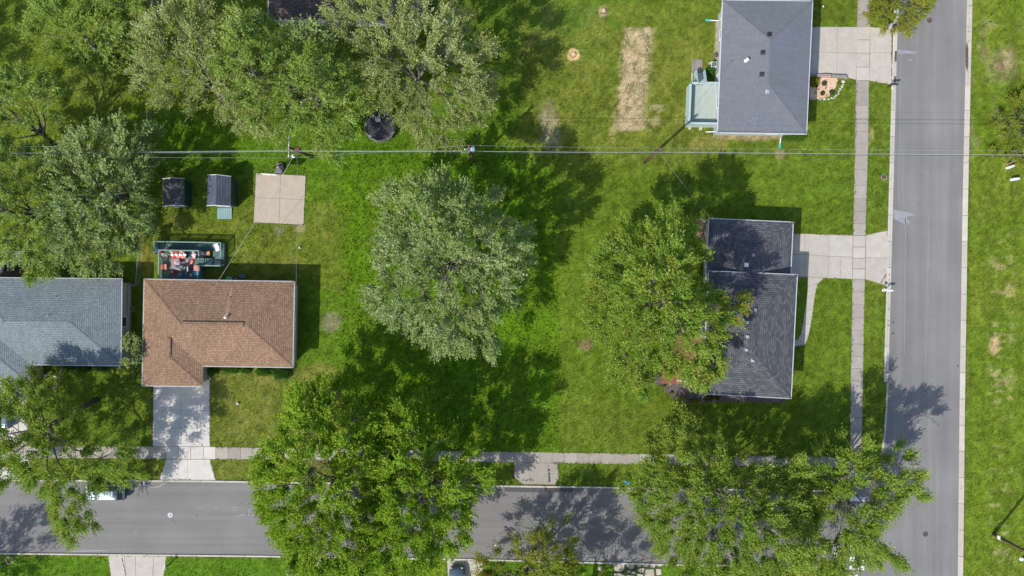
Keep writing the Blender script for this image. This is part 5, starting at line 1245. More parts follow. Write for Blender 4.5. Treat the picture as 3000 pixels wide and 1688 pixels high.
dr = thing('storm_drain', W(2622, 80), 'rectangular rusty storm drain grate in a concrete inlet', 'drain')
obj('inlet', MB().prism([W2(2601, 72), W2(2612, 68), W2(2630, 70), W2(2629, 96), W2(2620, 104), W2(2600, 90)], 0, .125), M['conc_drive'], dr); obj('pit', MB().prism([W2(2613, 72), W2(2626, 72), W2(2626, 88), W2(2613, 88)], .126, .132), M['black'], dr)
for i in range(5): obj('bar', MB().prism([W2(2613.5 + i * 2.6, 72.5), W2(2615 + i * 2.6, 72.5), W2(2615 + i * 2.6, 87.5), W2(2613.5 + i * 2.6, 87.5)], .133, .15), M['iron'], dr)
# ---------------------------------------------------------------- trampoline
tp = thing('trampoline', W(1113, 371), 'round black trampoline with grey padded edge under the tree', 'trampoline'); c_ = W(1113, 370, .9)
def ringpts(c, r, z, n=28): return [Vector((c.x + r * math.cos(2 * math.pi * k / n), c.y + r * math.sin(2 * math.pi * k / n), z)) for k in range(n)]
R_ = 1.86; mb = MB(); i_, o_ = ringpts(c_, R_ * .86, .90), ringpts(c_, R_, .86); n_ = 28
for k in range(n_):
    j_ = (k + 1) % n_; a, b, c2, d2 = i_[k], i_[j_], o_[j_], o_[k]; dz = Vector((0, 0, -.05))
    mb.add([a, b, c2, d2, a + dz, b + dz, c2 + dz, d2 + dz], [(0, 1, 2, 3), (2, 6, 7, 3), (0, 4, 5, 1)])
obj('padding', mb, M['grey_pad'], tp); obj('mat', MB().add(ringpts(c_, R_ * .85, .85), [tuple(range(n_))]), M['black_net'], tp, recalc=False)
mb = MB(); oz = ringpts(c_, R_ * 1.0, .84)
for k in range(n_): mb.tube([oz[k], oz[(k + 1) % n_]], .03, 5, cap=False)
obj('frame_ring', mb, M['galv'], tp)
for k in range(6):
    a = k * math.pi / 3 + .3; pt_ = c_ + Vector((R_ * math.cos(a), R_ * math.sin(a), 0)); obj('leg', MB().tube([Vector((pt_.x, pt_.y, 0)), Vector((pt_.x, pt_.y, .84))], .03, 6), M['galv'], tp)
    obj('net_pole', MB().tube([Vector((pt_.x, pt_.y, .84)), Vector((c_.x + R_ * .98 * math.cos(a + .1), c_.y + R_ * .98 * math.sin(a + .1), 1.5))], .02, 6), M['galv'], tp)
mb = MB(); rf2 = random.Random(8); top = []
for k in range(n_):
    a = 2 * math.pi * k / n_; rr_ = R_ * (.93 + .05 * rf2.random()); top.append(Vector((c_.x + rr_ * math.cos(a), c_.y + rr_ * math.sin(a), 1.05 + .18 * rf2.random())))
bt = ringpts(c_, R_ * .88, .905)
for k in range(n_):
    if k % 4 == 1: continue
    j_ = (k + 1) % n_; mb.add([bt[k], bt[j_], top[j_], top[k]], [(0, 1, 2, 3)])
obj('sagging_net', mb, M['black_net'], tp, recalc=False)
wc = thing('garden_chair', W(1109, 352, .86), 'white plastic chair standing on the trampoline', 'chair'); q_ = W(1110, 353, .86)
obj('seat', MB().box(q_ + Vector((0, 0, .38)), .45, .45, .04, .1), M['cloth_white'], wc); obj('backrest', MB().box(q_ + Vector((-.26, 0, .42)), .05, .5, .45, .1), M['cloth_white'], wc)
for s_ in (-.25, .25): obj('armrest', MB().box(q_ + Vector((.02, s_, .6)), .5, .05, .04, .1), M['cloth_white'], wc)
for sx in (-.2, .2):
    for sy in (-.2, .2): obj('leg', MB().box(q_ + Vector((sx, sy, 0)), .04, .04, .4, .1), M['cloth_white'], wc)
# ---------------------------------------------------------------- basketball hoop
bh = thing('basketball_hoop', W(822, 492), 'portable basketball hoop with dark wedge base at the top of the pad', 'basketball hoop')
mb = MB(); z_ = .32; mb.prism([W2(812, 478), W2(830, 479), W2(833, 495), W2(828, 508), W2(806, 508), W2(814, 492)], 0, z_); obj('base', mb, M['grey_pad'], bh, bevel=.04)
obj('base_cover', MB().prism([W2(817, 480, .36), W2(829, 481, .36), W2(831, 496, .36), W2(826, 502, .36), W2(818, 492, .36)], .322, .37), M['black'], bh)
mb = MB().tube([W(830, 480, .3), W(796, 494, 3.1)], .055, 8); obj('pole', mb, M['black'], bh); obj('sandbag', MB().box(W(814, 489, .37), .4, .25, .14, .6), M['conc_tan'], bh, bevel=.04)
mb = MB()
for dx in (-2.5, 2.5): mb.beam(W(794 + dx, 496, 3.1), W(794 + dx, 511, 3.0), .05, .05); mb.beam(W(794 + dx, 496, 2.8), W(794 + dx, 511, 2.75), .05, .05)
obj('bracket', mb, M['black'], bh)
obj('backboard', MB().beam(W(768.5, 510.5, 3.0), W(812.5, 513.5, 3.0), .05, 1.0), M['white'], bh)
mb = MB(); cc = W(793, 523.5, 3.0)
for k in range(18):
    a0, a1 = k * math.pi / 9, (k + 1) * math.pi / 9; mb.tube([cc + Vector((.235 * math.cos(a0), .235 * math.sin(a0), 0)), cc + Vector((.235 * math.cos(a1), .235 * math.sin(a1), 0))], .018, 5, cap=False)
mb.box(W(793.5, 516, 2.98), .16, .22, .04); obj('rim', mb, M['coral'], bh)
mb = MB()
for k in range(12):
    a0 = k * math.pi / 6; mb.tube([cc + Vector((.23 * math.cos(a0), .23 * math.sin(a0), 0)), cc + Vector((.13 * math.cos(a0 + .3), .13 * math.sin(a0 + .3), -.4))], .006, 4, cap=False)
obj('net', mb, M['cloth_white'], bh, recalc=False)
# bits and pieces
tag(obj('plastic_disc', MB().add([W(1832, 1408, .05), W(1836, 1412, .12), (W(1842, 1411, .05)), W(1845, 1414, .03), W(1843, 1419, .02), W(1837, 1420, .02), W(1832, 1417, .03), W(1830, 1412, .03)], [(0, 1, 7), (1, 2, 3, 4, 5, 6, 7)]), M['blue'], recalc=False), 'bright blue torn plastic piece lying on the verge', 'litter')
for x_, y_, s_, m_, lb_ in ((1451, 1599, .13, 'cloth_white', 'small white scrap of paper on the street near the small tree'), (698, 1182, .15, 'cloth_white', 'white ball on the front lawn of the brown-roofed house'), (2136, 1320, .2, 'car_pale', 'small pale blue object on the lawn above the sidewalk'), (879, 726, .12, 'cloth_white', 'small white ball on the back lawn near the deck'), (2411, 20, .10, 'cloth_white', 'tiny white ball on the lawn above the wide driveway')):
    mb = MB(); c_ = W(x_, y_)
    if 'ball' in lb_: mb.ball(c_ + Vector((0, 0, s_)), s_, s_, s_, 10, 6); o_ = obj('ball', mb, M[m_], smooth=True); tag(o_, lb_, 'ball')
    else: mb.box(c_, s_ * 2, s_ * 1.6, .04, .4); o_ = obj('litter', mb, M[m_]); tag(o_, lb_, 'litter')
# tree stumps in the straw rings
for x_, y_, lb_ in ((1679, 161, 'cut tree stump in a ring of straw left of the straw strip'), (1767, 33, 'cut tree stump near the top edge of the yard')):
    r = thing('tree_stump', W(x_, y_), lb_, 'tree stump'); c_ = W(x_, y_); mb = MB(); pr = [(c_.x + (.30 + .1 * rf2.random()) * math.cos(k * .5236), c_.y + (.30 + .1 * rf2.random()) * math.sin(k * .5236)) for k in range(12)]
    mb.prism(pr, 0, .16); obj('bark_ring', mb, M['bark'], r); obj('cut_face', MB().prism([(c_.x + (p[0] - c_.x) * .86, c_.y + (p[1] - c_.y) * .86) for p in pr], .161, .17), M['straw'], r)

# ---------------------------------------------------------------- vehicles
def car(x_, y_, rz, paint, label, L_=4.7, Wd=1.86, H_=1.75, suv=True, tailrack=False):
    c_ = W(x_, y_); r = thing('parked_car', c_, label, 'car')
    ca, sa = math.cos(rz), math.sin(rz)
    def X(u, v, z): return (c_.x + u * ca - v * sa, c_.y + u * sa + v * ca, z)
    hl = L_ / 2
    # lower body: stations along the length (front = +u): half width, bottom, belt height
    stn = [(-hl, .80, .45, .75), (-hl + .08, .90, .34, 1.02), (-hl + .5, .97, .28, 1.06), (-.6, 1.0, .26, 1.02), (.75, 1.0, .26, 1.0), (hl - 1.1, .98, .26, .98), (hl - .35, .93, .28, .86), (hl - .06, .82, .36, .72), (hl, .72, .42, .62)]
    mb = MB(); rings = []; hw = Wd / 2
    for u, wf, zb, zt_ in stn:
        w_ = hw * wf; prof = [(-w_ * .93, zb), (-w_, zb + .14), (-w_, (zb + zt_) / 2 + .05), (-w_ * .95, zt_ - .04), (-w_ * .80, zt_ + .02), (0, zt_ + .05), (w_ * .80, zt_ + .02), (w_ * .95, zt_ - .04), (w_, (zb + zt_) / 2 + .05), (w_, zb + .14), (w_ * .93, zb)]
        rings += [X(u, a, b) for a, b in prof]
    k = 11; fs = []
    for i in range(len(stn) - 1):
        for j in range(k): fs.append((i * k + j, (i + 1) * k + j, (i + 1) * k + (j + 1) % k, i * k + (j + 1) % k))
    fs += [tuple(range(k)), tuple(len(rings) - 1 - j for j in range(k))]
    mb.add(rings, fs); obj('body', mb, paint, r, True)
    # greenhouse
    rb, rf_ = (-hl + .18, .35) if suv else (-hl + 1.2, .3)
    zb = 1.04; zt_ = H_
    lo = [(-hl + .10 if suv else -hl + .75, .84), (hl - 1.25, .84)]; hi = [(rb + .22, .68), (rf_, .68)]
    g4 = [X(lo[0][0], -hw * lo[0][1] , zb), X(lo[1][0], -hw * lo[1][1], zb - .04), X(lo[1][0], hw * lo[1][1], zb - .04), X(lo[0][0], hw * lo[0][1], zb),
          X(hi[0][0], -hw * hi[0][1], zt_ - .05), X(hi[1][0], -hw * hi[1][1], zt_ - .05), X(hi[1][0], hw * hi[1][1], zt_ - .05), X(hi[0][0], hw * hi[0][1], zt_ - .05)]
    obj('cabin', MB().add(g4, [(0, 1, 5, 4), (1, 2, 6, 5), (2, 3, 7, 6), (3, 0, 4, 7), (4, 5, 6, 7)]), paint, r)
    a0, a1 = hi[0][0] - .03, hi[1][0] + .03
    rp_ = [(a0, -hw * .62), (a0 + .15, -hw * .70), (a1 - .2, -hw * .70), (a1, -hw * .6), (a1, hw * .6), (a1 - .2, hw * .70), (a0 + .15, hw * .70), (a0, hw * .62)]
    cen = ((a0 + a1) / 2, 0)
    mb = MB(); rg_ = [X(u, v, zt_ - .052) for u, v in rp_] + [X(cen[0] + (u - cen[0]) * .97, v * .93, zt_ - .005) for u, v in rp_] + [X(cen[0] + (u - cen[0]) * .8, v * .6, zt_ + .02) for u, v in rp_]
    fs = [];
    for q in range(2):
        for j in range(8): fs.append((q * 8 + j, q * 8 + (j + 1) % 8, q * 8 + 8 + (j + 1) % 8, q * 8 + 8 + j))
    fs.append(tuple(range(16, 24))); mb.add(rg_, fs); obj('roof', mb, paint, r, True)
    def pane(name, A, B, C_, D_, inset=.1, off=.012):
        A, B, C_, D_ = map(Vector, (A, B, C_, D_)); cc_ = (A + B + C_ + D_) / 4; n_ = (B - A).cross(D_ - A).normalized()
        if (cc_ + n_ - Vector(X(0, 0, 1.2))).length < (cc_ - n_ - Vector(X(0, 0, 1.2))).length: n_ = -n_
        vs = [p.lerp(cc_, inset) + n_ * off for p in (A, B, C_, D_)]; vs += [v - n_ * .02 for v in vs]
        return obj(name, MB().add(vs, [(0, 1, 2, 3), (0, 4, 5, 1), (1, 5, 6, 2), (2, 6, 7, 3), (3, 7, 4, 0)]), M['glass'], r)
    V_ = [Vector(v) for v in g4]
    pane('windshield', V_[1], V_[2], V_[6], V_[5], .10); pane('rear_window', V_[3], V_[0], V_[4], V_[7], .14)
    for (p0, p1, p2, p3) in ((0, 1, 5, 4), (2, 3, 7, 6)):
        rev = p0 == 2
        for s0, s1 in ((.03, .30), (.33, .62), (.65, .97)):
            if rev: s0, s1 = 1 - s1, 1 - s0
            pane('side_window', V_[p0].lerp(V_[p1], s0), V_[p0].lerp(V_[p1], s1), V_[p3].lerp(V_[p2], s1), V_[p3].lerp(V_[p2], s0), .09)
    for s_ in (-1, 1):
        if suv: obj('roof_rail', MB().tube([X(a0 + .35, s_ * hw * .60, zt_ + .0), X(a0 + .4, s_ * hw * .60, zt_ + .05), X(a1 - .45, s_ * hw * .60, zt_ + .05), X(a1 - .4, s_ * hw * .60, zt_)], .022, 6), M['black'], r)
        obj('headlight', MB().box(X(hl - .22, s_ * hw * .68, .66), .34, .24, .12, rz), M['headlight'], r, bevel=.03)
        obj('taillight', MB().box(X(-hl + .09, s_ * hw * .84, .78), .16, .14, .26, rz), M['taillight'], r, bevel=.02)
        obj('wing_mirror', MB().box(X(hl - 1.55, s_ * (hw + .09), .98), .12, .2, .14, rz), paint, r, bevel=.03)
        for u in (-hl + .85, hl - .9):
            wh = obj('wheel', MB().tube([X(u, s_ * hw * .98, .33), X(u, s_ * hw * .78, .33)], .33, 18), M['tyre'], r)
            obj('rim', MB().tube([X(u, s_ * (hw * .98 + .006), .33), X(u, s_ * hw * .9, .33)], .2, 12), M['galv'], wh)
    obj('bumper', MB().box(X(-hl - .02, 0, .42), .14, Wd * .84, .2, rz), M['black'] if suv else paint, r, bevel=.04); obj('bumper', MB().box(X(hl - .02, 0, .34), .12, Wd * .72, .2, rz), paint, r, bevel=.04)
    obj('hood_seam', MB().beam(X(hl - 1.2, -hw * .7, 1.03), X(hl - 1.2, hw * .7, 1.03), .02, .02), M['black'], r)
    obj('wiper', MB().beam(X(-hl + .2, -.2, 1.12), X(-hl + .16, .3, 1.12), .02, .02), M['black'], r)
    return r
car(318, 1438, math.pi - .01, M['car_silver'], 'silver-grey SUV parked at the kerb under the bottom left tree', 4.8, 1.85, 1.78)
car(5, 1168, math.pi + .05, M['car_blue'], 'bright blue car in the driveway of the grey-roofed house', 4.6, 1.85, 1.5, False)
car(-12, 1232, math.pi + .02, M['car_pale'], 'pale blue car parked below the bright blue car at the left edge', 4.6, 1.85, 1.55, False)
car(1339, 1712, math.pi / 2, M['car_slate'], 'slate-blue car nosing up the driveway at the bottom edge', 4.8, 1.88, 1.5, False)
car(1424, 1732, math.pi / 2 + .05, M['red'], 'red vehicle partly seen through the small tree at the bottom', 4.4, 1.8, 1.5, False)
# ---------------------------------------------------------------- foliage
def nrm(a): return a / np.maximum(np.linalg.norm(a, axis=-1, keepdims=True), 1e-9)
def leaf_mesh(name, P, D, Nn, Sz, Cc, m, parent, aspect=.62):
    """rhombic leaves with a folded midrib: P base, D direction, Nn normal, Sz length"""
    D = nrm(D); Sd = nrm(np.cross(D, Nn)); Up = nrm(np.cross(Sd, D)); s = Sz[:, None]
    tip = P + D * s - Up * s * .12; mid = P + D * s * .45
    l_ = mid + Sd * s * aspect * .5 + Up * s * .10; r_ = mid - Sd * s * aspect * .5 + Up * s * .10
    off = origin(parent); V = np.stack([P, r_, tip, l_], 1).reshape(-1, 3) - np.array([[off.x, off.y, off.z]])
    n = len(P); i = np.arange(n) * 4
    F = np.stack([np.stack([i, i + 1, i + 2], 1), np.stack([i, i + 2, i + 3], 1)], 1).reshape(-1, 3)
    me = bpy.data.meshes.new(name); np_mesh(me, V, F, np.repeat(Cc, 4, 0)); me.materials.append(m)
    o = bpy.data.objects.new(name, me); COL.objects.link(o); o.parent = parent; return o
def in_poly(X, Y, poly):
    ins = np.zeros(X.shape, bool); dmin = np.full(X.shape, 1e9); n = len(poly)
    for i in range(n):
        x0, y0 = poly[i]; x1, y1 = poly[(i + 1) % n]
        c = ((y0 > Y) != (y1 > Y)) & (X < (x1 - x0) * (Y - y0) / ((y1 - y0) if y1 != y0 else 1e-9) + x0); ins ^= c
        dx, dy = x1 - x0, y1 - y0; t = np.clip(((X - x0) * dx + (Y - y0) * dy) / max(dx * dx + dy * dy, 1e-9), 0, 1)
        dmin = np.minimum(dmin, np.hypot(X - x0 - t * dx, Y - y0 - t * dy))
    return ins, dmin
PAL = dict(
    silver=dict(a=(0.186, 0.259, 0.072), b=(0.299, 0.380, 0.143), pale=(.42, .49, .33), pf=.08, yel=.02, m='leaf_silver', size=.235),
    olive=dict(a=(0.186, 0.237, 0.065), b=(0.350, 0.380, 0.137), pale=(.44, .49, .30), pf=.10, yel=.05, m='leaf_silver', size=.20),
    mid=dict(a=(0.158, 0.248, 0.042), b=(0.305, 0.396, 0.091), pale=(.42, .49, .25), pf=.07, yel=.03, m='leaf', size=.22),
    bright=dict(a=(0.127, 0.233, 0.014), b=(0.288, 0.413, 0.034), pale=(.34, .44, .08), pf=.03, yel=.04, m='leaf', size=.25),
    lime=dict(a=(0.130, 0.226, 0.026), b=(0.288, 0.385, 0.062), pale=(.40, .47, .14), pf=.05, yel=.08, m='leaf', size=.20),
    autumn=dict(a=(0.136, 0.242, 0.029), b=(0.282, 0.385, 0.058), pale=(.36, .44, .16), pf=.04, yel=.10, m='leaf', size=.22),
    small=dict(a=(0.141, 0.198, 0.021), b=(0.305, 0.330, 0.046), pale=(.34, .38, .11), pf=.04, yel=.16, m='leaf', size=.17))
TREE_TRI = 0
def tree(label, base, H, outline, pal, seed, zlo=.32, dens=1.0, gap=.30, group=None, name='tree', zc=None, trunk_r=.30, twigs=10, lean=None, warm=None, leafk=1.0, inset=.65):
    global TREE_TRI
    r = np.random.default_rng(seed); P = PAL[pal]; zc = zc or H * .55
    root = thing(name, W(*base), label, 'tree', group)
    poly = [W2(x_, y_, zc) for x_, y_ in outline]
    pa = np.array(poly); lo, hi = pa.min(0), pa.max(0)
    N = int((hi[0] - lo[0]) * (hi[1] - lo[1]) * 14)
    X = r.uniform(lo[0], hi[0], N); Y = r.uniform(lo[1], hi[1], N); ins, d = in_poly(X, Y, poly); ins &= d > (inset if H > 8 else .25); X, Y, d = X[ins], Y[ins], d[ins]
    R = max(d.max(), .8); keep = np.zeros(len(X), bool); sp = 1.25 if H > 8 else .8
    # thinned cluster centres (min spacing), with wide-scale gaps
    gn = fbm(X, Y, 3.2, seed + 50, 3)
    ok = (gn > np.quantile(gn, gap * .5)) | (r.random(len(X)) < .12)
    cs = []; grid = {}
    for i in np.where(ok)[0]:
        k = (int(X[i] // sp), int(Y[i] // sp)); good = True
        for a in (-1, 0, 1):
            for b in (-1, 0, 1):
                for j in grid.get((k[0] + a, k[1] + b), ()):
                    if (X[i] - X[j]) ** 2 + (Y[i] - Y[j]) ** 2 < sp * sp * .8: good = False
        if good: grid.setdefault(k, []).append(i); cs.append(i)
    cs = np.array(cs); cx_, cy_, cd = X[cs], Y[cs], d[cs]
    hn = fbm(cx_, cy_, 4.5, seed + 9, 3)
    # boughs: the crown is a set of leafy domes with valleys between them
    bs_ = 2.9 if H > 8 else 1.5; bo = []
    for q in r.permutation(len(X)):
        if all((X[q] - X[j]) ** 2 + (Y[q] - Y[j]) ** 2 > bs_ ** 2 * r.uniform(.7, 1.3) for j in bo): bo.append(q)
        if len(bo) > 60: break
    bd = np.min(np.hypot(cx_[:, None] - X[bo][None], cy_[:, None] - Y[bo][None]), axis=1) / bs_
    drop_ = r.random(len(cs)) < np.clip((bd - .62) * 2.2 * (gap + .25), 0, .9)
    allx, ally, alld = cx_.copy(), cy_.copy(), cd.copy()
    cs, cx_, cy_, cd, hn, bd = cs[~drop_], cx_[~drop_], cy_[~drop_], cd[~drop_], hn[~drop_], bd[~drop_]
    zl = H * zlo; t = np.clip(cd / R, 0, 1)
    ztop = zl + (H - zl) * (.22 + .78 * np.sin(t * math.pi / 2) ** .75) * (.72 + .5 * hn)
    ztop = np.minimum(ztop + (.5 if H > 8 else .2) - np.minimum(bd * bd * 4.2, 3.2) * (H / 15), H)
    ztop = np.maximum(ztop, zl * .8)
    top = np.stack([cx_, cy_, ztop - np.abs(r.normal(0, .5, len(cs)))], 1)
    sel = (t > .06)
    ta = np.clip(alld / R, 0, 1); za = zl + (H - zl) * (.2 + .5 * np.sin(ta * math.pi / 2)); nlw = len(allx)
    low = np.stack([allx + r.normal(0, .5, nlw), ally + r.normal(0, .5, nlw), zl * .85 + (za - zl * .85) * r.uniform(.15, .85, nlw)], 1)
    Cn = np.concatenate([top, low]); istop = np.concatenate([np.ones(len(top)), np.zeros(len(low))])
    
    b = W(*base); ctr = np.array([pa[:, 0].mean(), pa[:, 1].mean(), zl * .8]); fork = np.array([b.x, b.y, 0]) * .6 + ctr * .4; fork[2] = H * .26
    if lean: fork = np.array([*W2(lean[0], lean[1], lean[2]), lean[2]])
    nsh = np.where(istop > 0, 36, 19) * dens; nsh = np.maximum(3, (nsh * r.uniform(.7, 1.3, len(Cn))).astype(int))
    idx = np.repeat(np.arange(len(Cn)), nsh); n = len(idx)
    crad = r.uniform(.75, 1.35, len(Cn)) * (1 if H > 8 else .6)
    outw = nrm(Cn - fork)
    dirn = nrm(r.normal(0, 1, (n, 3)) + outw[idx] * 1.15 + np.array([0, 0, .55]))
    start = Cn[idx] + dirn * (crad[idx] * r.uniform(.05, .7, n))[:, None] * np.array([1, 1, .75])
    ax = Cn[idx] - ctr; ax[:, 2] = 0; ax = ax / (np.linalg.norm(ax, axis=1, keepdims=True) + 2.0) * 1.1; sdir = nrm(dirn * .45 + ax * 1.0 + outw[idx] * .3 + np.array([0, 0, .45]) + r.normal(0, .28, (n, 3)))
    slen = r.uniform(.65, 1.65, n) * (1 if H > 8 else .65)
    nl = 11; T = np.tile(np.linspace(.05, 1, nl), n); li = np.repeat(np.arange(n), nl); m_ = len(li)
    sd_ = sdir[li]; side = nrm(np.cross(sd_, np.array([0, 0, 1.]) + r.normal(0, .3, (m_, 3)))); sg = np.where(np.arange(m_) % 2, 1, -1)[:, None]
    droop = np.zeros((m_, 3)); droop[:, 2] = -.22 * T ** 2 * slen[li]
    Pb = start[li] + sd_ * (T * slen[li])[:, None] + droop + r.normal(0, .04, (m_, 3))
    Dl = nrm(sd_ * (.55 + .6 * (T[:, None] > .9)) + side * sg * .8 * (T[:, None] <= .9) + r.normal(0, .28, (m_, 3)))
    Nn = nrm(np.array([-.25, -.22, 1.]) + r.normal(0, .34, (n, 3))[li] + r.normal(0, .26, (m_, 3)))
    Sz = P['size'] * 1.0 * leafk * r.uniform(.7, 1.25, m_) * (1 if H > 8 else .9)
    cm = r.random(len(Cn)); shm = r.random(n); A_, B_ = np.array(P['a']), np.array(P['b'])
    mix = np.clip(.5 * cm[idx][li] + .35 * shm[li] + .25 * T + r.normal(0, .1, m_) - .1, 0, 1)[:, None]
    colr = A_ * (1 - mix) + B_ * mix
    cn_ = fbm(Cn[:, 0], Cn[:, 1], 4, seed + 31, 2)
    pf = P['pf'] * np.clip((cn_ - .38) * 6, .15, 2.6); isp = r.random(m_) < pf[idx][li]
    colr = np.where(isp[:, None], np.array(P['pale']) * r.uniform(.8, 1.25, (m_, 1)), colr)
    yy = P['yel'] * np.clip((cn_[::-1] - .4) * 6, .1, 2.5)
    if warm:   # one side of the crown turning yellow
        wx, wy = W2(warm[0], warm[1], zc); wd = np.exp(-(((Cn[:, 0] - wx) ** 2 + (Cn[:, 1] - wy) ** 2) / warm[2] ** 2)); yy = yy + wd * .65
    isy = r.random(m_) < yy[idx][li]
    colr = np.where(isy[:, None], np.array([.26, .23, .025]) * r.uniform(.7, 1.25, (m_, 1)), colr)
    colr = colr * r.uniform(.86, 1.14, (m_, 1))
    leaf_mesh('crown', Pb, Dl, Nn, Sz, colr, M[P['m']], root); TREE_TRI += m_ * 2
    # trunk, limbs and branches
    tb = MB(); lb = MB(); V3 = lambda a: Vector((float(a[0]), float(a[1]), float(a[2])))
    tb.tube([b, b.lerp(V3(fork), .5) + Vector((.05, .05, 0)), V3(fork)], [trunk_r * 1.15, trunk_r, trunk_r * .8], 9)
    tgt = []; cand = top.copy(); first = int(np.argmax(np.hypot(cand[:, 0] - fork[0], cand[:, 1] - fork[1]) * (.2 + cd))); tgt.append(first); K = 8 if H > 8 else 5
    dist = np.linalg.norm(cand[:, :2] - cand[first, :2], axis=1)
    while len(tgt) < min(K, len(cand)):
        j = int(np.argmax(dist * (cd > R * .2))); tgt.append(j); dist = np.minimum(dist, np.linalg.norm(cand[:, :2] - cand[j, :2], axis=1))
    limbs = []
    for j in tgt:
        e = cand[j] * .9 + fork * .1; e[2] = min(e[2], cand[j][2]) - 1.0
        f0 = V3(fork); e0 = V3(e); pts = []
        for i in range(7):
            tt = i / 6; p = f0.lerp(e0, tt); p.z += math.sin(tt * math.pi) * (e0 - f0).length * .10; p += Vector(r.normal(0, .18, 3)) * (1 if 0 < i < 6 else 0); pts.append(p)
        lb.tube(pts, [max(.035, trunk_r * .62 * (1 - i / 6.6)) for i in range(7)], 6, cap=False); limbs += pts[1:]
    LA = np.array([[p.x, p.y, p.z] for p in limbs])
    for i in range(len(Cn)):
        dd = np.linalg.norm(LA - Cn[i], axis=1) + np.maximum(0, LA[:, 2] - Cn[i][2]) * 1.5; j = int(np.argmin(dd)); a = V3(LA[j]); c = V3(Cn[i]); mid = a.lerp(c, .5) + Vector((0, 0, -.1)) + Vector(r.normal(0, .12, 3))
        c.z -= .35; lb.tube([a, mid, c], [.04, .025, .012], 3, cap=False)
    obj('trunk', tb, M['bark'], root, True, recalc=False); obj('branches', lb, M['bark_pale'], root, True, recalc=False)
    if twigs:
        tw = MB(); js = r.choice(len(top), min(len(top), twigs), False)
        for j in js:
            c = V3(top[j]); dr_ = Vector(outw[j]) * .8 + Vector((0, 0, .25))
            for q in range(2):
                d_ = (dr_ + Vector(r.normal(0, .4, 3))).normalized(); L_ = r.uniform(.9, 1.9); m1 = c + d_ * L_ * .5 + Vector(r.normal(0, .08, 3)); tw.tube([c - d_ * .3 + Vector((0, 0, .1)), m1 + Vector((0, 0, .25)), c + d_ * L_ + Vector((0, 0, .3))], [.024, .017, .008], 4, cap=False)
        to_ = obj('bare_twigs', tw, M['twig'], root, recalc=False); to_['kind'] = 'stuff'
    return root
TG = 'large shade trees of the neighbourhood'
tree('big silvery green maple standing alone in the middle of the vacant lot', (1335, 790), 17, [(1295, 470), (1330, 530), (1360, 548), (1450, 535), (1452, 600), (1500, 640), (1570, 665), (1548, 740), (1545, 800), (1500, 880), (1452, 925), (1458, 1000), (1440, 1052), (1400, 1030), (1320, 1018), (1270, 1042), (1225, 990), (1150, 950), (1062, 905), (1078, 850), (1110, 810), (1085, 760), (1090, 700), (1130, 660), (1108, 600), (1105, 545), (1160, 540), (1200, 520), (1260, 520)], 'silver', 1, group=TG, twigs=14)
tree('wide olive-grey tree with bare twigs right of the trampoline', (1225, 262), 16, [(985, 10), (1100, -40), (1250, -50), (1370, 20), (1390, 90), (1448, 150), (1432, 230), (1440, 300), (1410, 350), (1340, 360), (1295, 442), (1220, 400), (1200, 365), (1130, 330), (1085, 280), (1090, 230), (1050, 170), (955, 130)], 'olive', 2, gap=.3, group=TG, twigs=34, dens=1.0)
tree('broad green tree with pale lower edge left of the trampoline', (900, 330), 15, [(640, 130), (700, 60), (760, 45), (820, 80), (870, 150), (960, 130), (1030, 190), (1080, 300), (1062, 370), (1000, 425), (940, 440), (880, 430), (800, 400), (740, 370), (680, 300), (640, 230)], 'mid', 3, gap=.1, dens=1.1, group=TG, twigs=12)
tree('grey-green tree with feathery crown above the two sheds', (660, 300), 15, [(420, 120), (480, 60), (560, 30), (650, 30), (720, 60), (730, 200), (760, 300), (765, 385), (715, 400), (640, 350), (580, 300), (470, 312), (425, 280), (428, 200)], 'olive', 4, gap=.1, dens=1.1, group=TG, twigs=14)
tree('loose open-crowned tree reaching over the top left lawn', (340, 170), 9, [(95, 90), (130, 40), (180, 10), (300, 20), (420, 50), (450, 140), (360, 200), (315, 225), (300, 205), (240, 212), (180, 160), (120, 150)], 'mid', 5, gap=.12, dens=1.3, group=TG, twigs=10)
tree('mid-green tree along the top edge left of the old brown roof', (560, 60), 14, [(280, -60), (450, -100), (650, -80), (730, -30), (740, 60), (600, 90), (450, 110), (340, 50)], 'mid', 6, gap=.25, group=TG, twigs=10)
tree('green tree behind the old brown roof, half beyond the top edge', (860, 80), 13, [(855, 100), (930, 85), (1005, 95), (1000, 170), (940, 230), (880, 210)], 'silver', 16, gap=.3, group=TG, twigs=8)
tree('rounded pale green tree at the left edge with a pale forked limb', (165, 440), 12, [(-70, 250), (30, 232), (110, 225), (180, 233), (218, 285), (205, 340), (150, 380), (60, 420), (-70, 450)], 'mid', 7, gap=.1, group=TG, lean=(128, 395, 4.5), zlo=.48, twigs=8)
tree('large silvery green tree left of the two sheds', (370, 580), 11.5, [(150, 470), (230, 390), (300, 370), (400, 350), (478, 380), (455, 440), (462, 520), (452, 580), (440, 660), (405, 730), (350, 745), (310, 810), (220, 800), (180, 760), (150, 650)], 'silver', 8, inset=.9, gap=.25, group=TG, twigs=14)
tree('leafy green tree at the left edge above the grey-roofed house', (120, 620), 12.5, [(-90, 440), (40, 420), (160, 470), (200, 560), (205, 660), (190, 740), (155, 800), (110, 850), (80, 770), (-80, 760)], 'mid', 9, gap=.2, group=TG, twigs=10)
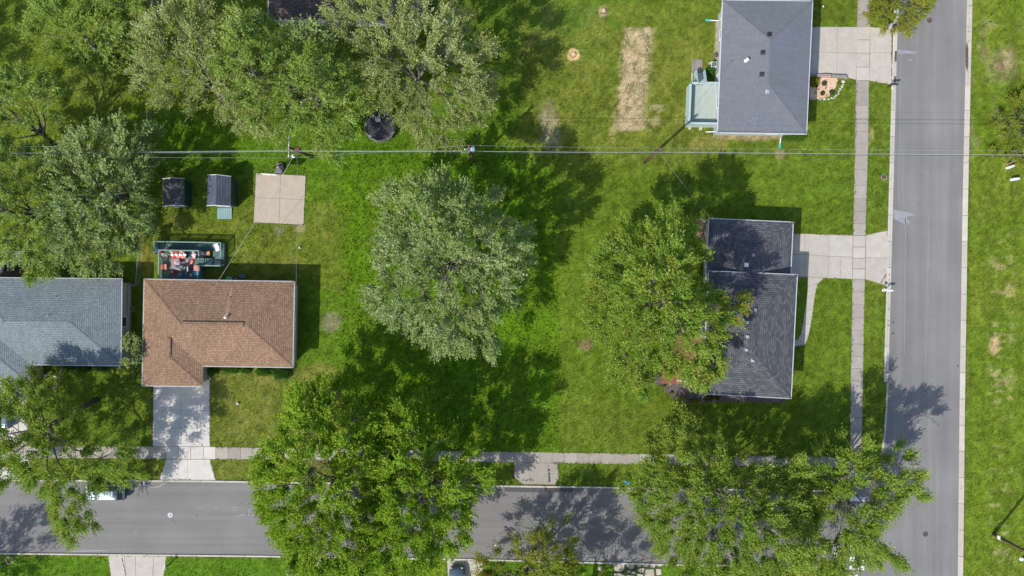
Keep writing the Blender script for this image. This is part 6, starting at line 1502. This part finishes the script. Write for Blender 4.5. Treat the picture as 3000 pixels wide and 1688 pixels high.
tree('street tree with long drooping limb over the parked silver SUV', (285, 1170), 12, [(-70, 1240), (0, 1180), (40, 1120), (100, 1100), (165, 1150), (205, 1200), (225, 1250), (262, 1280), (330, 1268), (390, 1300), (412, 1385), (385, 1408), (330, 1402), (285, 1418), (272, 1490), (285, 1530), (235, 1578), (182, 1542), (150, 1440), (100, 1400), (20, 1430), (-60, 1480)], 'lime', 10, gap=.12, dens=1.4, group=TG, lean=(140, 1250, 5.5), twigs=8, zlo=.4)
tree('left one of the two bright green trees overhanging the street', (1010, 1390), 15, [(752, 1330), (820, 1260), (870, 1130), (950, 1105), (1010, 1150), (1090, 1160), (1160, 1270), (1160, 1450), (1150, 1600), (1110, 1720), (950, 1720), (850, 1660), (800, 1560), (770, 1450)], 'bright', 11, gap=.10, dens=1.1, group=TG, twigs=8)
tree('right one of the two bright green trees overhanging the street', (1265, 1390), 15, [(1090, 1280), (1150, 1170), (1245, 1145), (1265, 1220), (1300, 1285), (1375, 1265), (1405, 1330), (1452, 1390), (1440, 1440), (1370, 1462), (1375, 1530), (1390, 1592), (1320, 1612), (1270, 1660), (1180, 1710), (1090, 1660), (1050, 1500)], 'bright', 12, gap=.10, dens=1.1, group=TG, twigs=8)
tree('large green tree with a yellowing side overhanging the charcoal roof', (1950, 880), 16, [(1960, 600), (2000, 650), (2040, 645), (2050, 720), (2070, 760), (2045, 820), (2110, 850), (2180, 890), (2155, 950), (2105, 990), (2130, 1050), (2100, 1100), (2060, 1140), (1990, 1110), (1920, 1100), (1900, 1162), (1850, 1150), (1790, 1100), (1780, 1010), (1708, 960), (1698, 930), (1740, 880), (1718, 820), (1750, 780), (1770, 720), (1795, 680), (1830, 650), (1870, 690), (1920, 640)], 'autumn', 13, gap=.04, dens=1.3, inset=.75, group=TG, twigs=12, warm=(2160, 900, 2.6))
tree('wide yellow-green tree over the street at the lower right', (2060, 1400), 14, [(1858, 1390), (1930, 1340), (1962, 1268), (2020, 1235), (2090, 1265), (2160, 1325), (2230, 1362), (2330, 1320), (2360, 1390), (2340, 1440), (2360, 1500), (2380, 1580), (2350, 1660), (2280, 1725), (2150, 1730), (2000, 1730), (1960, 1640), (1920, 1570), (1870, 1500), (1852, 1440)], 'lime', 14, gap=.02, dens=1.6, group=TG, twigs=30)
tree('street tree with bare twigs spreading over the corner crosswalk', (2400, 1380), 13, [(2350, 1400), (2300, 1440), (2370, 1340), (2460, 1290), (2500, 1240), (2535, 1250), (2530, 1330), (2590, 1350), (2635, 1312), (2660, 1330), (2676, 1400), (2660, 1470), (2620, 1465), (2580, 1510), (2560, 1560), (2640, 1580), (2662, 1640), (2580, 1650), (2500, 1630), (2420, 1700), (2340, 1680), (2350, 1550), (2310, 1480)], 'lime', 15, gap=.04, dens=1.45, group=TG, twigs=24)
tree('small tree with loose yellowing leaves at the bottom edge', (1545, 1665), 10, [(1375, 1690), (1410, 1620), (1470, 1630), (1525, 1560), (1600, 1550), (1660, 1525), (1665, 1600), (1692, 1650), (1690, 1760), (1560, 1800), (1440, 1790), (1390, 1740)], 'small', 17, gap=.35, group=TG, twigs=12, zlo=.3, leafk=1.15)
tree('small round street tree at the top edge over the storm drain', (2618, 25), 5.5, [(2540, 20), (2560, -50), (2640, -80), (2710, -50), (2735, -10), (2705, 50), (2650, 92), (2600, 82), (2560, 78)], 'small', 18, gap=.12, dens=.8, twigs=4, trunk_r=.12, zlo=.35)
tree('scrubby small tree with thin foliage at the right edge', (3010, 350), 4.5, [(2930, 430), (2938, 350), (2975, 300), (3060, 240), (3110, 400), (3050, 480), (2950, 450)], 'small', 19, gap=.4, dens=.6, twigs=10, trunk_r=.1, zlo=.15)
tree('slim young tree with thin leaning trunk between the two left houses', (393, 1112), 4.5, [(368, 1000), (385, 985), (403, 1005), (406, 1045), (396, 1075), (372, 1070), (364, 1035)], 'silver', 20, gap=.2, dens=.7, twigs=0, trunk_r=.07, zlo=.4, zc=3.2)
tree('small leafy tree beside the front steps of the grey-roofed house', (130, 1110), 5, [(95, 1110), (120, 1085), (150, 1080), (150, 1120), (135, 1150), (98, 1150)], 'small', 21, gap=.1, dens=.9, twigs=3, trunk_r=.1, zc=3)
tree('tree outside the left edge shading the top left lawn', (-260, 240), 13, [(-490, 90), (-370, 20), (-260, 60), (-220, 190), (-250, 320), (-390, 360), (-500, 240)], 'mid', 22, group=TG, dens=.7, twigs=0)
tree('tree outside the bottom left corner shading the street', (-180, 1745), 11, [(-330, 1770), (-250, 1700), (-150, 1705), (-110, 1780), (-150, 1890), (-290, 1900)], 'mid', 23, group=TG, dens=.7, twigs=0)
tree('tree below the bottom edge shading the street beside the small tree', (1690, 1735), 9, [(1560, 1790), (1640, 1705), (1760, 1700), (1830, 1770), (1800, 1880), (1660, 1900)], 'small', 24, group=TG, dens=.8, twigs=0, zc=5.5)

# ---------------------------------------------------------------- shrubs
def shrub(name, x_, y_, rx, ry, h, ca, cb_, label, n=900, size=.08, seed=0, group=None, parent=None, z0=0, cat='shrub', shell=.55, rz=0):
    r = np.random.default_rng(seed + 500); c = W(x_, y_, z0)
    root = parent or thing(name, c, label, cat, group)
    d = nrm(r.normal(0, 1, (n, 3))); d[:, 2] = np.abs(d[:, 2]); rad = r.uniform(shell, 1.05, n)[:, None]
    lump = 1 + .16 * np.sin(d[:, 0:1] * 5 + seed) * np.cos(d[:, 1:2] * 6 + seed)
    o3 = d * rad * lump * np.array([rx, ry, h]); ca_, sa_ = math.cos(rz), math.sin(rz)
    o3 = np.stack([o3[:, 0] * ca_ - o3[:, 1] * sa_, o3[:, 0] * sa_ + o3[:, 1] * ca_, o3[:, 2]], 1)
    Pp = np.array([c.x, c.y, z0]) + o3
    mx = r.random((n, 1)); colr = (np.array(ca) * (1 - mx) + np.array(cb_) * mx) * r.uniform(.8, 1.2, (n, 1))
    leaf_mesh('foliage', Pp, nrm(d + r.normal(0, .6, (n, 3))), nrm(d + r.normal(0, .6, (n, 3)) + np.array([0, 0, .5])), size * r.uniform(.7, 1.3, n), colr, M['shrub'], root)
    st = MB()
    for k in range(4):
        a = k * 1.57; st.tube([c, c + Vector((rx * .5 * math.cos(a), ry * .5 * math.sin(a), h * .6))], [.03, .012], 5)
    obj('stem', st, M['bark'], root, recalc=False)
    return root
GH = ((.045, .115, .012), (.085, .17, .02))
HG = 'clipped hedges in front of the brown-roofed house'
shrub('hedge', 627, 1086, .62, .5, 1.0, *GH, 'first clipped hedge from the front steps of the brown-roofed house', 2600, .09, 1, HG)
shrub('hedge', 680, 1083, 1.15, .42, 1.0, *GH, 'second clipped hedge, longest of the row under the brown eave', 4200, .09, 2, HG)
shrub('hedge', 723, 1084, .62, .42, .9, *GH, 'third clipped hedge, narrow, beside a gap of tan mulch', 2400, .09, 3, HG)
shrub('hedge', 776, 1088, 1.1, .5, 1.1, *GH, 'fourth clipped hedge right of the tan mulch gap', 4200, .09, 4, HG)
shrub('hedge', 829, 1091, 1.18, .80, 1.6, (.025, .085, .012), (.055, .13, .02), 'largest and darkest rounded bush at the corner of the brown-roofed house', 6000, .09, 5)
for i, (x_, y_, s_) in enumerate(((205, 1075, .7), (247, 1077, .9), (300, 1075, .85))):
    shrub('hedge', x_, y_, s_ * 1.1, s_ * .7, 1.0, (.03, .07, .018), (.06, .12, .03), ('left', 'middle', 'right')[i] + ' dark bush along the front of the grey-roofed house', 2200, .09, 6 + i, 'bushes in front of the grey-roofed house')
shrub('hedge', 2315, 402, 1.15, .55, 1.1, (.05, .12, .012), (.10, .19, .02), 'left bright green bush at the lower wall of the slate-roofed house', 3600, .09, 11)
shrub('hedge', 2336, 402, .85, .6, 1.1, (.05, .13, .012), (.10, .20, .02), 'right bright green bush at the lower wall of the slate-roofed house', 3000, .09, 12)
shrub('shrub', 2380, 240, .75, .65, .8, (.14, .15, .01), (.27, .24, .02), 'bright yellow-green bush between house and gravel bed', 2200, .1, 13)
shrub('shrub', 2414, 245, .30, .30, .3, (.05, .09, .03), (.12, .13, .06), 'uppermost round green tuft in the gravel bed', 700, .09, 14, 'round tufts in the gravel bed')
shrub('shrub', 2435.5, 271, .30, .32, .3, (.05, .09, .03), (.10, .12, .05), 'lower right round green tuft in the gravel bed', 700, .09, 15, 'round tufts in the gravel bed')
shrub('shrub', 2408.5, 274, .26, .26, .3, (.05, .10, .03), (.11, .14, .05), 'lower left round green tuft in the gravel bed', 600, .09, 16, 'round tufts in the gravel bed')
shrub('shrub', 2392, 254, .14, .16, .25, (.02, .06, .02), (.04, .09, .03), 'small dark plant in the soil strip', 240, .07, 17)
shrub('shrub', 2080, 208, .5, .65, .8, (.03, .10, .02), (.09, .2, .03), 'lush green plants beside the air conditioner and pale deck', 1500, .12, 18)
lab = ['uppermost small yellow-green shrub on the curved mulch edge', 'second small yellow-green shrub along the mulch edge', 'smallest yellow-green shrub on the mulch edge', 'brightest and largest yellow shrub on the mulch edge', 'dark yellow shrub right of the brightest one', 'yellow shrub with rusty rim below the downspout', 'green-yellow shrub just under the roof corner', 'rounded dull green shrub under the charcoal eave', 'last small green shrub right along the charcoal eave']
for i, (x_, y_, s_, br) in enumerate(((1943, 1133, .23, 1), (1966, 1152, .22, .8), (1981, 1162, .18, .9), (2000, 1170, .32, 1.35), (2026, 1174, .25, .8), (2043, 1176, .31, .9), (2066, 1170, .27, .6), (2083, 1166, .32, .5), (2100, 1165, .28, .4))):
    shrub('shrub', x_, y_, s_, s_, s_ * 1.3, (.14 * br, .19 * br, .012), (.30 * br, .28 * br, .015), lab[i], 650, .075, 20 + i, 'small shrubs along the mulch edge')
shrub('shrub', 2021, 1121, .8, .2, .7, (.2, .21, .01), (.36, .32, .02), 'yellow shrub growing along the white railing', 900, .09, 31)
shrub('foliage_plant', 492, 740.5, .27, .27, .3, (.22, .32, .17), (.38, .46, .30), '', 500, .1, 33, parent=POT_PLANT, z0=ZH + .35)
shrub('shrub', 648, 722, .2, .25, .4, (.08, .16, .02), (.16, .26, .03), 'small green plant behind the deck corner railing', 300, .08, 34)

# ---------------------------------------------------------------- grass blades, fallen leaves, clods
def grid_col(x, y):
    i = np.clip(np.searchsorted(xs, x), 0, nx - 1); j = np.clip(np.searchsorted(ys, y), 0, ny - 1); return C[j, i]
hard = [street_top + [(2700, 1290), (2700, 1740)] + street_bot, xl + xr, [(2602, -60), (2598, 1130), (2580, 1340), (2700, 1340), (2700, -60)], [(2800, -60), (2849, -60), (2831, 1760), (2780, 1760)],
        [(2511, -110), (2555, -110), (2542, 600), (2528, 1376), (2485, 1376), (2499, 600)], [(-190, 1303), (600, 1306), (1430, 1320), (2526, 1336), (2526, 1374), (1430, 1357), (600, 1348), (-190, 1344)],
        [(446, 1080), (617, 1080), (617, 1346), (636, 1410), (464, 1410), (487, 1345), (446, 1308)], [(2300, 76), (2600, 78), (2616, 100), (2615, 252), (2546, 240), (2480, 230), (2300, 229)],
        [(2300, 681), (2500, 687), (2604, 672), (2604, 842), (2535, 821), (2413, 817), (2390, 835), (2378, 960), (2360, 1014), (2300, 1018)], [(1505, 1352), (1636, 1355), (1640, 1402), (1626, 1422), (1530, 1421), (1502, 1395)],
        [(314, 1620), (490, 1625), (472, 1760), (333, 1760)], [(835, 1630), (958, 1632), (943, 1760), (846, 1760)], [(1306, 1636), (1419, 1640), (1406, 1800), (1320, 1800)], [(1790, 1644), (1942, 1647), (1946, 1750), (1798, 1750)],
        [(746, 504), (900, 511), (893, 663), (739, 656)], [(-90, 1115), (80, 1115), (94, 1410), (-90, 1410)], [(1915, 980), (2070, 980), (2320, 1160), (2320, 1184), (2000, 1186), (1910, 1120)], [(2340, 218), (2482, 218), (2474, 256), (2420, 296), (2340, 296)],
        [(-20, 1402), (600, 1405), (1450, 1420), (2450, 1434), (2450, 1445), (-20, 1414)], [(-20, 1614), (760, 1622), (1960, 1646), (2480, 1662), (2480, 1674), (760, 1634), (-20, 1626)],
        [(2020, 168), (2110, 168), (2110, 384), (2008, 384)], [(440, 700), (662, 700), (662, 1080), (440, 1080)], [(632, 606), (684, 606), (684, 646), (632, 646)], [(-70, 730), (90, 730), (90, 825), (-70, 825)]]
def scatter(n, seed, reg=(-64, -37, 64, 37)):
    r = np.random.default_rng(seed); X = r.uniform(reg[0], reg[2], n); Y = r.uniform(reg[1], reg[3], n); ok = np.ones(n, bool)
    for h_ in hard: ok &= ~in_poly(X, Y, [W2(*p) for p in h_])[0]
    return X[ok], Y[ok], r
X, Y, r = scatter(190000, 91); n = len(X)
gr_root = thing('grass_blades', (0, 0, 0), 'short blades standing up all over the lawns', kind='stuff')
tall = ((X > W(1003, 0).x) & (X < W(1636, 0).x) & (Y < W(0, 425).y) & (Y > W(0, 1330).y))
Dg = nrm(np.stack([r.normal(0, .8, n), r.normal(0, .8, n), r.uniform(.35, 1.0, n)], 1)); Ng = nrm(r.normal(0, 1, (n, 3)) + np.array([0, 0, .8]))
cg = grid_col(X, Y) * np.array([1.15, 1.25, .85]) * r.uniform(.74, 1.32, (n, 1)) * np.stack([r.uniform(.85, 1.2, n), np.ones(n), np.ones(n)], 1)
o_ = leaf_mesh('blades', np.stack([X, Y, np.full(n, .005)], 1), Dg, Ng, np.where(tall, .24, .17) * r.uniform(.6, 1.3, n), np.clip(cg, .004, .8), M['shrub'], gr_root, aspect=.45)
o_['kind'] = 'stuff'
X, Y, r = scatter(3800, 92); n = len(X)
fl = thing('fallen_leaves', (0, 0, 0), 'yellow and tan fallen leaves scattered on the lawns', kind='stuff')
keep = fbm(X, Y, 9, 5) > .45; X, Y = X[keep], Y[keep]; n = len(X)
o_ = leaf_mesh('leaves', np.stack([X, Y, np.full(n, .05)], 1), nrm(np.stack([r.normal(0, 1, n), r.normal(0, 1, n), r.normal(0, .1, n)], 1)), nrm(r.normal(0, .25, (n, 3)) + np.array([0, 0, 1.])), r.uniform(.08, .17, n), np.array([.30, .25, .07]) * r.uniform(.5, 1.3, (n, 1)), M['shrub'], fl)
o_['kind'] = 'stuff'
mb = MB(); rc = random.Random(44)
for i in range(760):
    t_ = rc.random(); y_ = 80 + t_ * 300; s_ = (y_ - 78) * -.085; x_ = 1832 + s_ + rc.random() * (78 + s_ * .05); c_ = W(x_, y_, .0); mb.ball(c_, rc.uniform(.04, .12), rc.uniform(.04, .11), rc.uniform(.02, .06), 5, 3, jit=.5, rng=rc)
tag(obj('soil_clods', mb, M['clod']), 'crumbly tan clods in the bare strip of the yard', kind='stuff')

# grass creeping over the slab edges
r = np.random.default_rng(95); PX_, PY_ = [], []
def edge(pts, dens, j=.10):
    for a, b in zip(pts, pts[1:]):
        A, B = W(*a), W(*b); m_ = int((B - A).length * dens); t = r.random(m_); w_ = vnoise(A.x + (B.x - A.x) * t, A.y + (B.y - A.y) * t, .5, 3); k_ = w_ > .42; t = t[k_]
        PX_.append(A.x + (B.x - A.x) * t + r.normal(0, j, len(t))); PY_.append(A.y + (B.y - A.y) * t + r.normal(0, j, len(t)))
for e_ in (SL, SR, HT, HB): edge([p for p in e_ if -120 < p[1]], 15, .07)
edge([(2300, 78), (2512, 78)], 16); edge([(2300, 683), (2500, 689)], 16); edge([(2411, 816), (2498, 818)], 16); edge([(450, 1117), (446, 1308)], 14); edge([(614, 1110), (616, 1308)], 14); edge([(487, 1346), (466, 1408)], 14); edge([(615, 1346), (633, 1408)], 14)
edge([(749, 507), (897, 514), (890, 660), (742, 653), (749, 507)], 14); edge([(2549, 237), (2613, 249)], 16); edge([(1507, 1355), (1505, 1395), (1530, 1420)], 24, .14); edge([(1634, 1357), (1638, 1402), (1626, 1420)], 24, .14)
edge([(2843, -60), (2838, 600), (2825, 1200), (2818, 1750)], 24, .09); edge([(2612, 260), (2605, 600), (2598, 1000)], 18, .07); edge([(0, 1404), (600, 1407), (1450, 1421), (1950, 1428)], 14, .07); edge([(0, 1624), (760, 1632), (1400, 1642)], 14, .07)
X = np.concatenate(PX_); Y = np.concatenate(PY_); qx, qy = CX + X * PPM, CY - Y * PPM
onc = ((qx > 2480) & (qx < 2560) & (((qy > 76) & (qy < 238)) | ((qy > 688) & (qy < 820)))) | ((qy > 1302) & (qy < 1350) & (((qx > 450) & (qx < 632)) | ((qx > 1510) & (qx < 1632))))
X, Y = X[~onc], Y[~onc]; n = len(X)
eg = thing('edge_grass', (0, 0, 0), 'ragged grass creeping over the concrete edges', kind='stuff')
o_ = leaf_mesh('blades', np.stack([X, Y, np.full(n, .03)], 1), nrm(np.stack([r.normal(0, 1, n), r.normal(0, 1, n), r.uniform(.2, .9, n)], 1)), nrm(r.normal(0, .6, (n, 3)) + np.array([0, 0, 1.])), r.uniform(.09, .20, n), np.array([.10, .145, .022]) * r.uniform(.55, 1.6, (n, 1)), M['shrub'], eg, aspect=.5)
o_['kind'] = 'stuff'
